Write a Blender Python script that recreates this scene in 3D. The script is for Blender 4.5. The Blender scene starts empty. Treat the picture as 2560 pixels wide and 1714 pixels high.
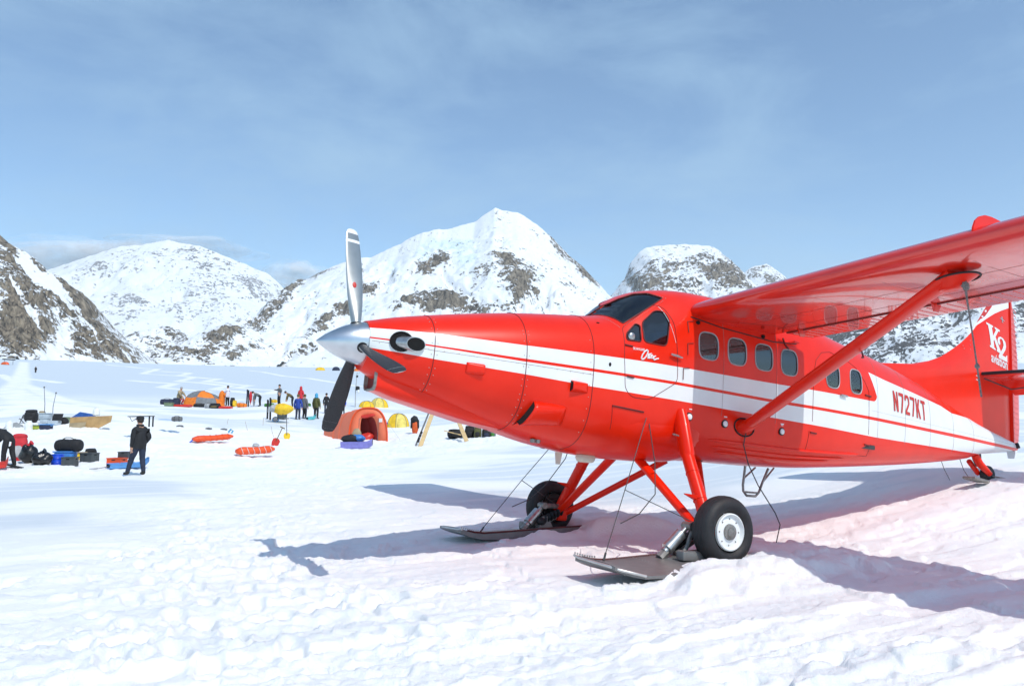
import bpy, bmesh, math, random
import numpy as np
from mathutils import Vector, Matrix, Euler
from mathutils.geometry import tessellate_polygon

rnd = random.Random(7)
SC = bpy.context.scene
COL = SC.collection
R = math.radians

# ------------------------------------------------------------------ camera
CAM_H = 1.47
HAZE_D = 4.8e-5
F_PX, PW, PH = 1951.5, 2560.0, 1714.0
PITCH = R(6.13)
cam_d = bpy.data.cameras.new('camera')
cam_d.sensor_fit = 'HORIZONTAL'
cam_d.sensor_width = 36.0
cam_d.lens = 36.0 * F_PX / PW
cam_d.clip_start = 0.1
cam_d.clip_end = 60000
cam = bpy.data.objects.new('camera', cam_d)
COL.objects.link(cam)
cam.location = (0, 0, CAM_H)
cam.rotation_euler = (R(90) + PITCH, 0, 0)
SC.camera = cam

# ------------------------------------------------------------------ sky, sun, exposure
SUN_AZ, SUN_EL = R(143.5), R(52.0)
SKY_STRENGTH = 0.14
w = bpy.data.worlds.new('World')
SC.world = w
w.use_nodes = True
nt = w.node_tree
nt.nodes.clear()
wo = nt.nodes.new('ShaderNodeOutputWorld')
bg = nt.nodes.new('ShaderNodeBackground')
bg.inputs['Strength'].default_value = SKY_STRENGTH
sky = nt.nodes.new('ShaderNodeTexSky')
sky.sky_type = 'NISHITA'
sky.sun_disc = False
sky.sun_elevation = SUN_EL
sky.sun_rotation = SUN_AZ
sky.altitude = 600
sky.air_density = 1.0
sky.dust_density = 0.6
sky.ozone_density = 1.0
tc = nt.nodes.new('ShaderNodeTexCoord')
mp = nt.nodes.new('ShaderNodeMapping')
mp.inputs['Rotation'].default_value = (R(0), R(-16), R(10))
mp.inputs['Scale'].default_value = (1.0, 1.0, 2.6)
nz = nt.nodes.new('ShaderNodeTexNoise')
nz.inputs['Scale'].default_value = 3.2
nz.inputs['Detail'].default_value = 11
nz.inputs['Roughness'].default_value = 0.60
nz.inputs['Distortion'].default_value = 0.35
cr = nt.nodes.new('ShaderNodeValToRGB')
cr.color_ramp.elements[0].position = 0.42
cr.color_ramp.elements[0].color = (0.04, 0.04, 0.04, 1)
cr.color_ramp.elements[1].position = 0.74
cr.color_ramp.elements[1].color = (0.80, 0.80, 0.80, 1)
mx = nt.nodes.new('ShaderNodeMix')
mx.data_type = 'RGBA'
mx.inputs['B'].default_value = (2.25, 3.55, 4.9, 1)
nt.links.new(tc.outputs['Generated'], mp.inputs['Vector'])
nt.links.new(mp.outputs['Vector'], nz.inputs['Vector'])
nt.links.new(nz.outputs['Fac'], cr.inputs['Fac'])
nt.links.new(cr.outputs['Color'], mx.inputs['Factor'])
tint = nt.nodes.new('ShaderNodeMix')
tint.data_type = 'RGBA'
tint.blend_type = 'MULTIPLY'
tint.inputs['Factor'].default_value = 1.0
tint.inputs['B'].default_value = (0.86, 1.02, 1.06, 1)
nt.links.new(sky.outputs['Color'], tint.inputs['A'])
nt.links.new(tint.outputs['Result'], mx.inputs['A'])
nt.links.new(mx.outputs['Result'], bg.inputs['Color'])
nt.links.new(bg.outputs['Background'], wo.inputs['Surface'])

sun_d = bpy.data.lights.new('sun', 'SUN')
sun_d.energy = 2.55
sun_d.angle = R(0.53)
sun_d.color = (1.0, 0.96, 0.90)
sun = bpy.data.objects.new('sun', sun_d)
COL.objects.link(sun)
sdir = Vector((math.sin(SUN_AZ) * math.cos(SUN_EL), math.cos(SUN_AZ) * math.cos(SUN_EL), math.sin(SUN_EL)))
sun.rotation_euler = sdir.to_track_quat('Z', 'Y').to_euler()
sun.location = sdir * 40

vs = SC.view_settings
vs.view_transform = 'Standard'
vs.look = 'None'
vs.gamma = 1.0
vs.use_curve_mapping = False
vs.exposure = 0.28
SC.cycles.max_bounces = 8
SC.cycles.volume_bounces = 6
SC.cycles.transparent_max_bounces = 32
SC.cycles.use_denoising = True

# ------------------------------------------------------------------ materials
def newmat(name):
    m = bpy.data.materials.new(name)
    m.use_nodes = True
    n = m.node_tree
    return m, n, n.nodes['Principled BSDF']

def noise_node(n, scale, detail=3, rough=0.5, coord='Object'):
    t = n.nodes.new('ShaderNodeTexCoord')
    x = n.nodes.new('ShaderNodeTexNoise')
    x.inputs['Scale'].default_value = scale
    x.inputs['Detail'].default_value = detail
    x.inputs['Roughness'].default_value = rough
    n.links.new(t.outputs[coord], x.inputs['Vector'])
    return x

def mat(name, col, rough=0.6, metal=0.0, var=0.12, scale=6.0, bump=0.0, bscale=30.0, coat=0.0, spec=0.5):
    m, n, b = newmat(name)
    b.inputs['Roughness'].default_value = rough
    b.inputs['Metallic'].default_value = metal
    b.inputs['Specular IOR Level'].default_value = spec
    b.inputs['Coat Weight'].default_value = coat
    b.inputs['Coat Roughness'].default_value = 0.04
    x = noise_node(n, scale, 4)
    c = n.nodes.new('ShaderNodeValToRGB')
    c.color_ramp.elements[0].position = 0.3
    c.color_ramp.elements[1].position = 0.7
    c.color_ramp.elements[0].color = tuple(max(0, v * (1 - var)) for v in col) + (1,)
    c.color_ramp.elements[1].color = tuple(min(1, v * (1 + var)) for v in col) + (1,)
    n.links.new(x.outputs['Fac'], c.inputs['Fac'])
    n.links.new(c.outputs['Color'], b.inputs['Base Color'])
    if bump:
        y = noise_node(n, bscale, 3)
        bm_ = n.nodes.new('ShaderNodeBump')
        bm_.inputs['Strength'].default_value = bump
        bm_.inputs['Distance'].default_value = 0.02
        n.links.new(y.outputs['Fac'], bm_.inputs['Height'])
        n.links.new(bm_.outputs['Normal'], b.inputs['Normal'])
    return m

RED = (0.80, 0.019, 0.003)
WHITE = (0.80, 0.82, 0.81)
M = {}
M['red'] = mat('red_paint', RED, 0.30, var=0.05, scale=2.5, bump=0.10, bscale=2.2, coat=0.15, spec=0.25)
M['wing_red'] = mat('wing_red_paint', (0.72, 0.017, 0.005), 0.24, var=0.10, scale=2.0, bump=0.25, bscale=2.6, coat=0.8)
M['wing_red'].node_tree.nodes['Principled BSDF'].inputs['Coat IOR'].default_value = 1.6
M['white_paint'] = mat('white_paint', WHITE, 0.35, var=0.03, scale=3, coat=0.5)
M['seam'] = mat('seam_line', (0.13, 0.012, 0.010), 0.6)
M['dirty_seam'] = mat('faint_lap_joint', (0.34, 0.24, 0.22), 0.6)
M['rivet'] = mat('rivet_metal', (0.55, 0.42, 0.38), 0.4, 0.6)
M['chrome'] = mat('polished_aluminium', (0.62, 0.64, 0.66), 0.30, 1.0, var=0.10, scale=5, bump=0.05, bscale=40)
M['blade'] = mat('blade_metal', (0.46, 0.46, 0.43), 0.30, 0.85, var=0.12, scale=5)
M['blade_black'] = mat('blade_black_face', (0.022, 0.023, 0.026), 0.55, var=0.3, scale=60)
M['rubber'] = mat('black_rubber', (0.014, 0.014, 0.016), 0.62, var=0.25, scale=14, bump=0.15, bscale=60)
M['black'] = mat('black_finish', (0.012, 0.012, 0.013), 0.6)
M['soot_and_shade'] = mat('soot_and_shade', (0.004, 0.004, 0.004), 0.95)  # black of sooty exhaust bores and painted shade of other openings
M['steel'] = mat('steel', (0.50, 0.50, 0.49), 0.35, 0.9, var=0.2, scale=20)
M['dirty_steel'] = mat('weathered_steel', (0.28, 0.27, 0.25), 0.5, 0.7, var=0.3, scale=18)
M['ski_grey'] = mat('grey_ski_skin', (0.20, 0.195, 0.19), 0.45, 0.35, var=0.10, scale=9)
M['ski_edge'] = mat('bright_ski_edge', (0.55, 0.55, 0.53), 0.35, 0.6)
M['interior'] = mat('dark_cabin_lining', (0.05, 0.05, 0.052), 0.85)
M['seat'] = mat('grey_seat_cloth', (0.50, 0.52, 0.53), 0.9)
M['acrylic'] = mat('pale_window_rim', (0.38, 0.39, 0.40), 0.4)
M['red_letter'] = mat('red_lettering', (0.55, 0.03, 0.02), 0.4, var=0.04)
M['ivory'] = mat('ivory_antenna', (0.62, 0.58, 0.48), 0.5)
M['cable'] = mat('dark_cable', (0.05, 0.05, 0.05), 0.6)
M['rope'] = mat('grey_rope', (0.22, 0.21, 0.20), 0.95, bump=0.6, bscale=120, var=0.35, scale=60)

def glass_mat(name, tint, rough=0.02, mixf=0.35):
    m, n, b = newmat(name)
    n.nodes.remove(b)
    out = n.nodes['Material Output']
    g = n.nodes.new('ShaderNodeBsdfGlossy')
    g.inputs['Roughness'].default_value = rough
    tr = n.nodes.new('ShaderNodeBsdfTransparent')
    tr.inputs['Color'].default_value = tint + (1,)
    fr = n.nodes.new('ShaderNodeFresnel')
    fr.inputs['IOR'].default_value = 1.5
    x = noise_node(n, 9, 3)
    bp_ = n.nodes.new('ShaderNodeBump')
    bp_.inputs['Strength'].default_value = 0.03
    n.links.new(x.outputs['Fac'], bp_.inputs['Height'])
    n.links.new(bp_.outputs['Normal'], g.inputs['Normal'])
    ad = n.nodes.new('ShaderNodeMath')
    ad.operation = 'ADD'
    ad.inputs[1].default_value = mixf
    mxs = n.nodes.new('ShaderNodeMixShader')
    n.links.new(fr.outputs['Fac'], ad.inputs[0])
    n.links.new(ad.outputs['Value'], mxs.inputs['Fac'])
    n.links.new(tr.outputs['BSDF'], mxs.inputs[1])
    n.links.new(g.outputs['BSDF'], mxs.inputs[2])
    n.links.new(mxs.outputs['Shader'], out.inputs['Surface'])
    return m
M['glass'] = glass_mat('window_glass', (0.92, 0.94, 0.95), 0.03, 0.10)
M['dark_glass'] = glass_mat('tinted_glass', (0.30, 0.33, 0.37), 0.04, 0.06)

# ------------------------------------------------------------------ mesh helper
class MB:
    def __init__(s):
        s.v, s.f, s.m = [], [], []
    def add(s, vs_, fs, mi=0):
        o = len(s.v)
        s.v += [tuple(p) for p in vs_]
        s.f += [tuple(i + o for i in f) for f in fs]
        s.m += [mi] * len(fs)
        return s
    def box(s, c, size, rot=(0, 0, 0), mi=0, taper=1.0):
        q = Euler(rot).to_matrix()
        hx, hy, hz = size[0] / 2, size[1] / 2, size[2] / 2
        P = []
        for z in (-1, 1):
            k = taper if z < 0 else 1.0
            for x, y in ((-1, -1), (1, -1), (1, 1), (-1, 1)):
                P.append(Vector(c) + q @ Vector((x * hx * k, y * hy * k, z * hz)))
        return s.add(P, [(3, 2, 1, 0), (4, 5, 6, 7), (0, 1, 5, 4), (1, 2, 6, 5), (2, 3, 7, 6), (3, 0, 4, 7)], mi)
    def rbox(s, c, size, r=0.05, rot=(0, 0, 0), mi=0, n=4, taper=1.0):
        """rounded box: superellipsoid-like loft"""
        q = Euler(rot).to_matrix()
        rings = []
        hx, hy, hz = size[0] / 2, size[1] / 2, size[2] / 2
        r = min(r, hx, hy, hz)
        lv = [(-hz, r), (-hz + r * .3, r * .3), (-hz + r, 0), (hz - r, 0), (hz - r * .3, r * .3), (hz, r)]
        for z, ins in lv:
            k = 1 + (taper - 1) * (0.5 - z / (2 * hz))
            ring = []
            for sx, sy, a0 in ((1, 1, 0), (-1, 1, 90), (-1, -1, 180), (1, -1, 270)):
                for i in range(n):
                    a = R(a0 + 90 * i / (n - 1))
                    ring.append(Vector(c) + q @ Vector((k * (sx * (hx - r) + (r - ins) * math.cos(a)), k * (sy * (hy - r) + (r - ins) * math.sin(a)), z)))
            rings.append(ring)
        return s.loft(rings, mi=mi, cap=True)
    def loft(s, rings, mi=0, cap=False, closed=True):
        n = len(rings[0])
        V = [p for r_ in rings for p in r_]
        F = []
        for i in range(len(rings) - 1):
            for j in range(n if closed else n - 1):
                k = (j + 1) % n
                F.append((i * n + j, i * n + k, (i + 1) * n + k, (i + 1) * n + j))
        if cap:
            F.append(tuple(range(n - 1, -1, -1)))
            F.append(tuple((len(rings) - 1) * n + j for j in range(n)))
        return s.add(V, F, mi)
    def tube(s, pts, rad, n=8, mi=0, cap=True, flat=None):
        pts = [Vector(p) for p in pts]
        if not isinstance(rad, (list, tuple)):
            rad = [rad] * len(pts)
        rings = []
        up = None
        for i, p in enumerate(pts):
            d = (pts[min(i + 1, len(pts) - 1)] - pts[max(i - 1, 0)]).normalized()
            if up is None:
                up = Vector((0, 0, 1)) if abs(d.z) < 0.9 else Vector((1, 0, 0))
            a = d.cross(up).normalized()
            b = a.cross(d).normalized()
            up = b
            if flat is not None:
                fx = Vector(flat)
                a = (fx - d * fx.dot(d)).normalized()
                b = d.cross(a)
            rings.append([p + a * (rad[i][0] if isinstance(rad[i], tuple) else rad[i]) * math.cos(2 * math.pi * k / n)
                          + b * (rad[i][1] if isinstance(rad[i], tuple) else rad[i]) * math.sin(2 * math.pi * k / n) for k in range(n)])
        return s.loft(rings, mi, cap)
    def lathe(s, prof, origin=(0, 0, 0), axis='Z', n=24, mi=0, cap=False):
        """prof: list of (radius, height)"""
        O = Vector(origin)
        rings = []
        for r_, h in prof:
            ring = []
            for k in range(n):
                a = 2 * math.pi * k / n
                x, y = r_ * math.cos(a), r_ * math.sin(a)
                ring.append(O + {'Z': Vector((x, y, h)), 'Y': Vector((y, h, x)), 'X': Vector((h, x, y))}[axis])
            rings.append(ring)
        return s.loft(rings, mi, cap)
    def blob(s, c, size, seed=0, amp=0.1, nu=14, nv=9, mi=0, zflat=None, pw=1.0, rot=0.0):
        rg = random.Random(seed)
        ph = [(rg.uniform(0, 6.3), rg.uniform(0, 6.3), rg.randint(2, 5), rg.randint(2, 4)) for _ in range(5)]
        rings = []
        for i in range(nv):
            t = math.pi * (i + 0.02) / (nv - 1 + 0.04)
            ring = []
            for k in range(nu):
                a = 2 * math.pi * k / nu
                d = 1 + amp * sum(math.sin(p[2] * a + p[0]) * math.sin(p[3] * t + p[1]) for p in ph) / 2
                sg = lambda q: math.copysign(abs(q) ** pw, q)
                x = sg(math.sin(t)) * sg(math.cos(a)) * size[0] / 2 * d
                y = sg(math.sin(t)) * sg(math.sin(a)) * size[1] / 2 * d
                z = -sg(math.cos(t)) * size[2] / 2 * d
                if zflat is not None:
                    z = max(z, -size[2] / 2 * zflat)
                x, y = x * math.cos(rot) - y * math.sin(rot), x * math.sin(rot) + y * math.cos(rot)
                ring.append(Vector(c) + Vector((x, y, z)))
            rings.append(ring)
        return s.loft(rings, mi, True)
    def prism(s, poly, fn, depth, mi=0):
        """poly 2d; fn(u,v,d)->3d point"""
        tri = tessellate_polygon([[Vector((p[0], p[1], 0)) for p in poly]])
        n = len(poly)
        V = [fn(p[0], p[1], 0) for p in poly] + [fn(p[0], p[1], depth) for p in poly]
        F = [tuple(t) for t in tri] + [tuple(i + n for i in reversed(t)) for t in tri]
        F += [(i, (i + 1) % n, (i + 1) % n + n, i + n) for i in range(n)]
        return s.add(V, F, mi)
    def build(s, name, mats, parent=None, smooth=40, recalc=True, loc=None):
        me = bpy.data.meshes.new(name)
        me.from_pydata([tuple(p) for p in s.v], [], s.f)
        if not isinstance(mats, (list, tuple)):
            mats = [mats]
        for m_ in mats:
            me.materials.append(M[m_] if isinstance(m_, str) else m_)
        me.polygons.foreach_set('material_index', s.m)
        if recalc:
            b = bmesh.new()
            b.from_mesh(me)
            bmesh.ops.recalc_face_normals(b, faces=b.faces)
            b.to_mesh(me)
            b.free()
        if smooth:
            me.polygons.foreach_set('use_smooth', [True] * len(me.polygons))
            me.set_sharp_from_angle(angle=R(smooth))
        me.update()
        o = bpy.data.objects.new(name, me)
        COL.objects.link(o)
        if parent is not None:
            o.parent = parent
        if loc is not None:
            o.location = loc
        return o

def tag(o, label=None, cat=None, group=None, kind=None):
    if label: o['label'] = label
    if cat: o['category'] = cat
    if group: o['group'] = group
    if kind: o['kind'] = kind
    return o

def thing(name, label, cat, loc=(0, 0, 0), rz=0.0, group=None):
    o = bpy.data.objects.new(name, None)
    o.empty_display_size = 0.3
    COL.objects.link(o)
    o.location = loc
    o.rotation_euler = (0, 0, rz)
    return tag(o, label, cat, group)

# ------------------------------------------------------------------ noise
def pnoise(x, y, seed=0):
    x = np.asarray(x, float); y = np.asarray(y, float)
    xi = np.floor(x).astype(np.int64); yi = np.floor(y).astype(np.int64)
    xf, yf = x - xi, y - yi
    def g(ix, iy, fx, fy):
        h = (ix * 374761393 + iy * 668265263 + seed * 982451653) & 0x7fffffff
        h = ((h ^ (h >> 13)) * 1274126177) & 0x7fffffff
        h = h ^ (h >> 16)
        a = (h & 1023) * (2 * np.pi / 1024)
        return np.cos(a) * fx + np.sin(a) * fy
    u = xf * xf * xf * (xf * (xf * 6 - 15) + 10)
    v = yf * yf * yf * (yf * (yf * 6 - 15) + 10)
    n00 = g(xi, yi, xf, yf); n10 = g(xi + 1, yi, xf - 1, yf)
    n01 = g(xi, yi + 1, xf, yf - 1); n11 = g(xi + 1, yi + 1, xf - 1, yf - 1)
    return (n00 * (1 - u) + n10 * u) * (1 - v) + (n01 * (1 - u) + n11 * u) * v
def fbm(x, y, o=4, seed=0, gain=0.5):
    s, a = 0, 1.0
    for i in range(o):
        s = s + a * pnoise(x * 2 ** i + i * 17.3, y * 2 ** i - i * 9.1, seed + i)
        a *= gain
    return s
def ridged(x, y, o=4, seed=0, gain=0.5):
    s, a = 0, 1.0
    for i in range(o):
        s = s + a * (1 - 2.2 * np.abs(pnoise(x * 2 ** i + i * 7.7, y * 2 ** i + i * 3.1, seed + i)))
        a *= gain
    return s
def sstep(a, b, x):
    t = np.clip((x - a) / (b - a), 0, 1)
    return t * t * (3 - 2 * t)

# ------------------------------------------------------------------ snow field
def cray(px, py):
    c, s = math.cos(PITCH), math.sin(PITCH)
    xc, zc = (px - PW / 2) / F_PX, -(py - PH / 2) / F_PX
    return np.array([xc, c - zc * s, s + zc * c])
_k = 2560 / 2342.0
ctrl = [(330, 1083, 24.3), (20, 1068, 25.5), (180, 1056, 27.5), (205, 976, 40), (30, 985, 38), (500, 1003, 40), (575, 1040, 34),
        (835, 1006, 47), (460, 932, 70), (520, 930, 72), (635, 928, 70), (700, 960, 60), (790, 960, 60), (81, 852, 220),
        (900, 935, 75), (1080, 998, 43), (970, 1017, 40), (2000, 1000, 30), (2342, 1005, 26), (2265, 1080, 13.8),
        (0, 810, 500), (600, 836, 500), (1150, 840, 500), (1700, 832, 470), (2342, 826, 450), (500, 872, 150), (1200, 885, 150), (2200, 880, 140),
        (-500, 800, 480), (3000, 810, 450), (-400, 985, 40)]
CP = []
for (u_, v_, Yc) in ctrl:
    r_ = cray(u_ * _k, v_ * _k)
    p_ = r_ * (Yc / r_[1])
    CP.append((p_[0], p_[1], p_[2] + CAM_H))
for (a_, b_) in ((0, 3), (-6, 3), (6, 3), (0, 8), (-6, 9), (3.5, 8.3), (-3, 14), (2, 13), (5, 7), (-12, 12), (-8, 18), (2, 19), (10, 4), (-10, -8), (10, -8), (0, -30), (-40, -40), (40, -40), (0, -120), (-120, 0), (120, 5)):
    CP.append((a_, b_, 0.0))
CP = np.array(CP)
def _wp(X, Y):           # log-radius warp keeps the fit stable from 3 m to 500 m
    r = np.hypot(X, Y) + 6.0
    k = np.log(r) / r * 3
    return X * k, Y * k
_cx, _cy = _wp(CP[:, 0], CP[:, 1])
def _U(r2):
    return 0.5 * r2 * np.log(r2 + 1e-9)
_N = len(CP)
_K = _U((_cx[:, None] - _cx) ** 2 + (_cy[:, None] - _cy) ** 2)
_P = np.stack([np.ones(_N), _cx, _cy], 1)
_A = np.zeros((_N + 3, _N + 3))
_A[:_N, :_N] = _K + np.eye(_N) * 0.02
_A[:_N, _N:] = _P
_A[_N:, :_N] = _P.T
_ZS = np.log1p(np.maximum(CP[:, 2], 0) * 1.0)
_w = np.linalg.solve(_A, np.concatenate([_ZS, np.zeros(3)]))
def base_h(X, Y):
    X = np.asarray(X, float); Y = np.asarray(Y, float)
    x, y = _wp(X, Y)
    s = np.zeros_like(x)
    for i in range(_N):
        s = s + _w[i] * _U((x - _cx[i]) ** 2 + (y - _cy[i]) ** 2)
    s = s + _w[_N] + _w[_N + 1] * x + _w[_N + 2] * y
    z = np.expm1(s)
    near = np.maximum(sstep(9.0, 15.0, np.hypot(X - 0.5, (Y - 7) * 0.8)), sstep(0.0, 11.5, (X - 0.5) * 0.87 + (Y - 9) * 0.49) * sstep(4.0, 14.0, Y))
    return np.clip(z, -0.4, 60) * near

AXU = np.array([0.87, 0.49])
# aircraft pose in the world (nose towards -x,-y)
AC_M = Matrix(((-0.8668108664, 0.4918719486, 0.0818590743, -1.636254991),
               (-0.4883031134, -0.8705790783, 0.0604329199, 8.157508994),
               (0.1009900555, 0.0124118708, 0.9948100090, 0.870890963 + CAM_H),
               (0, 0, 0, 1)))
def ac(x, y, z):
    return AC_M @ Vector((x, y, z))
def seg_d(X, Y, a, b):
    ax, ay = a; bx, by = b
    t = np.clip(((X - ax) * (bx - ax) + (Y - ay) * (by - ay)) / ((bx - ax) ** 2 + (by - ay) ** 2), 0, 1)
    return np.hypot(X - ax - t * (bx - ax), Y - ay - t * (by - ay)), t

def trample(X, Y):
    """1 where the snow is churned by boots, 0 where it lies smooth"""
    n = fbm(X / 4.5, Y / 4.5, 3, 5)
    t = np.zeros_like(X)
    d, _ = seg_d(X, Y, (-1.5, 3.0), (-4.2, 14.0)); t = np.maximum(t, sstep(2.6, 0.8, d + n * 1.4))
    d, _ = seg_d(X, Y, (-4.2, 14.0), (-7.0, 30.0)); t = np.maximum(t, sstep(3.6, 1.0, d + n * 1.8))
    d, _ = seg_d(X, Y, (-16.0, 28.0), (-2.0, 44.0)); t = np.maximum(t, sstep(9.0, 4.0, d + n * 3))
    d, _ = seg_d(X, Y, (-22.0, 38.0), (2.0, 52.0)); t = np.maximum(t, sstep(8.0, 4.0, d + n * 3))
    d, _ = seg_d(X, Y, (2.0, 52.0), (10.0, 34.0)); t = np.maximum(t, sstep(5.0, 2.0, d + n * 2))
    r = np.hypot(X, Y)
    t = np.maximum(t, sstep(8.5, 4.5, r + n * 3.2) * 0.9)
    d, _ = seg_d(X, Y, (1.0, 10.0), (9.0, 13.0)); t = np.maximum(t, sstep(4.0, 1.5, d + n * 2) * 0.25)
    return np.clip(t, 0, 1)

BOOTS = []
_br = random.Random(3)
for (x0, y0, x1, y1, n_) in ((-1.6, 5.4, -4.4, 14.0, 22), (-2.0, 5.0, -5.2, 13.0, 20), (-.4, 5.6, -3.0, 9.0, 12), (-5, 6, -3.6, 13, 14), (1.0, 4.6, 6.0, 6.6, 14), (-3.4, 5.0, .4, 8.0, 10), (-2.2, 4.2, -4.8, 10.0, 14)):
    a_ = math.atan2(y1 - y0, x1 - x0)
    for i_ in range(n_):
        t_ = (i_ + _br.uniform(-.2, .2)) / n_
        sd_ = .13 * (1 if i_ % 2 else -1)
        BOOTS.append((x0 + (x1 - x0) * t_ - math.sin(a_) * sd_ + _br.uniform(-.1, .1), y0 + (y1 - y0) * t_ + math.cos(a_) * sd_ + _br.uniform(-.1, .1), a_ + _br.uniform(-.25, .25), 1))
def relief(X, Y):
    r = np.hypot(X, Y)
    U = X * AXU[0] + Y * AXU[1]
    V = -X * AXU[1] + Y * AXU[0]
    tr = trample(X, Y)
    fade = sstep(260, 50, r)
    h = 0.09 * fbm(X / 5.5, Y / 5.5, 2, 11) * sstep(2, 5, r)
    # wind and ski-track streaks along the aircraft's axis, with crusty ledges
    s = fbm(U / 3.2 + 0.25 * fbm(X / 1.3, Y / 1.3, 2, 3), V / 0.42, 4, 21)
    plane = sstep(10.5, 5.0, np.hypot((X - 3.2) * 0.75, Y - 7.2) + 1.4 * fbm(X / 3, Y / 3, 2, 8))
    h = h + 0.024 * s * (0.25 + plane)
    q = fbm(U / 2.3 + 0.5 * fbm(X / .9, Y / .9, 3, 14), V / 1.1, 3, 33) * 2.6
    fl = np.floor(q); fr = q - fl
    h = h + 0.030 * (fl + sstep(0.42, 0.58, fr)) * plane
    # boot-churned lumps
    wx = X + 0.10 * fbm(X / 0.5, Y / 0.5, 2, 45); wy = Y + 0.10 * fbm(X / 0.5 + 9, Y / 0.5, 2, 46)
    c1 = np.abs(pnoise(wx / 0.50, wy / 0.50, 41)); c2 = np.abs(pnoise(wx / 0.19 + 3, wy / 0.19, 42))
    trail = sstep(7.0, 10.0, r)
    h = h - tr * (0.050 * (1 - sstep(0.0, 0.45, c1)) * (0.10 + 0.90 * trail) * sstep(-0.35, 0.2, fbm(X / 1.7, Y / 1.7, 2, 47)) + 0.018 * (1 - sstep(0.0, 0.40, c2))) * (1 + 0.35 * sstep(14, 30, r))
    crumb = np.maximum(0, fbm(wx / 0.11, wy / 0.11, 3, 51, 0.6) - 0.12)
    where = sstep(-0.15, 0.35, fbm(X / 1.2, Y / 1.2, 3, 57) + 0.35 * (tr - 0.4))
    h = h + (0.25 + tr * 0.75) * where * 0.050 * crumb * sstep(26, 9, r)
    h = h + np.maximum(tr, plane * 0.7) * 0.015 * fbm(X / 0.33, Y / 0.33, 3, 55)
    # scattered broken blocks
    bk = pnoise(wx / 0.30, wy / 0.30, 77)
    h = h + 0.035 * sstep(0.60, 0.68, bk) * np.maximum(tr * trail, plane * 0.5) * sstep(30, 12, r)
    h = h + tr * 0.10 * fbm(X / 1.6, Y / 1.6, 2, 61) * sstep(16, 32, r)
    h = h + 0.007 * fbm(U / 0.35, V / 0.08, 3, 71) * sstep(30, 10, r) * (0.3 + plane)
    # grooves pressed by aircraft skis, with crumbled edges
    wob = 0.10 * fbm(U / 4.0, V * 0 + 2.0, 2, 141)
    for (v0, u0, u1, wd, dp) in ((2.55, -1, 14, .22, .05), (3.05, -1, 14, .20, .045), (4.05, -2, 9, .26, .05), (5.15, -4, 6, .24, .05), (1.55, 2, 14, .2, .04), (0.4, 3, 14, .24, .05), (-.9, 4, 16, .2, .045)):
        dv = V - v0 - wob
        win = sstep(u0, u0 + 1.5, U) * sstep(u1, u1 - 1.5, U) * (0.6 + 0.5 * fbm(U / .8, V / .8, 2, 143))
        h = h - win * dp * (sstep(wd, wd * .7, np.abs(dv)) - 0.55 * np.exp(-((np.abs(dv) - wd * 1.15) / (wd * .3)) ** 2))
    # boot prints
    for (fx, fy, fa, fl) in BOOTS:
        m_ = (np.abs(X - fx) < .5) & (np.abs(Y - fy) < .5)
        if not m_.any(): continue
        dx, dy = X[m_] - fx, Y[m_] - fy
        p_ = dx * math.cos(fa) + dy * math.sin(fa); q_ = -dx * math.sin(fa) + dy * math.cos(fa)
        e_ = np.hypot(p_ / .19, q_ / .085)
        h[m_] += -.048 * sstep(1.15, .75, e_) + .016 * np.exp(-((e_ - 1.35) / .22) ** 2)
    h = h * fade + 0.35 * fbm(X / 40, Y / 40, 2, 81) * sstep(60, 160, r)
    return h


def gear_snow(X, Y, h):
    """snow pushed up outside the port wheel and ski, grooves behind the skis"""
    inv = AC_M.inverted()
    ix = np.array(inv)
    x = ix[0, 0] * X + ix[0, 1] * Y + ix[0, 2] * 0.0 + ix[0, 3]
    y = ix[1, 0] * X + ix[1, 1] * Y + ix[1, 2] * 0.0 + ix[1, 3]
    n = fbm(X / 0.35, Y / 0.35, 3, 91)
    b = (0.155 + 0.04 * n) * sstep(1.50 - .45 * sstep(-3.8, -4.05, x), 1.86 - .5 * sstep(-3.8, -4.05, x), y + 0.06 * n) * sstep(2.75, 2.15, y + 0.3 * n) * sstep(-5.6, -4.9, x) * sstep(-2.62, -3.12, x + 0.25 * n - 0.75 * np.clip(y - 1.9, 0, .5))
    b2 = (0.17 + 0.05 * n) * sstep(-0.85, -1.12, y + .08 * n) * sstep(-2.4, -2.0, y) * sstep(-5.8, -5.0, x) * sstep(-3.75, -4.1, x + .3 * n)
    b2 = b2 + 0.05 * np.exp(-((y + 1.10) / 0.13) ** 2) * sstep(-2.6, -3.2, x) * sstep(-4.6, -4.0, x) * (1 + n)
    under = sstep(0.45, 0.32, np.abs(np.abs(y) - 1.63)) * sstep(-5.2, -4.9, x) * sstep(-1.75, -2.05, x)
    h = h * (1 - under * 0.9 * (y < 1.9)) - under * 0.02 * (y < 1.9)
    hole = sstep(0.30, 0.12, np.abs(np.abs(y) - 1.70)) * sstep(0.42, 0.2, np.abs(x + 3.63))
    return h + b + b2 - hole * 0.05

def height(X, Y):
    X = np.asarray(X, float); Y = np.asarray(Y, float)
    return gear_snow(X, Y, base_h(X, Y) + relief(X, Y))

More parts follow.
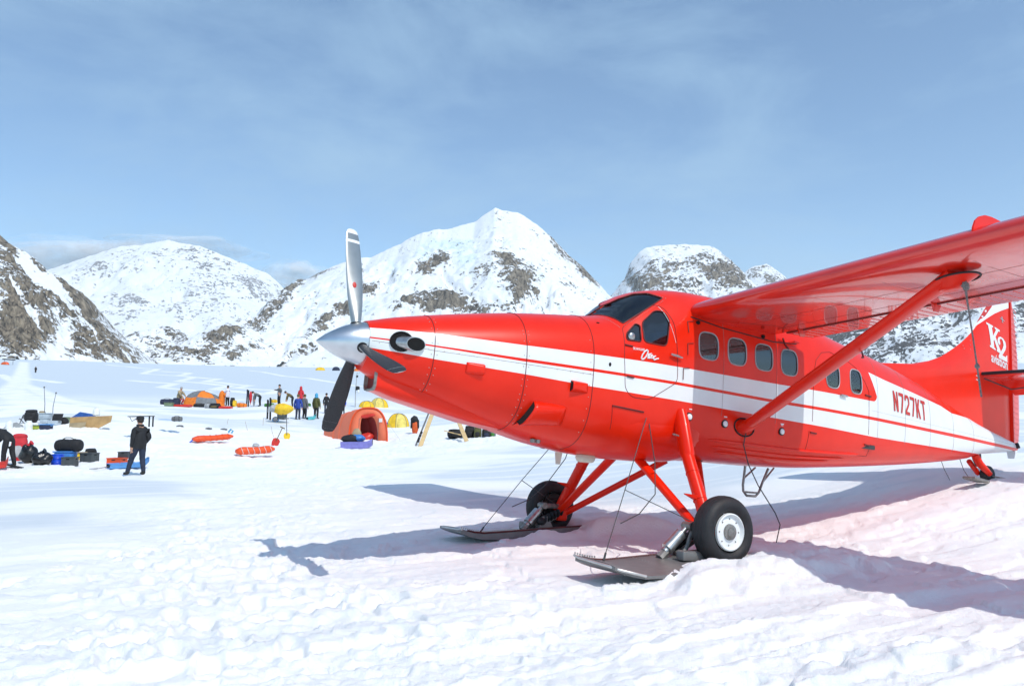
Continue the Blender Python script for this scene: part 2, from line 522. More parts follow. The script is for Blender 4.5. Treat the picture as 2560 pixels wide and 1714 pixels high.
def mesh_grid(name, Vx, Vy, Vz, attrs=None, closed=False, smooth=True):
    nr, nc = Vx.shape
    co = np.stack([Vx, Vy, Vz], -1).reshape(-1, 3).astype(np.float32)
    i = np.arange(nr - 1)[:, None]; j = np.arange(nc if closed else nc - 1)[None]
    k = (j + 1) % nc
    q = np.stack([i * nc + j, i * nc + k, (i + 1) * nc + k, (i + 1) * nc + j], -1).reshape(-1, 4).astype(np.int32)
    me = bpy.data.meshes.new(name)
    me.vertices.add(len(co)); me.loops.add(q.size); me.polygons.add(len(q))
    me.vertices.foreach_set('co', co.ravel())
    me.loops.foreach_set('vertex_index', q.ravel())
    me.polygons.foreach_set('loop_start', np.arange(0, q.size, 4, dtype=np.int32))
    me.polygons.foreach_set('use_smooth', np.ones(len(q), bool))
    me.update(calc_edges=True)
    me.validate()
    for an, av in (attrs or {}).items():
        a = me.attributes.new(an, 'FLOAT', 'POINT')
        a.data.foreach_set('value', av.reshape(-1).astype(np.float32))
    o = bpy.data.objects.new(name, me)
    COL.objects.link(o)
    return o

def snow_material():
    m, n, b = newmat('snow')
    at = n.nodes.new('ShaderNodeAttribute'); at.attribute_name = 'smooth_crust'
    at2 = n.nodes.new('ShaderNodeAttribute'); at2.attribute_name = 'track'
    mix = n.nodes.new('ShaderNodeMix'); mix.data_type = 'RGBA'
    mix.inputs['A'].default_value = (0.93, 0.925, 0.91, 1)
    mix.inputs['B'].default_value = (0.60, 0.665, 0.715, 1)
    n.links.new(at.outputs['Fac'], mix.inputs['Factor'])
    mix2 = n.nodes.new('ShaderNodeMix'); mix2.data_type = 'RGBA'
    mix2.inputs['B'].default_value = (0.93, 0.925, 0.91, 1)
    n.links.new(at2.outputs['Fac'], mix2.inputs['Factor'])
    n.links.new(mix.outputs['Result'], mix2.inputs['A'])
    n.links.new(mix2.outputs['Result'], b.inputs['Base Color'])
    b.inputs['Roughness'].default_value = 0.75
    b.inputs['Specular IOR Level'].default_value = 0.25
    n1 = noise_node(n, 30, 8, 0.72)
    n2 = noise_node(n, 90, 3, 0.6)
    ad = n.nodes.new('ShaderNodeMath'); ad.operation = 'MULTIPLY_ADD'; ad.inputs[1].default_value = 0.25
    n.links.new(n2.outputs['Fac'], ad.inputs[0]); n.links.new(n1.outputs['Fac'], ad.inputs[2])
    bp_ = n.nodes.new('ShaderNodeBump'); bp_.inputs['Strength'].default_value = 0.55; bp_.inputs['Distance'].default_value = 0.04
    n.links.new(ad.outputs['Value'], bp_.inputs['Height'])
    n.links.new(bp_.outputs['Normal'], b.inputs['Normal'])
    return m
M['snow'] = snow_material()

def zigzag_tracks(X, Y):
    """ski turns and snow-machine trails on the far slope (brighter, churned snow)"""
    t = np.zeros_like(X)
    def line(a, b, wd):
        d, _ = seg_d(X, Y, a, b)
        return sstep(wd, wd * 0.35, d)
    def P(px, py):
        g = pix(px, py); return (g[0], g[1])
    for k, (x0, y0, x1, y1, amp, n) in enumerate(((310, 912, 620, 985, 26, 7), (400, 925, 700, 985, 22, 8), (360, 950, 560, 1000, 24, 5))):
        prev = None
        for i in range(n + 1):
            f = i / n
            c = P(x0 + (x1 - x0) * f + (amp if i % 2 else -amp) * 1.6, y0 + (y1 - y0) * f)
            if prev is not None:
                t = np.maximum(t, 0.75 * line(prev, c, 0.9 + 0.004 * c[1]))
            prev = c
    for path, wd in ((((60, 905), (50, 950), (30, 980), (90, 1010), (200, 1030)), 2.6), (((0, 935), (60, 962), (150, 1000), (330, 1025)), 1.5),
                     (((0, 990), (70, 1000), (130, 1010), (240, 1022), (340, 1022)), 1.3), (((150, 955), (60, 945)), 1.6), (((0, 1042), (70, 1010)), 1.0),
                     (((620, 925), (760, 945), (900, 965), (1100, 975)), 1.3), (((480, 1018), (380, 1020)), 0.9)):
        for a, b in zip(path[:-1], path[1:]):
            t = np.maximum(t, 0.8 * line(P(*a), P(*b), wd))
    return t

def pix(px, py):
    """full-resolution pixel of the photograph -> ground point (base terrain)"""
    r = cray(px, py)
    ks = np.concatenate([np.linspace(2, 60, 600), np.linspace(60.2, 520, 1400)])
    p = ks[:, None] * r
    d = p[:, 2] + CAM_H - base_h(p[:, 0], p[:, 1])
    i = int(np.argmax(d < 0))
    if not (d < 0).any():
        i = len(ks) - 1
    return p[i, 0], p[i, 1], ks[i]

def build_snow():
    rad = [0.4, 1.0, 1.7, 2.3, 2.8]
    r = 3.2
    while r < 620:
        rad.append(r)
        r += max(0.012, min(r * r / 1100.0, 0.0062 * r))
    rad += [650, 700]
    rad = np.array(rad)
    fine = np.linspace(-37.5, 37.5, 700)
    side = np.concatenate([np.linspace(37.5, 60, 26)[1:], np.linspace(60, 300, 60)[1:], np.linspace(300, 322.5, 26)[1:-1]])
    ang = np.radians(np.concatenate([fine, side]))
    RR, AA = np.meshgrid(rad, ang, indexing='ij')
    X, Y = RR * np.sin(AA), RR * np.cos(AA)
    Z = height(X, Y)
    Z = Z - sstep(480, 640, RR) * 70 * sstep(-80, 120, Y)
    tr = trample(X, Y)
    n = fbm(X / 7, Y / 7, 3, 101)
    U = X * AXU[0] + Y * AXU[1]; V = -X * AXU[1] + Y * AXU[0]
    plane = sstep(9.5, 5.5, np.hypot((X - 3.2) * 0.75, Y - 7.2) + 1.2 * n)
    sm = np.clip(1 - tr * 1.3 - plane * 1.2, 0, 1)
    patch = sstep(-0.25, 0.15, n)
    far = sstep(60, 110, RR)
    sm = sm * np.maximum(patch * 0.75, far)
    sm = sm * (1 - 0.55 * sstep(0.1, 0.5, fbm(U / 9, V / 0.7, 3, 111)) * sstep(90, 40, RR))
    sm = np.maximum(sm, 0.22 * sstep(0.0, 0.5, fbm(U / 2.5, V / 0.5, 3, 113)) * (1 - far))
    tk = zigzag_tracks(X, Y) * (0.9 + 0.6 * fbm(X / 2.2, Y / 2.2, 2, 121)) * sstep(28, 45, RR)
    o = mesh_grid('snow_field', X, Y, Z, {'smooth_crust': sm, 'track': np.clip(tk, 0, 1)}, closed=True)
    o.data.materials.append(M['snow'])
    tag(o, 'trampled and wind-packed snow field of the glacier around the aircraft and camp', None, None, 'structure')
    return o
build_snow()

# ------------------------------------------------------------------ mountains
def mountain_material(name, rock_lo, rock_hi, fine, snow=(0.80, 0.825, 0.845), ice=(0.42, 0.68, 0.78), band=0.5):
    m, n, b = newmat(name)
    L = n.links.new
    ra = n.nodes.new('ShaderNodeAttribute'); ra.attribute_name = 'rock'
    ia = n.nodes.new('ShaderNodeAttribute'); ia.attribute_name = 'ice'
    nf = noise_node(n, fine * 2.6, 7, 0.66)
    ng = noise_node(n, fine * 0.6, 6, 0.64)
    geo = n.nodes.new('ShaderNodeNewGeometry')
    sx = n.nodes.new('ShaderNodeSeparateXYZ'); L(geo.outputs['Normal'], sx.inputs[0])
    def mth(op, a, b_=None, c=None):
        q = n.nodes.new('ShaderNodeMath'); q.operation = op
        for i, vv in enumerate((a, b_, c)):
            if vv is None: continue
            if isinstance(vv, (int, float)): q.inputs[i].default_value = vv
            else: L(vv, q.inputs[i])
        return q.outputs[0]
    k = mth('MULTIPLY_ADD', mth('SUBTRACT', nf.outputs['Fac'], 0.5), 2.6, ra.outputs['Fac'])
    k = mth('MULTIPLY_ADD', mth('SUBTRACT', ng.outputs['Fac'], 0.5), 1.6, k)
    k = mth('SUBTRACT', k, mth('MULTIPLY', mth('SUBTRACT', sx.outputs['Z'], 0.55), 0.7))
    rp = n.nodes.new('ShaderNodeMapRange'); rp.interpolation_type = 'SMOOTHSTEP'
    rp.inputs['From Min'].default_value = 0.46; rp.inputs['From Max'].default_value = 0.56
    L(k, rp.inputs['Value'])
    # rock colour with vertical streaks and cracks
    t = n.nodes.new('ShaderNodeTexCoord'); mpn = n.nodes.new('ShaderNodeMapping')
    mpn.inputs['Scale'].default_value = (1.0, 1.0, 0.28)
    mpn.inputs['Rotation'].default_value = (0, R(18), 0)
    L(t.outputs['Object'], mpn.inputs['Vector'])
    st = n.nodes.new('ShaderNodeTexNoise'); st.inputs['Scale'].default_value = fine * 2.4; st.inputs['Detail'].default_value = 7; st.inputs['Roughness'].default_value = 0.65
    L(mpn.outputs['Vector'], st.inputs['Vector'])
    rc = n.nodes.new('ShaderNodeValToRGB')
    rc.color_ramp.elements[0].position = 0.38; rc.color_ramp.elements[0].color = rock_lo + (1,)
    rc.color_ramp.elements[1].position = 0.66; rc.color_ramp.elements[1].color = rock_hi + (1,)
    L(st.outputs['Fac'], rc.inputs['Fac'])
    mi = n.nodes.new('ShaderNodeMix'); mi.data_type = 'RGBA'
    mi.inputs['A'].default_value = snow + (1,); mi.inputs['B'].default_value = ice + (1,)
    nic = mth('MULTIPLY', ia.outputs['Fac'], mth('MULTIPLY_ADD', ng.outputs['Fac'], 2.4, -0.6))
    L(nic, mi.inputs['Factor'])
    mr = n.nodes.new('ShaderNodeMix'); mr.data_type = 'RGBA'
    L(rp.outputs['Result'], mr.inputs['Factor']); L(mi.outputs['Result'], mr.inputs['A']); L(rc.outputs['Color'], mr.inputs['B'])
    L(mr.outputs['Result'], b.inputs['Base Color'])
    b.inputs['Roughness'].default_value = 0.85
    b.inputs['Specular IOR Level'].default_value = 0.15
    hb = mth('ADD', mth('MULTIPLY', st.outputs['Fac'], mth('MULTIPLY_ADD', rp.outputs['Result'], 1.0, 0.10)), mth('MULTIPLY', rp.outputs['Result'], 0.25))
    bp_ = n.nodes.new('ShaderNodeBump'); bp_.inputs['Strength'].default_value = 1.0; bp_.inputs['Distance'].default_value = 0.8 / fine
    L(hb, bp_.inputs['Height']); L(bp_.outputs['Normal'], b.inputs['Normal'])
    return m

def mountain(name, label, ridge, D, foot_z, depth, nc, nrw, blobs, ice, mpar, seed, rock0=0.0, amp=1.0, prof=1.25, ridge_rock=0.0, lean=0.0, back=0.6, gully=1.0, couloir=0.0):
    """ridge: [(px,py)] skyline at distance D; the face comes towards the camera by `depth`"""
    rp = np.array(ridge, float)
    px = np.linspace(rp[0, 0], rp[-1, 0], nc)
    py = np.interp(px, rp[:, 0], rp[:, 1])
    jit = fbm(px / 26, px * 0 + seed, 4, seed) * 6.0 * (0.45 + ridge_rock)
    py = py + jit
    Xr, Zr = [], []
    for a, b in zip(px, py):
        r_ = cray(a, b); r_ = r_ * (D / r_[1]); Xr.append(r_[0]); Zr.append(r_[2] + CAM_H)
    Xr, Zr = np.array(Xr), np.array(Zr)
    v = np.concatenate([np.linspace(-1, 0, 10)[:-1], np.linspace(0, 1, nrw) ** 1.05])
    Vv, XX = np.meshgrid(v, Xr, indexing='ij')
    ZR = np.broadcast_to(Zr, XX.shape)
    Y = D - np.maximum(Vv, 0) * depth + np.maximum(-Vv, 0) * depth * back
    # ridges and gullies running down the face
    Xw = XX + lean * np.maximum(Vv, 0) * depth
    h = np.maximum(ZR - foot_z, 5)
    dn = D / 3000.0
    g = ridged(Xw / (260 * dn) + 0.4 * fbm(XX / (300 * dn), Y / (300 * dn), 2, seed + 3), Y / (420 * dn), 5, seed + 7, 0.55)
    Zc = foot_z + (ZR - foot_z) * np.where(Vv >= 0, (1 - np.maximum(Vv, 0)) ** prof, 1 - (-Vv) ** 1.1)
    env = np.sin(np.pi * np.clip(np.abs(Vv), 0, 1)) ** 0.7
    # rock mask from the projected position of each point
    c, s = math.cos(PITCH), math.sin(PITCH)
    def to_px(X_, Y_, Z_):
        yc = Y_ * c + (Z_ - CAM_H) * s; zc = -Y_ * s + (Z_ - CAM_H) * c
        return PW / 2 + F_PX * X_ / yc, PH / 2 - F_PX * zc / yc
    Z = Zc + amp * env * sstep(0.0, 0.30, np.abs(Vv)) * (np.minimum(g, 1.3) - 0.85) * h * 0.13 * gully
    qx, qy = to_px(XX, Y, Z)
    wx = qx + 16 * fbm(qx / 45, qy / 45, 3, seed + 31); wy = qy + 14 * fbm(qx / 45, qy / 45, 3, seed + 37)
    rk = np.full(XX.shape, rock0, float)
    for (bx, by, rx, ry, an, val) in blobs:
        ca, sa = math.cos(R(an)), math.sin(R(an))
        dx, dy = wx - bx, wy - by
        d = np.hypot((dx * ca + dy * sa) / rx, (-dx * sa + dy * ca) / ry)
        rk = rk + 0.80 * val * sstep(1.4, 0.35, d)
    if couloir:
        cs = pnoise((wx * 1.3 - wy) / 62, (wx + 1.3 * wy) / 300, seed + 51) + 0.45 * pnoise((wx * 1.3 - wy) / 27, (wx + 1.3 * wy) / 150, seed + 53)
        rk = rk - couloir * sstep(0.10, 0.34, cs)
    ic = np.zeros(XX.shape)
    for (bx, by, rx, ry, an, val) in ice:
        ca, sa = math.cos(R(an)), math.sin(R(an))
        dx, dy = wx - bx, wy - by
        d = np.hypot((dx * ca + dy * sa) / rx, (-dx * sa + dy * ca) / ry)
        ic = np.maximum(ic, 0.7 * val * sstep(1.2, 0.3, d))
    rk = rk + ridge_rock * sstep(0.22, 0.0, np.abs(Vv)) * (0.5 + fbm(XX / (120 * dn), Y / (120 * dn), 2, seed + 9))
    rkc = np.clip(rk, 0, 1)
    crag = ridged(XX / (70 * dn), (Y + Z) / (80 * dn), 5, seed + 13, 0.6)
    Z = Z + env ** 0.5 * sstep(0.0, 0.10, np.abs(Vv)) * (rkc * amp * (crag - 0.6) * 27 * dn + ic * amp * np.abs(fbm(XX / (40 * dn), Y / (40 * dn), 3, seed + 17)) * 30 * dn)
    Z = Z + env * sstep(0.0, 0.2, np.abs(Vv)) * (1 - rkc) * amp * fbm(XX / (150 * dn), Y / (150 * dn), 4, seed + 23, 0.6) * 26 * dn
    rkout = rk + 0.22 * (g - 0.5)
    o = mesh_grid(name, XX, Y, Z, {'rock': rkout, 'ice': ic})
    o.data.materials.append(mountain_material(name + '_cover', *mpar))
    tag(o, label, None, None, 'structure')
    return o

ROCK = ((0.052, 0.044, 0.034), (0.50, 0.42, 0.315))
ROCK1 = ((0.060, 0.048, 0.034), (0.56, 0.455, 0.325))
# far massif; part of the haze is painted into its pale rock
mountain('mountain', 'distant snowy massif with blowing snow on its summit ridge',
    [(-500, 760), (-100, 730), (60, 700), (127, 672), (200, 648), (260, 628), (300, 616), (373, 609), (400, 603), (421, 600), (442, 605), (500, 615), (538, 630), (588, 650), (634, 669), (676, 688), (711, 721), (760, 770), (860, 850)],
    8200, 560, 2300, 230, 170,
    [(320, 660, 130, 34, -8, 0.22), (470, 650, 70, 50, 35, 0.16), (560, 670, 110, 34, 28, 0.24), (520, 740, 60, 60, 40, 0.28), (450, 780, 70, 30, 10, 0.30), (310, 770, 60, 40, 10, 0.34), (640, 720, 60, 26, 25, 0.30), (220, 690, 60, 30, -20, 0.25)],
    [(420, 720, 60, 30, 0, 0.15)], ((0.34, 0.32, 0.32), (0.58, 0.55, 0.54), 0.012), 401, rock0=0.04, amp=0.9, prof=1.2)
# small peak right of the snowcapped buttress
mountain('mountain', 'small pointed snow peak beside the capped rocky buttress',
    [(1780, 760), (1858, 683), (1872, 672), (1886, 665), (1903, 662), (1918, 659), (1937, 672), (1957, 686), (2000, 721), (2100, 770), (2200, 800)],
    5200, 330, 1100, 90, 80, [(1905, 690, 40, 18, 20, 0.3), (1950, 710, 40, 16, 30, 0.3)], [], ROCK + (0.02,), 451, rock0=0.12, amp=0.8)
# pyramid
mountain('mountain', 'tall white pyramid peak with blue ice cliffs behind the propeller',
    [(430, 870), (520, 842), (585, 820), (638, 800), (692, 746), (711, 727), (745, 698), (772, 696), (815, 673), (853, 658), (897, 644), (928, 643), (992, 613), (1031, 592), (1064, 580), (1096, 572), (1121, 573), (1153, 563), (1186, 555), (1213, 536), (1238, 519), (1257, 526), (1295, 531), (1312, 541), (1355, 571), (1372, 585), (1421, 637), (1454, 664), (1514, 727), (1552, 765), (1650, 830), (1760, 880)],
    3000, 90, 1050, 440, 270,
    [(1087, 655, 50, 24, -28, 0.80), (1285, 690, 66, 34, 62, 0.62), (1310, 715, 34, 44, 20, 0.40), (1260, 650, 40, 26, 40, 0.25), (1215, 660, 20, 50, 30, 0.30), (1090, 752, 76, 34, -6, 0.74), (1170, 770, 80, 22, 12, 0.60), (1010, 765, 40, 22, -30, 0.66),
     (1420, 640, 74, 13, 47, 0.62), (1480, 690, 50, 12, 42, 0.60), (1375, 590, 20, 10, 40, 0.45), (925, 728, 34, 10, -12, 0.72), (790, 680, 60, 13, -22, 0.62), (735, 715, 44, 14, -34, 0.66), (690, 770, 60, 17, -45, 0.62), (905, 675, 10, 30, 10, 0.40),
     (850, 775, 60, 11, -30, 0.5), (800, 815, 70, 15, -28, 0.55), (880, 760, 40, 13, -40, 0.4), (770, 880, 44, 15, -20, 0.55), (720, 850, 30, 16, -40, 0.30), (620, 830, 50, 24, -40, 0.66), (560, 850, 50, 26, -30, 0.6), (650, 880, 46, 20, 0, 0.45), (590, 800, 30, 20, -20, 0.4), (980, 700, 40, 9, -20, 0.28)],
    [(1130, 615, 80, 24, 4, 0.8), (1060, 632, 30, 22, -30, 0.6), (1165, 650, 40, 34, 50, 0.7), (985, 665, 24, 24, 0, 0.45), (912, 770, 24, 26, 20, 0.5), (1370, 690, 22, 14, 20, 0.35), (1240, 565, 14, 20, 0, 0.3)],
    ROCK + (0.030,), 501, rock0=-0.02, amp=1.0, prof=1.15, gully=1.0)
# snow-capped rocky buttress
mountain('mountain', 'rocky buttress with a rounded snow cap behind the cockpit roof',
    [(1470, 800), (1536, 730), (1563, 694), (1574, 661), (1596, 632), (1612, 620), (1632, 615), (1650, 614), (1711, 610), (1771, 614), (1798, 625), (1836, 667), (1869, 700), (1920, 735), (1990, 775), (2060, 800)],
    3500, 190, 900, 220, 150,
    [(1740, 672, 90, 26, 8, 0.46), (1820, 680, 40, 44, 40, 0.48), (1620, 700, 60, 22, -20, 0.42), (1690, 720, 70, 24, 0, 0.45), (1640, 660, 26, 14, -30, 0.35), (1760, 640, 36, 10, 0, 0.35), (1860, 720, 40, 20, 30, 0.4)],
    [(1600, 700, 30, 20, 0, 0.3)], ROCK + (0.028,), 551, rock0=0.10, amp=1.1, prof=1.0)
# low rocky hills at the foot
mountain('mountain', 'low snow-dusted rocky hill at the foot of the distant massif',
    [(230, 900), (285, 870), (323, 840), (365, 828), (403, 815), (427, 813), (453, 825), (477, 838), (511, 836), (538, 816), (576, 804), (600, 808), (640, 825), (700, 868), (760, 900)],
    2300, 130, 420, 260, 110,
    [(390, 860, 60, 20, 10, 0.5), (440, 890, 80, 14, 6, 0.55), (360, 900, 50, 12, 0, 0.45), (440, 835, 40, 12, 30, 0.45), (545, 850, 50, 26, -25, 0.6), (590, 830, 50, 14, -20, 0.45), (600, 880, 46, 16, -20, 0.5), (500, 880, 30, 12, 0, 0.3)],
    [], ROCK + (0.040,), 601, rock0=0.14, amp=1.0, prof=0.9)
# near left ridge
mountain('mountain', 'steep brown rock ridge streaked with snow at the left',
    [(-520, 430), (-300, 470), (-150, 530), (-60, 560), (0, 587), (8, 600), (30, 612), (46, 620), (88, 646), (123, 680), (150, 693), (188, 723), (215, 750), (238, 790), (269, 827), (292, 846), (319, 869), (342, 897), (380, 935)],
    1700, 100, 520, 260, 210,
    [(20, 700, 44, 110, -10, 0.45), (75, 800, 70, 100, 10, 0.62), (40, 850, 60, 60, 0, 0.45), (190, 760, 50, 46, 30, 0.50), (215, 850, 46, 60, 10, 0.55), (145, 725, 34, 26, 10, 0.40), (100, 690, 30, 26, 30, 0.30), (270, 880, 40, 40, 20, 0.5), (310, 900, 30, 18, 30, 0.4), (20, 620, 14, 60, -20, 0.5), (150, 860, 14, 60, 18, -0.5), (60, 650, 16, 50, 30, -0.35), (130, 780, 14, 50, 25, -0.3)],
    [], ROCK1 + (0.045,), 651, rock0=0.26, amp=1.05, prof=0.85, ridge_rock=0.35, gully=1.7, couloir=0.75)
# valley wall behind the tail, its shade put into dull blue-grey rock colours
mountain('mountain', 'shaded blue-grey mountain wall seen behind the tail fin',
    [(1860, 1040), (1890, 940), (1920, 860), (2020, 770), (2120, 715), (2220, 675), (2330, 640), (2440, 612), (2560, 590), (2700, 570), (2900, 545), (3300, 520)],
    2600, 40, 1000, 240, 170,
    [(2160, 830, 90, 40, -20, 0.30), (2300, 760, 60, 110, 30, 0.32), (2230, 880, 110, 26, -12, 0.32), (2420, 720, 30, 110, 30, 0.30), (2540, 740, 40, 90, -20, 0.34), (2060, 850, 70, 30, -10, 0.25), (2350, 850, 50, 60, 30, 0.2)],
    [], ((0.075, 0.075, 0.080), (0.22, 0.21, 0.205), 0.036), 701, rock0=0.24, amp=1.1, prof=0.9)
exec_tail = None

# ================================================================== AIRCRAFT
# own frame: x forward, y port, z up, origin at the propeller hub
plane = bpy.data.objects.new('airplane', None)
COL.objects.link(plane)
plane.matrix_world = AC_M
tag(plane, 'red high-wing ski plane with white stripes parked nose-left on the snow', 'airplane')

ST = np.array([
 (-0.06, .25, -.27, .00, .255, 2.0, 2.0), (-0.35, .335, -.40, -.02, .38, 2.1, 2.2), (-0.65, .405, -.475, -.02, .47, 2.2, 2.3),
 (-1.20, .52, -.62, -.02, .57, 2.3, 2.5), (-1.75, .62, -.755, -.02, .66, 2.4, 2.6), (-2.25, .69, -.85, -.02, .72, 2.5, 2.8),
 (-2.62, .735, -.89, -.02, .755, 2.6, 3.0), (-2.88, .785, -.905, .00, .775, 2.6, 3.1), (-3.05, .91, -.91, .01, .78, 2.5, 3.2),
 (-3.22, 1.06, -.91, .02, .785, 2.5, 3.2), (-3.45, 1.185, -.905, .04, .79, 2.6, 3.3), (-3.70, 1.25, -.895, .06, .797, 2.9, 3.3),
 (-3.95, 1.285, -.885, .08, .80, 3.2, 3.4), (-4.40, 1.305, -.865, .10, .80, 3.4, 3.6), (-5.00, 1.30, -.845, .10, .80, 3.6, 3.6),
 (-6.00, 1.25, -.825, .10, .80, 3.6, 3.8), (-7.00, 1.11, -.75, .10, .74, 3.2, 3.8), (-8.00, .98, -.655, .08, .64, 3.0, 3.6),
 (-9.00, .80, -.55, .04, .52, 2.8, 3.4), (-10.0, .54, -.425, .00, .40, 2.6, 3.2), (-10.6, .39, -.335, -.01, .325, 2.5, 3.0),
 (-10.95, .31, -.24, -.02, .28, 2.4, 2.8), (-11.8, .16, -.13, -.02, .17, 2.2, 2.4), (-12.30, .08, -.06, -.01, .08, 2.0, 2.2)])[::-1]
def pchip(xs, ys, x):
    h = np.diff(xs); dl = np.diff(ys) / h; m = np.zeros(len(xs))
    for i in range(1, len(xs) - 1):
        if dl[i - 1] * dl[i] > 0:
            w1 = 2 * h[i] + h[i - 1]; w2 = h[i] + 2 * h[i - 1]
            m[i] = (w1 + w2) / (w1 / dl[i - 1] + w2 / dl[i])
    m[0] = dl[0]; m[-1] = dl[-1]
    x = np.clip(x, xs[0], xs[-1]); i = np.clip(np.searchsorted(xs, x) - 1, 0, len(h) - 1)
    s = (x - xs[i]) / h[i]
    return (1 + 2 * s) * (1 - s) ** 2 * ys[i] + s * (1 - s) ** 2 * h[i] * m[i] + s * s * (3 - 2 * s) * ys[i + 1] + s * s * (s - 1) * h[i] * m[i + 1]
def fpar(x):
    x = np.asarray(x, float)
    return [pchip(ST[:, 0], ST[:, k], x) for k in range(1, 7)]
def fring(x, n, inset=0.0):
    zt, zb, zc, wd, e1, e2 = [float(q) for q in fpar(x)]
    out = []
    for k in range(n):
        a = 2 * math.pi * k / n
        c_, s_ = math.cos(a), math.sin(a)
        e = e1 if s_ >= 0 else e2
        y = (wd - inset) * math.copysign(abs(c_) ** (2 / e), c_)
        z = zc + ((zt - zc) if s_ >= 0 else (zc - zb)) * math.copysign(abs(s_) ** (2 / e), s_) * (1 - inset / 0.8)
        out.append((x, y, z))
    return out
def surf_y(x, z):
    zt, zb, zc, wd, e1, e2 = [float(q) for q in fpar(x)]
    a, e = ((z - zc) / (zt - zc), e1) if z >= zc else ((zc - z) / (zc - zb), e2)
    return wd * max(0.0, 1 - min(a, 1) ** e) ** (1 / e)
def surf_n(x, z, side=1):
    e = 0.01
    dydx = (surf_y(x + e, z) - surf_y(x - e, z)) / (2 * e)
    dydz = (surf_y(x, z + e) - surf_y(x, z - e)) / (2 * e)
    dydz = max(-3, min(3, dydz))
    n = Vector((-dydx, 1, -dydz)).normalized()
    return Vector((n.x, n.y * side, n.z))
def sp(x, z, off=0.0, side=1):
    return Vector((x, surf_y(x, z) * side, z)) + surf_n(x, z, side) * off

def fill_poly(poly, maxlen):
    tri = tessellate_polygon([[Vector((p[0], p[1], 0)) for p in poly]])
    b = bmesh.new()
    vs_ = [b.verts.new((p[0], p[1], 0)) for p in poly]
    for t in tri:
        try: b.faces.new([vs_[i] for i in t])
        except ValueError: pass
    for _ in range(5):
        e = [e_ for e_ in b.edges if e_.calc_length() > maxlen]
        if not e: break
        bmesh.ops.subdivide_edges(b, edges=e, cuts=1)
        bmesh.ops.triangulate(b, faces=b.faces)
    b.verts.ensure_lookup_table()
    b.verts.index_update()
    V = [(v.co.x, v.co.y) for v in b.verts]
    F = [tuple(v.index for v in f.verts) for f in b.faces]
    E = [(e_.verts[0].index, e_.verts[1].index) for e_ in b.edges if len(e_.link_faces) == 1]
    b.free()
    return V, F, E
def patch(mb, poly, off, thick=0.006, maxlen=0.12, side=1, mi=0, fn=None):
    """a thin sheet lying on the fuselage skin"""
    V, F, E = fill_poly(poly, maxlen)
    fn = fn or (lambda x, z, o: sp(x, z, o, side))
    n = len(V)
    P = [fn(x, z, off) for x, z in V] + [fn(x, z, off - thick) for x, z in V]
    fs = F + [tuple(i + n for i in reversed(f)) for f in F] + [(a, b, b + n, a + n) for a, b in E]
    return mb.add(P, fs, mi)
def rrect(cx, cz, hw, hh, p=3.0, n=28, shear=0.0):
    out = []
    for k in range(n):
        a = 2 * math.pi * k / n
        x = hw * math.copysign(abs(math.cos(a)) ** (2 / p), math.cos(a))
        z = hh * math.copysign(abs(math.sin(a)) ** (2 / p), math.sin(a))
        out.append((cx + x + shear * z, cz + z))
    return out
def line_on_skin(pts, off=0.0, step=0.06, side=1):
    out = []
    for a, b in zip(pts[:-1], pts[1:]):
        k = max(1, int(math.hypot(b[0] - a[0], b[1] - a[1]) / step))
        for i in range(k):
            t = i / k
            out.append(sp(a[0] + (b[0] - a[0]) * t, a[1] + (b[1] - a[1]) * t, off, side))
    out.append(sp(pts[-1][0], pts[-1][1], off, side))
    return out
def round_poly(pts, r=0.06, n=5):
    out = []
    m = len(pts)
    for i in range(m):
        p = Vector(pts[i]); a = Vector(pts[i - 1]); b = Vector(pts[(i + 1) % m])
        rr = min(r, (a - p).length * .45, (b - p).length * .45)
        p0 = p + (a - p).normalized() * rr; p1 = p + (b - p).normalized() * rr
        for k in range(n):
            t = k / (n - 1)
            q = p0 * (1 - t) ** 2 + p * 2 * t * (1 - t) + p1 * t * t
            out.append((q.x, q.y))
    return out

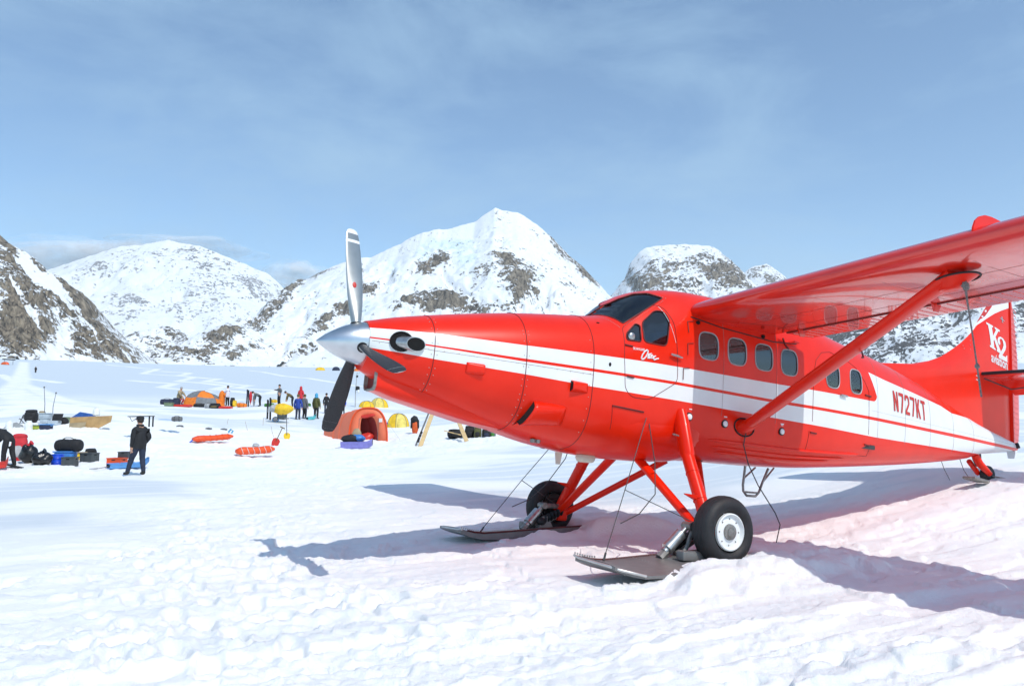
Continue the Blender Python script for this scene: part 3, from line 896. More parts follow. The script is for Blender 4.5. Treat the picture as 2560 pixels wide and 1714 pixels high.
# ---- livery: straight paint lines in the side view
def livery_material():
    m, n, b = newmat('red_and_white_livery')
    L = n.links.new
    t = n.nodes.new('ShaderNodeTexCoord'); s = n.nodes.new('ShaderNodeSeparateXYZ')
    L(t.outputs['Object'], s.inputs[0])
    X, Z = s.outputs['X'], s.outputs['Z']
    def mth(op, a, b_=None, c=None):
        q = n.nodes.new('ShaderNodeMath'); q.operation = op
        for i, vv in enumerate((a, b_, c)):
            if vv is None: continue
            if isinstance(vv, (int, float)): q.inputs[i].default_value = vv
            else: L(vv, q.inputs[i])
        return q.outputs[0]
    def curve(pts):
        """piecewise-linear z(x)"""
        r = None
        for (x0, z0), (x1, z1) in zip(pts[:-1], pts[1:]):
            mr = n.nodes.new('ShaderNodeMapRange'); mr.clamp = True
            mr.inputs['From Min'].default_value = x0; mr.inputs['From Max'].default_value = x1
            mr.inputs['To Min'].default_value = 0; mr.inputs['To Max'].default_value = z1 - z0
            L(X, mr.inputs['Value'])
            r = mr.outputs['Result'] if r is None else mth('ADD', r, mr.outputs['Result'])
        return mth('ADD', r, pts[0][1])
    top = curve([(0, .153), (-0.7, .168), (-1.65, .172), (-2.5, .188), (-3.4, .204), (-5.2, .212), (-7.45, .235), (-12.4, .235)])
    bot = curve([(0, -.060), (-.06, -.060), (-.71, -.108), (-1.67, -.142), (-2.5, -.178), (-3.7, -.195), (-5.0, -.222), (-7.5, -.270), (-10.1, -.250), (-12.4, -.20)])
    ptop = curve([(0, .056), (-.7, .037), (-1.65, .026), (-3.7, .024), (-5.2, .005), (-7.5, .012), (-10.1, .004), (-12.4, -.02)])
    pw_ = curve([(0, .016), (-.7, .018), (-1.65, .034), (-5.0, .038), (-10, .055), (-12.4, .05)])
    inside = mth('MULTIPLY', mth('LESS_THAN', Z, top), mth('GREATER_THAN', Z, bot))
    pin = mth('MULTIPLY', mth('LESS_THAN', Z, ptop), mth('GREATER_THAN', Z, mth('SUBTRACT', ptop, pw_)))
    white = mth('MULTIPLY', inside, mth('SUBTRACT', 1.0, pin))
    # flare on the rear fuselage
    ftop = curve([(-7.2, .672), (-7.75, .595), (-8.76, .492), (-9.48, .412), (-10.2, .25), (-11.0, .13), (-12.4, .02)])
    left = mth('LESS_THAN', X, mth('MULTIPLY_ADD', mth('SUBTRACT', Z, .655), 0.50, -7.36))
    # rounded lower corner of the red window panel
    cxn, czn, rr = -7.43, .335, .10
    fl = mth('MULTIPLY', mth('MULTIPLY', left, mth('LESS_THAN', Z, ftop)), mth('GREATER_THAN', Z, ptop))
    dx = mth('SUBTRACT', X, cxn); dz = mth('SUBTRACT', Z, czn)
    d = mth('SQRT', mth('ADD', mth('MULTIPLY', dx, dx), mth('MULTIPLY', dz, dz)))
    corner = mth('MULTIPLY', mth('MULTIPLY', mth('GREATER_THAN', d, rr), mth('LESS_THAN', Z, czn)), mth('LESS_THAN', X, cxn))
    fl = mth('MAXIMUM', fl, mth('MULTIPLY', corner, mth('GREATER_THAN', Z, ptop)))
    white = mth('MAXIMUM', white, fl)
    nz_ = noise_node(n, 2.2, 5, 0.6)
    def ramp(c0, c1):
        c = n.nodes.new('ShaderNodeValToRGB')
        c.color_ramp.elements[0].position = .35; c.color_ramp.elements[1].position = .7
        c.color_ramp.elements[0].color = c0 + (1,); c.color_ramp.elements[1].color = c1 + (1,)
        L(nz_.outputs['Fac'], c.inputs['Fac']); return c.outputs['Color']
    mxn = n.nodes.new('ShaderNodeMix'); mxn.data_type = 'RGBA'
    L(white, mxn.inputs['Factor'])
    L(ramp((.75, .017, .0025), (.83, .022, .0040)), mxn.inputs['A'])
    L(ramp((.74, .765, .75), (.80, .82, .81)), mxn.inputs['B'])
    L(mxn.outputs['Result'], b.inputs['Base Color'])
    b.inputs['Roughness'].default_value = 0.30
    b.inputs['Coat Weight'].default_value = 0.15
    b.inputs['Specular IOR Level'].default_value = 0.25
    b.inputs['Coat Roughness'].default_value = 0.06
    y = noise_node(n, 1.7, 2)
    bp_ = n.nodes.new('ShaderNodeBump'); bp_.inputs['Strength'].default_value = 0.08; bp_.inputs['Distance'].default_value = 0.03
    L(y.outputs['Fac'], bp_.inputs['Height']); L(bp_.outputs['Normal'], b.inputs['Normal'])
    return m
M['livery'] = livery_material()

# ---- glazing outlines (side view)
WIN = [(-4.178, .53, .158, .172), (-4.655, .53, .158, .172), (-5.125, .527, .158, .172), (-5.592, .525, .155, .172), (-6.47, .472, .15, .172), (-7.01, .462, .14, .172)]
W_POLY = [rrect(*q, 3.2) for q in WIN]
DW1 = round_poly([(-2.975, .455), (-2.995, .515), (-3.135, .655), (-3.185, .635), (-3.165, .430), (-2.985, .425)], .03)
DW2 = round_poly([(-3.215, .675), (-3.43, .868), (-3.55, .875), (-3.60, .76), (-3.525, .428), (-3.205, .435)], .06)
WSP = round_poly([(-2.875, .785), (-3.20, 1.035), (-3.36, 1.115), (-3.50, 1.135), (-3.62, 1.07), (-2.99, .635), (-2.93, .715), (-2.88, .765)], .02)

def boolean(o, cutters, op='DIFFERENCE'):
    for c_ in cutters:
        md = o.modifiers.new('cut', 'BOOLEAN')
        md.operation = op; md.solver = 'EXACT'; md.object = c_
        md.use_self = False
    dg = bpy.context.evaluated_depsgraph_get()
    me = bpy.data.meshes.new_from_object(o.evaluated_get(dg))
    o.modifiers.clear()
    old = o.data
    o.data = me
    bpy.data.meshes.remove(old)
    for c_ in cutters:
        bpy.data.objects.remove(c_)

xs_st = [-0.06, -.12, -.2, -.3, -.4, -.5, -.6, -.7, -.85, -1.0, -1.2, -1.4, -1.6, -1.8, -2.0, -2.2, -2.4, -2.55, -2.65, -2.75, -2.85, -2.92, -2.98, -3.05, -3.12, -3.2, -3.28, -3.36, -3.45, -3.55, -3.65, -3.78, -3.95, -4.2, -4.5, -4.8, -5.1, -5.4, -5.7, -6.0, -6.3, -6.6, -6.9, -7.2, -7.6, -8.0, -8.4, -8.8, -9.2, -9.6, -10.0, -10.3, -10.6, -10.8, -10.95, -11.2, -11.5, -11.8, -12.05, -12.3]
fm = MB()
fm.loft([fring(x, 72) for x in xs_st], 0, True)
fus = fm.build('fuselage', ['livery', 'interior'], None, smooth=0)
im = MB()
im.loft([fring(x, 48, 0.05) for x in [-2.70, -2.85, -3.0, -3.2, -3.45, -3.7, -3.95, -4.4, -5.0, -5.6, -6.2, -6.8, -7.4, -7.9]], 0, True)
inner = im.build('inner', ['interior'], None, smooth=0)
cuts = [inner]
cm = MB()
for side in (1, -1):
    for poly in W_POLY + [DW1, DW2]:
        cm.prism(poly, lambda u, v, d, s_=side: (u, (0.45 + d) * s_, v), 0.6)
    cm.prism(WSP, lambda u, v, d, s_=side: (u, (0.045 + d) * s_, v), 0.9)
cutter = cm.build('cutter', ['interior'], None, smooth=0)
boolean(fus, [inner, cutter])
fus.parent = plane
fus.data.polygons.foreach_set('use_smooth', [True] * len(fus.data.polygons))
fus.data.set_sharp_from_angle(angle=R(32))

# cabin floor and seats seen through the windows
mb = MB(); mb.box((-5.2, 0, -.42), (4.6, 1.36, .06)); mb.build('cabin_floor', 'interior', plane)
for sx in (-4.05, -4.55, -5.05, -5.55, -6.3, -6.85):
    for sy in (-.42, .42):
        mb = MB(); mb.rbox((sx - .16, sy, .04), (.14, .46, .84), .07, rot=(0, R(-8), 0), n=6); mb.rbox((sx, sy, -.2), (.46, .46, .14), .05)
        mb.build('seat', 'seat', plane)
mb = MB(); mb.rbox((-2.95, 0, .42), (.30, 1.2, .42), .08); mb.build('instrument_panel', 'interior', plane)
for sy in (-.36, .36):
    mb = MB(); mb.rbox((-3.75, sy, .25), (.14, .46, .9), .05, rot=(0, R(-8), 0)); mb.build('seat', 'seat', plane)

mb = MB(); mb.box((-5.6, -.685, .83), (3.5, .012, .22), rot=(R(-12), 0, 0)); mb.build('added_pale_panel', 'white_paint', plane)  # pale panel added so the lower window halves look lit
# glazing
def pane(poly, name, m_, side, off=-0.006, frame=0.018, label=None, fmat='rubber'):
    mb = MB(); patch(mb, poly, off, 0.004, 0.05 if name == 'windshield' else 0.1, side)
    o = mb.build(name, m_, plane, smooth=60)
    mb = MB()
    pts = line_on_skin(poly + [poly[0]], 0.002, 0.05, side)
    mb.tube(pts, frame * .45, 6, cap=False)
    mb.build('frame', fmat, o, smooth=60)
    return o
for side in (1, -1):
    for poly in W_POLY:
        pane(poly, 'window', 'glass', side, fmat='acrylic')
    pane(DW1, 'vent_window', 'dark_glass', side, fmat='seam')
    pane(DW2, 'cockpit_window', 'dark_glass', side, fmat='seam')
    pane(WSP, 'windshield', 'dark_glass', side, fmat='seam')
mb = MB(); mb.blob(sp(-3.05, .478, .0), (.10, .045, .10), 1, 0.0); mb.build('bubble_vent', 'steel', plane)

# panel seams
def ring_line(x, z0=None, z1=None, side=1, off=0.0015):
    zt, zb, *_ = [float(q) for q in fpar(x)]
    z0 = zt - .004 if z0 is None else z0; z1 = zb + .004 if z1 is None else z1
    return line_on_skin([(x, z0 + (z1 - z0) * (0.5 - 0.5 * math.cos(math.pi * i / 24))) for i in range(25)], off, 0.04, side)
def seam(pts, name='panel_seam', r=0.0035, m_='seam', parent=None):
    mb = MB(); mb.tube(pts, r, 5, cap=False)
    return mb.build(name, m_, parent or plane, smooth=60)
for x in (-.69, -1.70, -2.52):
    for side in (1, -1):
        seam(ring_line(x, side=side), r=0.004 if x > -2.6 else .003)
for x in (-4.43, -5.36, -7.55, -8.3, -9.05, -9.8, -10.5):
    seam(ring_line(x, z0=float(fpar(x)[0]) - .02, z1=-.3), r=.0016, m_='dirty_seam')
seam(line_on_skin([(-7.4, .10), (-12.0, .03)]), r=.0014, m_='dirty_seam')
seam(line_on_skin([(-.08, .015), (-.7, -.02), (-2.52, -.045)]), r=.0018)
DOOR = round_poly([(-2.92, .20), (-2.955, .575), (-3.035, .64), (-3.44, .955), (-3.56, .93), (-3.66, .74), (-3.69, .30), (-3.70, .02), (-3.30, -.235), (-3.05, -.235), (-2.95, -.15)], .07)
seam(line_on_skin(DOOR + [DOOR[0]], 0.001), 'cockpit_door_seam', .0035)
seam([sp(-3.50 - .02 * i, .93 - .028 * i * (1 + .12 * i), .006) for i in range(9)], 'door_edge_strip', .0022, 'white_paint')
RD = [(-6.05, -.20), (-6.06, .45), (-6.12, .64), (-6.25, .76), (-6.45, .80), (-6.85, .74), (-7.05, .66), (-7.22, .50), (-7.32, .36), (-7.32, -.25)]
seam(line_on_skin(RD, 0.001), 'cabin_door_seam', .003)
seam(line_on_skin([(-6.0, -.33), (-6.0, -.58), (-7.4, -.55), (-7.4, -.38)], .001), 'hatch_seam', .003)
seam(line_on_skin([(-3.92, .86), (-4.4, .80), (-5.3, .76), (-5.75, .80)], .004), 'wing_root_seal', .007, 'black')

# screws along the seams
mb = MB()
def dot(p, r=0.006):
    n = 6
    mb.blob(p, (r * 2, r * 2, r * 2), 0, 0, 6, 4)
for x in (-.69, -1.70):
    for z in (.34, .30, .22, .06, -.06, -.2, -.27, -.36, -.42, -.5, -.58, -.66):
        zt, zb, *_ = [float(q) for q in fpar(x)]
        if zb + .05 < z < zt - .05:
            dot(sp(x + .03, z, .001)); dot(sp(x - .03, z, .001))
for i in range(15):
    x = -.15 - .16 * i
    dot(sp(x, .0 - .018 * i * .16 / .16 * .2, .001), .005)
for i in range(14):
    t = i / 13
    p = Vector((-3.22 - .45 * t, 0, 1.118 - .03 * t)); dot(sp(-3.32 - .34 * t, 1.155 - .06 * t * t - .02 * t, .001), .006)
for i in range(26):
    t = i / 25
    dot(sp(-3.0 - .60 * t, .612 + .415 * t, .002), .005)
for i in range(12):
    dot(sp(-2.83 - .10 * (i / 11), .70 - .12 * (i / 11), .001), .005)
for i in range(9):
    dot(sp(-2.48, .35 - .13 * i, .001), .006)
so = mb.build('screw_head', 'rivet', plane); tag(so, kind='stuff')

# ---- spinner and propeller
TH = R(4.88)
hub = bpy.data.objects.new('propeller', None); COL.objects.link(hub); hub.parent = plane
hub.rotation_euler = (0, TH, 0)      # thrust line tips the disc
mb = MB()
prof = []
for i in range(15):
    t = i / 14
    prof.append((0.235 * (1 - (1 - t) ** 1.75) ** 0.92 if t > 0 else 0.001, 0.43 - 0.55 * t))
mb.lathe(prof, axis='X', n=40, cap=True)
spn = mb.build('spinner', 'chrome', hub)
mb = MB(); mb.lathe([(.238, -.118), (.246, -.122), (.246, -.140), (.20, -.145)], axis='X', n=40); mb.build('backplate', 'black', hub)
BLR = 1.34
for k in range(3):
    th = R(-12.8 + 120 * k)
    rings = []
    prof = [(0.13, .045, .040, 60), (0.22, .050, .040, 58), (0.30, .062, .034, 54), (.42, .076, .026, 48), (.58, .088, .020, 42), (.75, .094, .016, 37), (.92, .095, .013, 32), (1.08, .092, .011, 28), (1.20, .086, .009, 26), (1.28, .074, .007, 25), (1.32, .060, .005, 24), (1.338, .025, .003, 24)]
    for r_, hc, ht, tw in prof:
        ring = []
        a = R(tw * 0.8 + 55)
        for j in range(20):
            q = 2 * math.pi * j / 20
            cx_ = hc * math.cos(q) - 0.10 * hc; ct = ht * math.sin(q)
            # chord direction: tangential with pitch towards x
            tx = cx_ * math.sin(a) + ct * math.cos(a)
            ty = cx_ * math.cos(a) - ct * math.sin(a)
            ring.append(Vector((tx, ty, r_)))
        rings.append(ring)
    mb = MB(); mb.loft(rings, 0, True)
    # black anti-glare coat on the rear face, white bands on the tip
    tips = [(1.17, 1.205), (1.28, 1.34)]
    o = mb.build('propeller_blade', ['blade', 'blade_black', 'white_paint'], hub, smooth=50)
    for p in o.data.polygons:
        if p.normal.y < -0.12: p.material_index = 1
    q = Matrix.Rotation(-th, 4, 'X')
    o.matrix_local = q
    for (z0, z1) in tips:
        mb2 = MB()
        sub = []
        for zz in np.linspace(z0, min(z1, 1.336), 5):
            for (ra, rb) in zip(prof[:-1], prof[1:]):
                if ra[0] <= zz <= rb[0]:
                    t = (zz - ra[0]) / (rb[0] - ra[0]); pp = [ra[i] + (rb[i] - ra[i]) * t for i in range(4)]
            a = R(pp[3] * .8 + 55); ring = []
            for j in range(20):
                qq = 2 * math.pi * j / 20
                cx_ = (pp[1] + .0012) * math.cos(qq) - .10 * pp[1]; ct = (pp[2] + .0012) * math.sin(qq)
                ring.append(Vector((cx_ * math.sin(a) + ct * math.cos(a), cx_ * math.cos(a) - ct * math.sin(a), zz)))
            sub.append(ring)
        mb2.loft(sub, 0, True)
        bo = mb2.build('tip_band', ['white_paint', 'blade_black'], o, smooth=50)
        for p in bo.data.polygons:
            if p.normal.y < -0.12: p.material_index = 1
    mb2 = MB(); mb2.blob((.0, .020, .66), (.045, .006, .07), 0, 0, 12, 7)
    mb2.build('maker_badge', 'red_letter', o)
    # shade of the blade-root hole in the spinner, painted as a black plug
    mb2 = MB()
    rt = [Vector((.055 * math.cos(2 * math.pi * j / 20), .055 * math.sin(2 * math.pi * j / 20), .17)) for j in range(20)]
    rt2 = [v + Vector((0, 0, .055)) for v in rt]
    mb2.loft([rt, rt2], 0, True)
    bo = mb2.build('blade_root_shade', 'black', hub); bo.matrix_local = q

# ---- chin air intake
mb = MB()
def irect(x, hw, z0, z1, r, n=6):
    out = []
    cx_, cz_ = 0, (z0 + z1) / 2
    hh = abs(z1 - z0) / 2
    for sx, sz, a0 in ((1, 1, 0), (-1, 1, 90), (-1, -1, 180), (1, -1, 270)):
        for i in range(n):
            a = R(a0 + 90 * i / (n - 1))
            out.append((x, sx * (hw - r) + r * math.cos(a), cz_ + sz * (hh - r) + r * math.sin(a)))
    return out
outer = [irect(-.21, .170, -.20, -.475, .07), irect(-.27, .180, -.19, -.484, .075), irect(-.4, .21, -.18, -.525, .09), irect(-.8, .26, -.2, -.60, .12), irect(-1.3, .30, -.3, -.69, .14), irect(-1.8, .3, -.4, -.745, .14)]
mb.loft(outer, 0, False)
intake = mb.build('air_intake', ['red'], plane, smooth=60)
mb = MB(); mb.loft([irect(-.21, .172, -.198, -.477, .07), irect(-.182, .165, -.206, -.470, .066), irect(-.182, .150, -.222, -.455, .055), irect(-.22, .142, -.23, -.447, .05)], 0, False)
mb.build('intake_lip', 'dirty_steel', intake, smooth=60)
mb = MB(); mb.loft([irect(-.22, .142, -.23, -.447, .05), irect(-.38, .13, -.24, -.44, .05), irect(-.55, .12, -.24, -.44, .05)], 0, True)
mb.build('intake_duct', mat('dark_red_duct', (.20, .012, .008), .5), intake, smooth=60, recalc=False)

# ---- exhaust stacks
for side in (1, -1):
    c0 = sp(-.355, .035, 0, side)
    nrm = surf_n(-.355, .035, side)
    mb = MB()
    def oval(c, ax1, ax2, r1, r2, n=24):
        return [c + ax1 * (r1 * math.cos(2 * math.pi * j / n)) + ax2 * (r2 * math.sin(2 * math.pi * j / n)) for j in range(n)]
    ux = (Vector((-1, 0, 0)) - nrm * nrm.dot(Vector((-1, 0, 0)))).normalized(); uz = ux.cross(nrm).normalized()
    mb.loft([oval(c0 - nrm * .06, ux, uz, .118, .105), oval(c0 + nrm * .012, ux, uz, .122, .108), oval(c0 + nrm * .014, ux, uz, .108, .094), oval(c0 - nrm * .05, ux, uz, .100, .088)], 0, True)
    mb.loft([oval(c0 + nrm * .006, ux, uz, .112, .098), oval(c0 + nrm * .007, ux, uz, .02, .02)], 0, True)  # black disc paints the shade of the open port
    ring = mb.build('exhaust_port', 'soot_and_shade', plane, smooth=60)
    d = Vector((-.62, .78 * side, -.06)).normalized()
    b1 = d.cross(Vector((0, 0, 1))).normalized(); b2 = b1.cross(d)
    mo = (Vector((-.93, -.36 * side, 0))).normalized()
    mb = MB()
    p0 = c0 - nrm * .06 + Vector((.02, 0, 0))
    rings = []
    for t in (0, .08, .16, .20):
        rings.append([p0 + d * (t + (0.07 * math.cos(2 * math.pi * j / 24) * (1 if t > .15 else 0))) + b1 * (.074 * math.cos(2 * math.pi * j / 24)) * (-side) + b2 * .074 * math.sin(2 * math.pi * j / 24) for j in range(24)])
    mb.loft(rings, 0, False)
    inn = [[p + d * .0 - (p - (sum(rg, Vector()) / 24)).normalized() * .006 for p in rg] for rg in rings[::-1]]
    mb.loft([rings[-1], inn[0]], 0, False)
    st_ = mb.build('exhaust_stack', 'steel', plane, smooth=50)
    mb = MB(); mb.loft([inn[0], inn[1], inn[2], inn[3]], 0, True); mb.build('exhaust_bore', 'soot_and_shade', st_, smooth=50, recalc=False)

# ---- scoops on the cowling
def scoop(name, x0, x1, z0, z1, h, front=True, m_='red', flare=0.0):
    """raised scoop between x0 (front) and x1 (rear); open in front"""
    mb = MB()
    n = 8
    rings = []
    for i in range(n + 1):
        t = i / n
        x = x0 + (x1 - x0) * t
        hh = h * ((1 - t) ** 0.8 if front else t ** 0.9)
        za = z0 + (z1 - z0) * 0.06 * t; zb_ = z1
        ring = []
        for k in range(9):
            u = k / 8
            z = za + (zb_ - za) * u
            e = (1 - abs(2 * u - 1) ** 5)
            ring.append(sp(x + flare * (1 - t) * (u - .5), z, max(hh * e, 0) + (.002 if 0 < k < 8 else -.01)))
        rings.append(ring)
    mb.loft(rings, 0, False, closed=False)
    o = mb.build(name, m_, plane, smooth=50, recalc=False)
    md = o.modifiers.new('thick', 'SOLIDIFY'); md.thickness = .008; md.offset = 0
    # black sheet painting the shade inside the mouth
    mb = MB()
    xo = x0 - (x1 - x0) * -.12 if front else x1 - (x0 - x1) * -.06
    ring = rings[0] if front else rings[-1]
    c_ = sum(ring, Vector()) / len(ring)
    base = [sp(p.x, p.z, .0) for p in ring]
    V = ring + base[::-1]
    mb.add(V, [tuple(range(len(V)))]); mb.build('scoop_mouth', 'soot_and_shade', o, smooth=0)
    return o
scoop('oil_cooler_scoop', -1.80, -2.24, -.415, -.650, .12, True, flare=.10)
scoop('cooling_scoop', -2.25, -2.46, -.140, -.265, .060, True)
scoop('vent_scoop', -1.04, -1.235, -.09, -.215, .045, False)

# ---- belly details
for z, x0, x1 in ((-.60, -4.3, -7.2), (-.68, -4.4, -6.9), (-.735, -4.5, -6.6)):
    pts = [sp(x0 + (x1 - x0) * i / 20, z + .10 * (max(0, i - 10) / 10) ** 1.5 * 0.6, .004) for i in range(21)]
    mb = MB(); mb.tube(pts, [.004] + [.022] * 19 + [.004], 8); mb.build('belly_rib', 'red', plane, smooth=60)
# nose fairing that ends under the door
mb = MB()
rg = []
for x, k in ((-2.3, -.004), (-2.7, .012), (-3.2, .028), (-3.7, .034), (-4.0, .030), (-4.18, .010), (-4.24, -.03)):
    ring = []
    zt, zb, zc, wd, e1, e2 = [float(q) for q in fpar(x)]
    for i in range(25):
        a = math.pi + math.pi * i / 24
        c_, s_ = math.cos(a), math.sin(a)
        ee = e2 - .25
        z = zc - (zc - zb + k) * abs(s_) ** (2 / ee)
        kk = -.02 + (k + .02) * float(sstep(-.36, -.62, z))
        y = (wd + kk) * math.copysign(abs(c_) ** (2 / ee), c_)
        ring.append((x, y, z))
    rg.append(ring)
mb.loft(rg, 0, False, closed=False)
o = mb.build('belly_fairing', 'red', plane, smooth=60)
mb = MB(); mb.box((-2.55, .10, -.985), (.10, .012, .14), taper=.6); mb.build('blade_antenna', 'ivory', plane)
mb = MB(); mb.rbox((-2.92, .12, -.955), (.24, .16, .10), .04, taper=.85); mb.build('dome_antenna', 'ivory', plane)
for dx in (0, -.07):
    mb = MB(); mb.lathe([(.012, -.02), (.030, -.02), (.030, .02), (.012, .02)], (-2.08 + dx, .27, -.825), 'Z', 14); mb.build('drain_pipe', 'dirty_steel', plane)

# fuel caps, placards, handles, hinges
for x, z in ((-3.915, -.365), (-4.497, -.388), (-5.491, -.386)):
    mb = MB()
    c_ = sp(x, z, .003); nn = surf_n(x, z)
    ux = Vector((-1, 0, 0)); uz = Vector((0, 0, 1))
    mb.loft([[c_ + nn * o_ + ux * r_ * math.cos(2 * math.pi * j / 18) + uz * r_ * math.sin(2 * math.pi * j / 18) for j in range(18)] for r_, o_ in ((.052, -.01), (.052, .006), (.040, .008))], 0, True)
    cp = mb.build('fuel_port', 'black', plane)
    mb = MB()
    mb.loft([[c_ + nn * o_ + ux * r_ * math.cos(2 * math.pi * j / 16) + uz * r_ * math.sin(2 * math.pi * j / 16) for j in range(16)] for r_, o_ in ((.036, .004), (.036, .018), (.028, .024))], 0, True)
    mb.build('fuel_cap', 'white_paint', cp)
for x, z, w_, h_ in ((-4.50, -.305, .05, .012), (-5.49, -.290, .06, .012), (-5.49, -.308, .04, .010), (-3.93, -.275, .045, .010)):
    mb = MB(); patch(mb, [(x - w_ / 2, z - h_ / 2), (x + w_ / 2, z - h_ / 2), (x + w_ / 2, z + h_ / 2), (x - w_ / 2, z + h_ / 2)], .003, .003); mb.build('placard', 'white_paint', plane)
mb = MB(); mb.tube([sp(-3.57, .335, .03), sp(-3.66, .325, .035), sp(-3.74, .315, .03)], [.012, .018, .010], 8); mb.tube([sp(-3.63, .33, 0), sp(-3.63, .33, .03)], .012, 8); mb.build('door_handle', 'steel', plane)
mb = MB(); mb.tube([sp(-6.62, .225, .02), sp(-6.76, .222, .025)], .014, 8); mb.build('door_handle', 'steel', plane)
for x, z, l in ((-2.94, .36, .10), (-2.96, -.005, .10), (-7.22, .30, .14), (-6.02, -.345, .12), (-7.25, -.395, .12)):
    mb = MB(); mb.tube([sp(x, z, .008), sp(x - l, z - .005, .008)], .010, 6); mb.build('door_hinge', 'seam', plane)
for x, z in ((-3.86, .79), (-3.84, .51), (-3.78, .20)):
    mb = MB(); mb.tube([sp(x, z - .14, .008), sp(x + .002, z, .008), sp(x - .09, z + .015, .008)], .005, 6); mb.build('cable_clip', 'seam', plane)
for x, z in ((-4.02, .80), (-5.12, .80)):
    mb = MB(); mb.blob(sp(x, z, .01), (.07, .03, .05), 2, .1, 10, 6); mb.build('cabin_vent', 'soot_and_shade', plane)
mb = MB(); mb.blob(sp(-2.68, .60, .0), (.05, .02, .022), 2, 0, 10, 6); mb.blob(sp(-2.73, .10, .0), (.035, .02, .05), 2, 0, 10, 6); mb.build('drain_hole', 'soot_and_shade', plane)  # black blobs paint the shade in small holes
mb = MB(); mb.tube([sp(-5.50, .84, .005), sp(-5.52, .76, .004), sp(-5.585, .705, .006)], .012, 6); mb.build('antenna_lead', 'seam', plane)
mb = MB(); mb.tube([sp(-5.62, .80, .0), sp(-5.66, .80, .05), sp(-5.74, .80, .05)], .016, 6); mb.build('flap_rod', 'red', plane)
mb = MB(); mb.tube(line_on_skin([(-2.80, -.36), (-3.24, -.385)], .004), .010, 6); mb.tube(line_on_skin([(-2.80, -.36), (-2.84, -.62)], .001), .003, 5); mb.build('access_hatch_hinge', 'seam', plane)

# ---- lettering
def font_polys(text, size=1.0, bold=0.0, sx=1.0):
    cu = bpy.data.curves.new('txt', 'FONT')
    cu.body = text; cu.size = size; cu.offset = bold; cu.resolution_u = 4
    o = bpy.data.objects.new('txt', cu); COL.objects.link(o)
    dg = bpy.context.evaluated_depsgraph_get(); dg.update()
    me = bpy.data.meshes.new_from_object(o.evaluated_get(dg))
    V = [(v.co.x * sx, v.co.y) for v in me.vertices]; F = [tuple(p.vertices) for p in me.polygons]
    bpy.data.objects.remove(o); bpy.data.curves.remove(cu); bpy.data.meshes.remove(me)
    xs_ = [v[0] for v in V]; ys_ = [v[1] for v in V]
    x0, x1, y0, y1 = min(xs_), max(xs_), min(ys_), max(ys_)
    return [((a - x0) / (x1 - x0), (b - y0) / (y1 - y0)) for a, b in V], F
def put_text(name, text, corners, fn, m_, bold=0.0):
    """corners: (top-left, bottom-left, top-right) in side-view coordinates"""
    V, F = font_polys(text, 1.0, bold)
    tl, bl, tr_ = [Vector(c_) for c_ in corners]
    mb = MB()
    P = []
    for u, v in V:
        q = bl + (tr_ - tl) * u + (tl - bl) * v
        P.append(fn(q.x, q.y))
    mb.add(P, F)
    return mb.build(name, m_, plane, smooth=0)
skin = lambda x, z: sp(x, z, .007)
def glyph(mb, polys, corners, fn, lift=.007):
    tl, bl, tr_ = [Vector(c_) for c_ in corners]
    for poly in polys:
        P = [bl + (tr_ - tl) * u + (tl - bl) * v for u, v in poly]
        V, F, E = fill_poly([(p.x, p.y) for p in P], .15)
        mb.add([fn(a, b) for a, b in V], F)
s_ = .23
SEVEN = [[(0, 1), (1, 1), (1, .84), (.52, 0), (.24, 0), (.70, .84), (0, .84)]]
TWO = [[(0, .70), (0, .80), (.08, .93), (.25, 1), (.75, 1), (.92, .93), (1, .80), (1, .62), (.90, .50), (.33, .16), (1, .16), (1, 0), (0, 0), (0, .18), (.72, .58), (.74, .66), (.74, .78), (.64, .85), (.36, .85), (.26, .78), (.26, .70)]]
GL = {'N': [[(0, 0), (0, 1), (.30, 1), (.72, .36), (.72, 1), (1, 1), (1, 0), (.70, 0), (.28, .64), (.28, 0)]],
      '7': SEVEN, '2': TWO,
      'K': [[(0, 0), (0, 1), (.28, 1), (.28, .58), (.68, 1), (1, 1), (.58, .56), (1, 0), (.68, 0), (.40, .38), (.28, .26), (.28, 0)]],
      'T': [[(0, 1), (1, 1), (1, .84), (.64, .84), (.64, 0), (.36, 0), (.36, .84), (0, .84)]]}
TLc, BLc, TRc = Vector((-7.945, .463)), Vector((-7.965, .165)), Vector((-8.925, .412))
for i, ch in enumerate('N727KT'):
    a0, a1 = i / 6 + .012, (i + 1) / 6 - .022
    mb = MB()
    dv = TRc - TLc
    glyph(mb, GL[ch], (TLc + dv * a0, BLc + dv * a0, TLc + dv * a1), skin)
    mb.build('registration_letter', 'red_letter', plane, smooth=0)
put_text('maker_lettering', 'DE HAVILLAND', ((-3.045, .348), (-3.048, .318), (-3.205, .352)), skin, 'white_paint', .015)
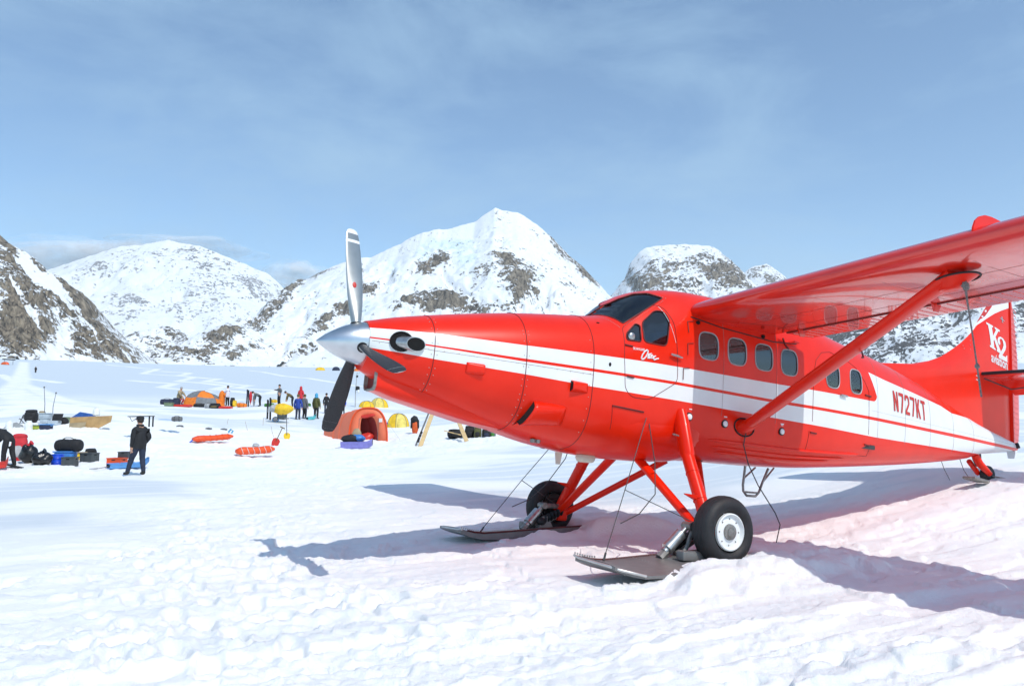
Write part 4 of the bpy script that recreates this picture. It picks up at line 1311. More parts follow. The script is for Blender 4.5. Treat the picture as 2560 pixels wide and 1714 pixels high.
# script name under the window: stroked curve
mb = MB()
def stroke(pts, w0=.010):
    O_, U_, V_ = Vector((-3.155, .215)), Vector((-.235, .020)), Vector((-.022, .125))
    P = [O_ + U_ * u + V_ * v for u, v in pts]
    q = []
    for a, b in zip(P[:-1], P[1:]):
        for k in range(3):
            q.append(a + (b - a) * k / 3)
    q.append(P[-1])
    mb.tube([sp(p.x, p.y, .004) for p in q], w0, 6, flat=None)
stroke([(.14, .10), (.04, .02), (-.01, .18), (.03, .48), (.14, .80), (.26, .98), (.33, .90), (.33, .65), (.26, .35), (.17, .12), (.10, .03)], .009)
stroke([(.36, .30), (.42, .62), (.38, .32), (.38, .16), (.44, .24)], .007)
stroke([(.28, .55), (.58, .66)], .006)
stroke([(.50, .64), (.46, .30), (.47, .16), (.54, .26)], .007)
stroke([(.54, .34), (.63, .44), (.62, .54), (.56, .44), (.57, .20), (.66, .22), (.72, .44)], .007)
stroke([(.70, .46), (.74, .40), (.71, .20), (.76, .36), (.84, .46)], .007)
stroke([(.72, .20), (.80, .06), (.92, .18), (1.04, .22)], .009)
mb.build('script_lettering', 'white_paint', plane, smooth=60)

# ---- fin, rudder, stabiliser
def plate(name, poly, th, m_, parent, fn=None, smooth=40):
    """poly in side view, thickness th across y with a rounded edge"""
    mb = MB()
    V, F, E = fill_poly(poly, .35)
    n = len(V)
    cx_ = sum(p[0] for p in poly) / len(poly); cz_ = sum(p[1] for p in poly) / len(poly)
    bd = set(i for e in E for i in e)
    P = []
    for s__ in (1, -1):
        for i, (x, z) in enumerate(V):
            P.append((x, s__ * (th * .18 if i in bd else th / 2), z))
    mb.add(P, F + [tuple(i + n for i in reversed(f)) for f in F] + [(a, b, b + n, a + n) for a, b in E])
    return mb.build(name, m_, parent, smooth=smooth)
FIN = [(-8.2, .90), (-8.42, 1.0), (-8.9, 1.05), (-9.3, 1.10), (-9.75, 1.20), (-10.14, 1.34), (-10.5, 1.53), (-10.8, 1.72), (-11.03, 1.89), (-11.3, 2.14), (-11.58, 2.48), (-11.76, 2.70), (-11.86, 2.76), (-12.19, 2.76), (-12.19, 1.2), (-12.2, .10), (-11.5, .10), (-10.6, .34), (-9.6, .58), (-8.8, .78)]
def fin_loft():
    mb = MB()
    rings = []
    lead = [p for p in FIN[:13]]
    for z in np.linspace(.05, 2.76, 24):
        # leading edge x at height z
        if z <= .90: xl = -8.2 - 0.0
        else:
            for a, b in zip(lead[:-1], lead[1:]):
                if a[1] <= z <= b[1]:
                    xl = a[0] + (b[0] - a[0]) * (z - a[1]) / (b[1] - a[1])
        xt = -12.19
        ring = []
        c_ = xl - xt
        for k in range(24):
            a = 2 * math.pi * k / 24
            u = .5 + .5 * math.cos(a)          # 1 = leading edge
            th = .085 * min(1, math.sqrt(max(0, (1 - u)) * c_ / .5)) * (.45 + .55 * min(1, u * c_ / 1.3)) * (1 - .25 * z / 2.76)
            if z < .9: th *= 1.0
            ring.append((xt + c_ * u, math.copysign(th, math.sin(a)) if 0 < k < 24 and k != 12 else 0, z))
        rings.append(ring)
    mb.loft(rings, 0, True)
    return mb.build('fin', 'red', plane, smooth=45)
fin = fin_loft()
def fin_y(x, z):
    lead = FIN[:13]
    xl = -8.2
    for a, b in zip(lead[:-1], lead[1:]):
        if a[1] <= z <= b[1]: xl = a[0] + (b[0] - a[0]) * (z - a[1]) / (b[1] - a[1])
    c_ = xl + 12.19
    u = max(0, min(1, (x + 12.19) / c_))
    return .085 * min(1, math.sqrt(max(0, (1 - u)) * c_ / .5)) * (.45 + .55 * min(1, u * c_ / 1.3)) * (1 - .25 * z / 2.76)
onfin = lambda x, z: (x, fin_y(x, z) + .006, z)
def fin_decal(name, poly, m_, lift=.004):
    mb = MB(); V, F, E = fill_poly(poly, .12)
    mb.add([(x, fin_y(x, z) + lift, z) for x, z in V], F)
    return mb.build(name, m_, plane, smooth=0)
fin_decal('white_tail_band', [(-10.95, 1.87), (-11.23, 2.14), (-11.50, 2.43), (-11.72, 2.70), (-11.88, 2.755), (-12.185, 2.755), (-12.185, 2.545), (-11.95, 2.46), (-11.72, 2.36), (-11.50, 2.24), (-11.22, 2.07)], 'white_paint', .003)
fin_decal('red_tail_stripe', [(-11.20, 2.105), (-11.42, 2.36), (-11.60, 2.56), (-11.70, 2.58), (-11.66, 2.48), (-11.45, 2.27)], 'red_letter', .006)
fin_decal('red_tail_stripe', [(-11.62, 2.56), (-11.76, 2.70), (-12.02, 2.752), (-12.02, 2.70), (-11.83, 2.63), (-11.72, 2.56)], 'red_letter', .006)
KTL, KBL = Vector((-11.455, 2.155)), Vector((-11.495, 1.70))
serifK = [[(0, 0), (0, .07), (.10, .09), (.10, .91), (0, .93), (0, 1), (.46, 1), (.46, .93), (.36, .91), (.36, .56), (.66, .90), (.58, .93), (.58, 1), (.98, 1), (.98, .93), (.84, .90), (.56, .58), (.90, .10), (1, .07), (1, 0), (.56, 0), (.56, .07), (.62, .09), (.42, .42), (.36, .36), (.36, .09), (.46, .07), (.46, 0)]]
serif2 = [[(0, 0), (0, .10), (.50, .50), (.66, .70), (.60, .88), (.45, .93), (.28, .88), (.24, .80), (.30, .74), (.28, .64), (.16, .60), (.03, .68), (.02, .80), (.14, .93), (.38, 1), (.64, .99), (.88, .88), (.93, .70), (.82, .52), (.42, .20), (.80, .20), (.90, .30), (.98, .30), (.94, 0)]]
mb = MB(); glyph(mb, serifK, ((-11.455, 2.160), (-11.515, 1.72), (-11.86, 2.075)), onfin); mb.build('tail_letter', 'white_paint', plane, smooth=0)
mb = MB(); glyph(mb, serif2, ((-11.76, 1.975), (-11.80, 1.56), (-12.065, 1.93)), onfin); mb.build('tail_numeral', 'white_paint', plane, smooth=0)
put_text('tail_lettering', 'aviation', ((-11.545, 1.625), (-11.55, 1.455), (-12.085, 1.545)), onfin, 'white_paint', .022)
# small bird-like emblem
mb = MB()
glyph(mb, [[(0, .55), (.35, .62), (.42, 1), (.58, 1), (.65, .62), (1, .55), (1, .45), (.62, .45), (.56, .2), (.68, .08), (.68, 0), (.32, 0), (.32, .08), (.44, .2), (.38, .45), (0, .45)]], ((-11.87, 2.36), (-11.885, 2.25), (-12.02, 2.33)), onfin)
mb.build('tail_emblem', 'steel', plane, smooth=0)
# rudder, deflected
rud = bpy.data.objects.new('rudder', None); COL.objects.link(rud); rud.parent = plane
rud.location = (-12.20, 0, 0); rud.rotation_euler = (0, 0, R(15))
mb = MB()
rings = []
for z, ch in ((.0, .30), (.10, .50), (.4, .60), (1.0, .62), (1.7, .58), (2.2, .48), (2.55, .38), (2.68, .30)):
    rings.append([(-.01, .055, z), (-.3 * ch, .05, z), (-ch, .006, z), (-ch, -.006, z), (-.3 * ch, -.05, z), (-.01, -.055, z)])
mb.loft(rings, 0, True); ro = mb.build('rudder_skin', 'red', rud, smooth=40)
for i in range(26):
    z = .16 + .096 * i
    mb = MB(); mb.tube([(-.06, .054, z), (-.30, .045, z), (-.52, .016, z)], .006, 5); mb.build('rudder_rib', 'red', rud, smooth=60)
mb = MB(); mb.loft([[(-.02, .058, .0), (-.34, .03, .0), (-.34, -.03, 0), (-.02, -.058, 0)], [(-.02, .065, -.10), (-.30, .03, -.07), (-.30, -.03, -.07), (-.02, -.065, -.10)], [(-.02, .05, -.20), (-.2, .02, -.16), (-.2, -.02, -.16), (-.02, -.05, -.2)]], 0, True); mb.build('tail_cone', 'white_paint', rud)
# tailplane
for side in (1, -1):
    rings, erings = [], []
    for y, xl, xt, z in ((.05, -11.20, -12.35, 1.19), (1.6, -11.33, -12.38, 1.20), (3.0, -11.48, -12.40, 1.21), (3.2, -11.62, -12.36, 1.21)):
        c_ = xl - xt; ring = []; er = []
        cf = .56
        for k in range(21):
            t_ = k / 20; up_ = t_ < .5
            u = cf * abs(1 - 2 * t_) ** 1.6
            th = .30 * (.2969 * math.sqrt(u) - .126 * u - .3516 * u * u + .2843 * u ** 3 - .1015 * u ** 4) * c_ * 1.7
            ring.append((xl - c_ * u, y * side, z + (th if up_ else -th)))
        dr_ = R(30)
        for u, th in ((.575, .050), (.75, .034), (1.0, .006), (1.0, -.006), (.75, -.034), (.575, -.050)):
            dx_ = c_ * (u - .575)
            er.append((xl - c_ * .575 - dx_ * math.cos(dr_) - th * math.sin(dr_), y * side, z - dx_ * math.sin(dr_) + th * math.cos(dr_)))
        rings.append(ring); erings.append(er)
    mb = MB(); mb.loft(rings, 0, True); sbz = mb.build('stabilizer', 'wing_red', plane, smooth=50)
    mb = MB(); mb.loft(erings, 0, True); mb.build('elevator', 'wing_red', sbz, smooth=40)
    mb = MB(); mb.tube([(-11.20, .09 * side, 1.19), (-11.33, 1.6 * side, 1.20), (-11.48, 3.0 * side, 1.21)], .030, 8); mb.build('deicing_boot', 'rubber', sbz, smooth=60)
    mb = MB(); mb.tube([(-11.25, .10 * side, 1.11), (-11.8, .25 * side, .98), (-12.1, .5 * side, 1.06)], .012, 6); mb.build('elevator_cable', 'cable', sbz, smooth=60)
for z in (1.13, 1.06):
    mb = MB(); mb.tube([(-11.05, fin_y(-11.05, z) + .003, z + .01), (-11.14, fin_y(-11.14, z) + .003, z - .005)], .008, 6); mb.build('trim_mark', 'white_paint', plane)
mb = MB()
for i in range(16):
    dot((-10.72 - .22 * (i % 8) / 7, fin_y(-10.8, 1.6) + .004, 1.62 - .34 * (i % 8) / 7), .008) if i < 8 else dot((-10.92, fin_y(-10.9, 1.6) + .004, 1.74 - .08 * (i - 8)), .008)
tag(mb.build('screw_head', 'rivet', plane), kind='stuff')
mb = MB(); mb.rbox((-12.22, .11, .03), (.05, .05, .10), .01, rot=(R(20), 0, 0)); mb.build('tail_light', 'black', plane)

# ---- wings
DI = math.tan(R(2.19))
CH = 1.93
def airfoil(u, up):
    t = .158
    th = 5 * t * (.2969 * math.sqrt(max(u, 0)) - .126 * u - .3516 * u * u + .2843 * u ** 3 - .1036 * u ** 4)
    cam = .035 * (.8 * u - u * u) / .16 if u < .4 else .035 * (.2 + .8 * u - u * u) / .36
    return cam + (th if up else -th)
def wing_ring(y, side, u0, u1, n=22, dz=0.0, scale=1.0):
    inc = R(2.0)
    pts = []
    us = [u0 + (u1 - u0) * (1 - math.cos(math.pi * i / n)) / 2 for i in range(n + 1)] if u0 == 0 else [u0 + (u1 - u0) * i / 10 for i in range(11)]
    seq = [(u, True) for u in us[::-1]] + [(u, False) for u in (us[1:] if u0 == 0 else us)]
    for u, up in seq:
        zz = airfoil(u, up) * CH * scale
        x = -u * CH; z = zz
        xx = x * math.cos(inc) + z * math.sin(inc); zz2 = z * math.cos(inc) + x * math.sin(inc)
        pts.append((-3.945 + xx, y * side, .962 + (y - .82) * DI + zz2 + dz))
    return pts
for side in (1, -1):
    wg = bpy.data.objects.new('wing', None); COL.objects.link(wg); wg.parent = plane
    ys = [0.70, 1.0, 1.6, 2.4, 3.2, 4.0, 4.8, 5.8, 6.8, 7.8, 8.5]
    mb = MB(); mb.loft([wing_ring(y, side, 0, .74) for y in ys], 0, True)
    # rounded tip
    o = mb.build('wing_skin', 'wing_red', wg, smooth=35)
    mb = MB(); mb.loft([wing_ring(8.5, side, 0, 1.0), wing_ring(8.72, side, 0.0, 1.0, scale=.8), wing_ring(8.84, side, 0, 1.0, scale=.35)], 0, True); mb.build('wing_tip', 'wing_red', wg, smooth=50)
    for nm, y0, y1 in (('flap', .92, 5.0), ('aileron', 5.03, 8.48)):
        mb = MB()
        mb.loft([wing_ring(y, side, .755, 1.0, dz=-.012) for y in np.linspace(y0, y1, 6)], 0, True)
        fl = mb.build(nm, 'wing_red', wg, smooth=35)
        nr = int((y1 - y0) / .115)
        mb = MB()
        for i in range(nr):
            y = y0 + .05 + i * (y1 - y0 - .1) / nr
            r0 = wing_ring(y, side, .755, 1.0, dz=-.012); k = len(r0) // 2
            lo = r0[k:]
            mb.tube([Vector(lo[1]) - Vector((0, 0, .000)), Vector(lo[5]), Vector(lo[9])], .0075, 5)
        rb = mb.build('flap_rib', 'wing_red', fl, smooth=60); tag(rb, kind='stuff')
        mb = MB(); mb.tube([Vector(wing_ring(y, side, .755, 1.0)[11 + 0]) + Vector((.010, 0, -.004)) for y in (y0, y1)], .012, 6); mb.build('flap_gap_seal', 'seam', fl, smooth=60)
        for yh in np.linspace(y0 + .25, y1 - .3, 3):
            b_ = Vector(wing_ring(yh, side, .755, 1.0)[11]); mb = MB(); mb.box(b_ + Vector((.02, 0, -.05)), (.16, .02, .09), taper=.5); mb.build('flap_hinge', 'wing_red', fl)
    # underside panel seams
    for yy in (1.5, 2.3, 3.1, 4.0, 4.9, 5.8):
        r0 = wing_ring(yy, side, 0, .74); lo = r0[23:]
        mb = MB(); mb.tube([Vector(p) for p in lo[3::3]], .0022, 5, cap=False); mb.build('wing_seam', 'seam', wg, smooth=60)
    for ui in (33, 38):
        mb = MB(); mb.tube([Vector(wing_ring(y, side, 0, .74)[ui]) for y in (1.0, 3, 5, 8.4)], .0022, 5, cap=False); mb.build('wing_seam', 'seam', wg, smooth=60)
    # stall fence on the leading edge
    mb = MB()
    y = 4.15; zb_ = .962 + (y - .82) * DI
    prof = [(-3.975, zb_ + .03), (-3.985, zb_ + .10), (-4.02, zb_ + .17), (-4.08, zb_ + .22), (-4.16, zb_ + .25), (-4.26, zb_ + .258), (-4.40, zb_ + .25), (-4.62, zb_ + .225), (-4.85, zb_ + .18), (-4.85, zb_ + .03)]
    mb.prism(prof, lambda u, v, d: (u, side * (y - .008 + d), v), .016); mb.build('stall_fence', 'red', wg, smooth=0)
    # strut
    a = Vector((-4.84, .79 * side, -.40)); b_ = Vector((-4.46, 3.62 * side, .90))
    mb = MB(); ax = Vector((1, 0, 0))
    mb.tube([a, a + (b_ - a) * .06, a + (b_ - a) * .5, a + (b_ - a) * .93, b_ + Vector((0, .10 * side, .05))], [(.095, .045), (.115, .050), (.118, .052), (.115, .050), (.13, .07)], 20, flat=ax)
    st_ = mb.build('wing_strut', 'red', wg, smooth=60)
    mb = MB()
    ringc = [Vector((-4.47 + .155 * math.cos(2 * math.pi * j / 28), (3.72 + .20 * math.sin(2 * math.pi * j / 28)) * side, .905 + .009 * math.sin(2 * math.pi * j / 28))) for j in range(29)]
    ringc = [Vector((p.x, p.y, p.z + (abs(p.y) - 3.6) * DI)) for p in ringc]
    mb.tube(ringc, .010, 6, cap=False); mb.build('strut_seal', 'black', st_, smooth=60)
    mb = MB()
    mb.loft([[Vector((-4.47 + .145 * k * math.cos(2 * math.pi * j / 24) - .0 * (1 - k), (3.72 - (1 - k) * .14 + .19 * k * math.sin(2 * math.pi * j / 24)) * side, .905 + zz_ + (3.72 + .23 * k * math.sin(2 * math.pi * j / 24) - 3.6) * DI)) for j in range(24)] for k, zz_ in ((1.0, .01), (.80, -.03), (.62, -.07), (.48, -.10))], 0, True)
    mb.build('strut_fairing', 'red', st_, smooth=60)
    mb = MB()
    ringc = [sp(-4.83 + .17 * math.cos(2 * math.pi * j / 28), -.40 + .105 * math.sin(2 * math.pi * j / 28) + .02 * math.cos(2 * math.pi * j / 28), .004, side) for j in range(29)]
    mb.tube(ringc, .011, 6, cap=False); mb.build('strut_seal', 'black', st_, smooth=60)
    mb = MB()
    mb.loft([[Vector((-4.84 + .14 * k * math.cos(2 * math.pi * j / 24), (surf_y(-4.84, -.4) + o_) * side, -.40 + .08 * k * math.sin(2 * math.pi * j / 24) + (o_ * .45))) for j in range(24)] for k, o_ in ((1.0, -.01), (.92, .05), (.80, .12))], 0, True)
    mb.build('strut_fairing', 'red', st_, smooth=60)
    if side == 1:
        mb = MB(); mb.tube([a.lerp(b_, .62) + Vector((-.09, 0, -.03)), a.lerp(b_, .62) + Vector((-.12, .0, -.10)), a.lerp(b_, .63) + Vector((-.02, .03, -.13))], .009, 6); mb.build('pitot_tube', 'seam', st_, smooth=60)

# ---- undercarriage
GZ = lambda x: -1.985 - .1015 * (x + 3.63)
for side in (1, -1):
    S3 = lambda x, y, z: Vector((x, y * side, z))
    gear = bpy.data.objects.new('landing_gear', None); COL.objects.link(gear); gear.parent = plane
    mb = MB()
    mb.tube([S3(-3.80, .74, -.33), S3(-3.79, .80, -.46), S3(-3.74, .98, -.82), S3(-3.735, 1.0, -.86)], [(.10, .075), (.105, .08), (.092, .075), (.080, .07)], 18)
    up = mb.build('upper_leg', 'red', gear, smooth=60)
    mb = MB(); mb.tube([S3(-3.738, .985, -.83), S3(-3.68, 1.30, -1.34), S3(-3.64, 1.47, -1.62)], [.074, .074, .070], 18)
    for t in (.25, .62):
        p = S3(-3.738, .985, -.83).lerp(S3(-3.64, 1.47, -1.62), t); d = (S3(-3.64, 1.47, -1.62) - S3(-3.738, .985, -.83)).normalized()
        mb.tube([p, p + d * .012], .079, 18)
    mb.build('lower_leg', 'red', gear, smooth=50)
    mb = MB()
    p = S3(-3.738, .985, -.83).lerp(S3(-3.64, 1.47, -1.62), .60)
    mb.loft([[p + Vector((.02, -.05, -.035)), p + Vector((.02, .05, -.035)), p + Vector((.02, .05, .03)), p + Vector((.02, -.05, .03))], [p + Vector((.22, -.012, .03)), p + Vector((.22, .012, .03)), p + Vector((.22, .012, .04)), p + Vector((.22, -.012, .04))]], 0, True)
    mb.build('leg_step', 'red', gear)
    mb = MB(); mb.tube([S3(-3.74, .93, -.62) + Vector((.10, 0, 0)), S3(-3.74, .93, -.62) + Vector((.20, .02 * side, .01))], .010, 6); mb.build('leg_bracket', 'dirty_steel', gear)
    for nm, a, b_, w1, w2 in (('brace_strut', S3(-3.60, .26, -.90), S3(-3.60, 1.40, -1.66), .072, .045), ('brace_strut', S3(-4.52, .30, -.86), S3(-3.70, 1.40, -1.68), .060, .040)):
        mb = MB(); mb.tube([a, b_], [(w1, w2), (w1 * .8, w2)], 14, flat=Vector((1, 0, 0)))
        mb.build(nm, 'red', gear, smooth=60)
        mb = MB(); mb.blob(a + Vector((0, 0, .03)), (.2, .12, .08), 3, .05, 12, 6); mb.build('strut_boot', 'black', gear, smooth=60)
    mb = MB(); mb.tube([S3(-3.63, 1.34, -1.64), S3(-3.63, 1.60, -1.63)], .05, 14); mb.rbox(S3(-3.64, 1.42, -1.68), (.16, .12, .22), .03); mb.build('axle', 'red', gear, smooth=50)
    # wheel
    wh = bpy.data.objects.new('wheel', None); COL.objects.link(wh); wh.parent = gear
    wh.location = S3(-3.63, 1.70, -1.62)
    mb = MB()
    tp = []
    for i in range(29):
        a = -math.pi * .93 + 2 * math.pi * .93 * i / 28
        cy = .125 * math.copysign(abs(math.sin(a)) ** .85, math.sin(a)); rr = .275 + .090 * math.cos(a) * (1 if math.cos(a) > 0 else 1.0)
        tp.append((rr, cy))
    # tread grooves
    tp2 = []
    for r_, y_ in tp:
        tp2.append((r_, y_))
    mb.lathe(tp2, axis='Y', n=56); mb.build('tyre', 'rubber', wh, smooth=60)
    for gy in (-.066, -.033, 0, .033, .066):
        mb = MB(); rr = .275 + .090 * math.sqrt(max(0, 1 - (abs(gy) / .125) ** (2 / .85)))
        mb.lathe([(rr - .001, gy - .004), (rr + .0025, gy - .003), (rr + .0025, gy + .003), (rr - .001, gy + .004)], axis='Y', n=48)
        mb.build('tread_rib', 'rubber', wh, smooth=60)
    o1 = side
    mb = MB()
    mb.lathe([(.195, o1 * .085), (.192, o1 * .112), (.180, o1 * .118), (.172, o1 * .100), (.160, o1 * .082), (.12, o1 * .086), (.085, o1 * .092), (.03, o1 * .092)], axis='Y', n=40, cap=False)
    rim = mb.build('rim', 'white_paint', wh, smooth=40)
    mb = MB(); mb.lathe([(.085, o1 * .09), (.080, o1 * .112), (.055, o1 * .118), (.05, o1 * .135), (.034, o1 * .140), (.001, o1 * .140)], axis='Y', n=24); mb.build('hub_cap', 'dirty_steel', rim, smooth=40)
    mb = MB()
    for k in range(8):
        a = 2 * math.pi * k / 8; mb.blob((.135 * math.cos(a), o1 * .087, .135 * math.sin(a)), (.018, .012, .018), 1, 0, 8, 5)
    tag(mb.build('wheel_bolt', 'dirty_steel', rim), kind='stuff')
    mb = MB(); mb.lathe([(.195, -o1 * .09), (.19, -o1 * .11), (.12, -o1 * .10), (.10, -o1 * .16), (.02, -o1 * .17)], axis='Y', n=30); mb.build('brake_drum', 'black', wh, smooth=40)
    # ski
    ski = bpy.data.objects.new('ski', None); COL.objects.link(ski); ski.parent = gear
    def skiz(x): return GZ(x) + .050 + .125 * max(0, (x + 2.55) / .5) ** 2
    yi, yo = 1.28, 1.98
    mb = MB()
    rings = []
    for x in (-4.40, -4.3, -4.0, -3.4, -2.9, -2.6, -2.4, -2.25, -2.14, -2.06):
        f = max(0, (x + 2.5) / .45)
        a_, b_ = yi + .02 * f, yo - .03 * f
        z = skiz(x)
        hgt = .055 if x < -2.5 else .055 - .040 * min(1, f)
        rings.append([S3(x, a_, z - .03), S3(x, a_, z + hgt), S3(x, a_ + .03, z + hgt + .012), S3(x, a_ + .30, z + hgt * .35 + .02), S3(x, b_ - .10, z + hgt * .2 + .01), S3(x, b_, z), S3(x, b_, z - .03)])
    mb.loft(rings, 0, True)
    sk = mb.build('ski_body', 'ski_grey', ski, smooth=25)
    mb = MB(); mb.tube([S3(-2.06, yi + .0, skiz(-2.06) + .02), S3(-2.05, yi + .1, skiz(-2.06) + .008), S3(-2.05, yo - .12, skiz(-2.06) - .006), S3(-2.10, yo - .02, skiz(-2.1) - .01), S3(-2.4, yo + .005, skiz(-2.4))], .014, 8); mb.build('ski_edge', 'ski_edge', sk, smooth=60)
    mb = MB(); mb.tube([S3(x, yi + .015, skiz(x) + (.055 if x < -2.5 else .055 - .040 * min(1, max(0, (x + 2.5) / .45))) + .014) for x in (-4.38, -3.5, -2.6, -2.4, -2.25, -2.15)], .012, 6); mb.build('ski_rail', mat('dark_red_rail', (.10, .02, .018), .5), sk, smooth=60)
    mb = MB()
    for i in range(9):
        dot(S3(-2.06 - .03 * i, yi + .01, skiz(-2.06 - .03 * i) + .045 + .004 * i), .012)
    for i in range(40):
        dot(S3(-2.35 - .022 * i, yi + .05, skiz(-2.35 - .022 * i) + .078 - .0), .004)
    for q in (-2.75, -3.05):
        for i in range(12):
            dot(S3(q - .012 * i, yi + .06 + .035 * i, skiz(q) + .075 - .0045 * i), .004)
    tag(mb.build('ski_rivet', 'ski_edge', sk), kind='stuff')
    # shock cylinder, link arms, spring
    p0 = S3(-3.05, 1.42, skiz(-3.05) + .08); p1 = S3(-3.36, 1.46, -1.60)
    d = (p1 - p0)
    mb = MB(); mb.tube([p0, p0 + d * .18], .030, 10); mb.tube([p0 + d * .12, p0 + d * .20], .045, 14); mb.tube([p0 + d * .20, p0 + d * .22, p0 + d * .33, p0 + d * .335, p0 + d * .74, p0 + d * .76], [.052, .068, .068, .063, .063, .04], 20); mb.tube([p0 + d * .74, p1], .028, 10)
    mb.build('shock_cylinder', 'steel', ski, smooth=40)
    mb = MB(); mb.tube([p0 + Vector((.02, 0, -.03)), p0 + d * .12 + Vector((-.02, 0, 0))], .05, 8); mb.build('shock_lug', 'dirty_steel', ski, smooth=40)
    mb = MB(); mb.tube([p1 + S3(.0, -.06, 0), p1 + S3(0, .08, 0)], .045, 10); mb.tube([p1, S3(-3.63, 1.40, -1.60)], .035, 8); mb.build('rocker_arm', 'dirty_steel', ski, smooth=40)
    mb = MB(); mb.tube([p1 + Vector((-.03, .05 * side, -.02)), S3(-3.30, 1.52, -1.82), S3(-3.18, 1.55, skiz(-3.2) + .06)], .022, 8); mb.tube([S3(-3.55, 1.40, -1.74), S3(-3.25, 1.42, skiz(-3.25) + .08)], .026, 8); mb.build('link_arm', 'dirty_steel', ski, smooth=40)
    mb = MB()
    s0, s1 = S3(-3.34, 1.36, -1.78), S3(-3.60, 1.36, -1.66)
    for i in range(6):
        mb.lathe([(.045, -.012), (.062, 0), (.045, .012)], s0.lerp(s1, i / 5), 'X', 16, cap=True)
    mb.blob(s0 + Vector((.05, 0, -.03)), (.14, .11, .11), 4, .05); mb.build('rubber_spring', 'rubber', ski, smooth=50)
    mb = MB(); mb.rbox(S3(-3.3, 1.62, skiz(-3.3) + .08), (.36, .12, .10), .02); mb.loft([[S3(-3.22, 1.34, skiz(-3.2)), S3(-3.52, 1.34, skiz(-3.5)), S3(-3.52, 1.37, skiz(-3.5)), S3(-3.22, 1.37, skiz(-3.2))], [S3(-3.30, 1.34, -1.74), S3(-3.38, 1.34, -1.74), S3(-3.38, 1.37, -1.74), S3(-3.30, 1.37, -1.74)]], 0, True); mb.build('ski_pedestal', 'ski_grey', ski, smooth=30)
    # rigging cables
    mb = MB()
    fr = S3(-2.36, 1.36, skiz(-2.36) + .06)
    jn = S3(-2.78, 1.10, -1.28)
    mb.tube([fr, jn, S3(-3.35, .72, -.36)], .0055, 6); mb.tube([jn, S3(-3.55, 1.40, -1.58)], .005, 6)
    mb.tube([fr + Vector((.0, 0, -.02)), fr.lerp(jn, .10)], .012, 6)
    mb.build('rigging_cable', 'cable', ski, smooth=60)
    mb = MB(); mb.tube([S3(-3.36, .70, -.40), S3(-3.32, .92, -.95), S3(-3.18, 1.12, -1.30), S3(-2.95, 1.15, -1.52), S3(-2.70, 1.16, -1.63)], .006, 6); mb.build('hydraulic_hose', 'cable', ski, smooth=60)

# tail wheel
tw = bpy.data.objects.new('tail_gear', None); COL.objects.link(tw); tw.parent = plane
mb = MB(); mb.tube([(-11.12, 0, -.16), (-11.16, 0, -.30), (-11.2, .02, -.40)], [.08, .07, .06], 10); mb.build('tail_strut', 'black', tw, smooth=40)
mb = MB(); mb.tube([(-11.00, .06, -.24), (-11.08, .09, -.38), (-11.36, .10, -.53)], [.065, .065, .045], 10); mb.build('tail_fork', 'red', tw, smooth=50)
mb = MB(); mb.tube([(-11.06, -.08, -.34), (-11.36, -.10, -.53)], .045, 8); mb.build('tail_fork', 'red', tw, smooth=50)
mb = MB(); mb.lathe([(.05, -.06), (.12, -.065), (.150, -.04), (.158, 0), (.150, .04), (.12, .065), (.05, .06)], (-11.46, 0, -.54), 'Y', 28, cap=True); mb.build('tyre', 'rubber', tw, smooth=50)
mb = MB(); mb.tube([(-11.5, .06, -.56), (-11.8, .25, -.60)], .014, 6); mb.build('steering_arm', 'dirty_steel', tw, smooth=40)
mb = MB(); mb.rbox((-10.85, .16, -.66), (.55, .22, .05), .02, rot=(0, R(-3), R(8))); mb.build('tail_ski', 'dirty_steel', tw, smooth=40)
mb = MB(); mb.tube([(-9.9, .15, -.42), (-9.97, .16, -.56), (-10.1, .17, -.72)], .005, 5); mb.tube([(-10.45, .12, -.33), (-10.55, .13, -.52), (-10.72, .14, -.68)], .006, 5); mb.build('trailing_wire', 'cable', plane, smooth=60)

# boarding step and loose cable
mb = MB()
mb.tube([(-5.20, .46, -.86), (-5.17, .46, -1.10), (-5.18, .46, -1.18), (-5.24, .46, -1.235), (-5.40, .46, -1.235), (-5.46, .46, -1.18), (-5.52, .46, -1.05), (-5.62, .46, -.86)], .016, 8)
mb.tube([(-5.18, .46, -1.02), (-5.55, .30, -.86)], .012, 8); mb.tube([(-5.53, .46, -1.04), (-5.9, .30, -.84)], .012, 8)
mb.tube([(-5.2, .46, -1.19), (-5.46, .46, -1.19)], .012, 8)
mb.build('boarding_step', 'dirty_steel', plane, smooth=60)
mb = MB()
mb.tube([sp(-4.86, -.46, .02), sp(-4.87, -.60, .03), (-4.90, .80, -.85), (-5.05, .83, -1.1), (-5.34, .85, -1.42), (-5.42, .86, -1.56), (-5.36, .86, -1.78)], .007, 6)
mb.build('loose_cable', 'cable', plane, smooth=60)
# tie-down rope
top = ac(-4.45, 3.80, .885)
mb = MB()
pts = [Vector((.0, 0, 0)), Vector((.006, .0, -.12)), Vector((.02, .0, -.3)), Vector((.05, .01, -.55)), Vector((.07, .01, -.8)), Vector((.085, .0, -1.08))]
mb.tube(pts, [.010, .011, .0075, .0075, .008, .009], 8)
mb.blob((.005, 0, -.06), (.06, .05, .09), 3, .3); mb.blob((.07, .01, -.8), (.04, .04, .05), 5, .2)
rp_ = mb.build('rope', 'rope', None, smooth=60, loc=top)
tag(rp_, 'frayed grey tie-down rope hanging from the wing strut fitting', 'rope')

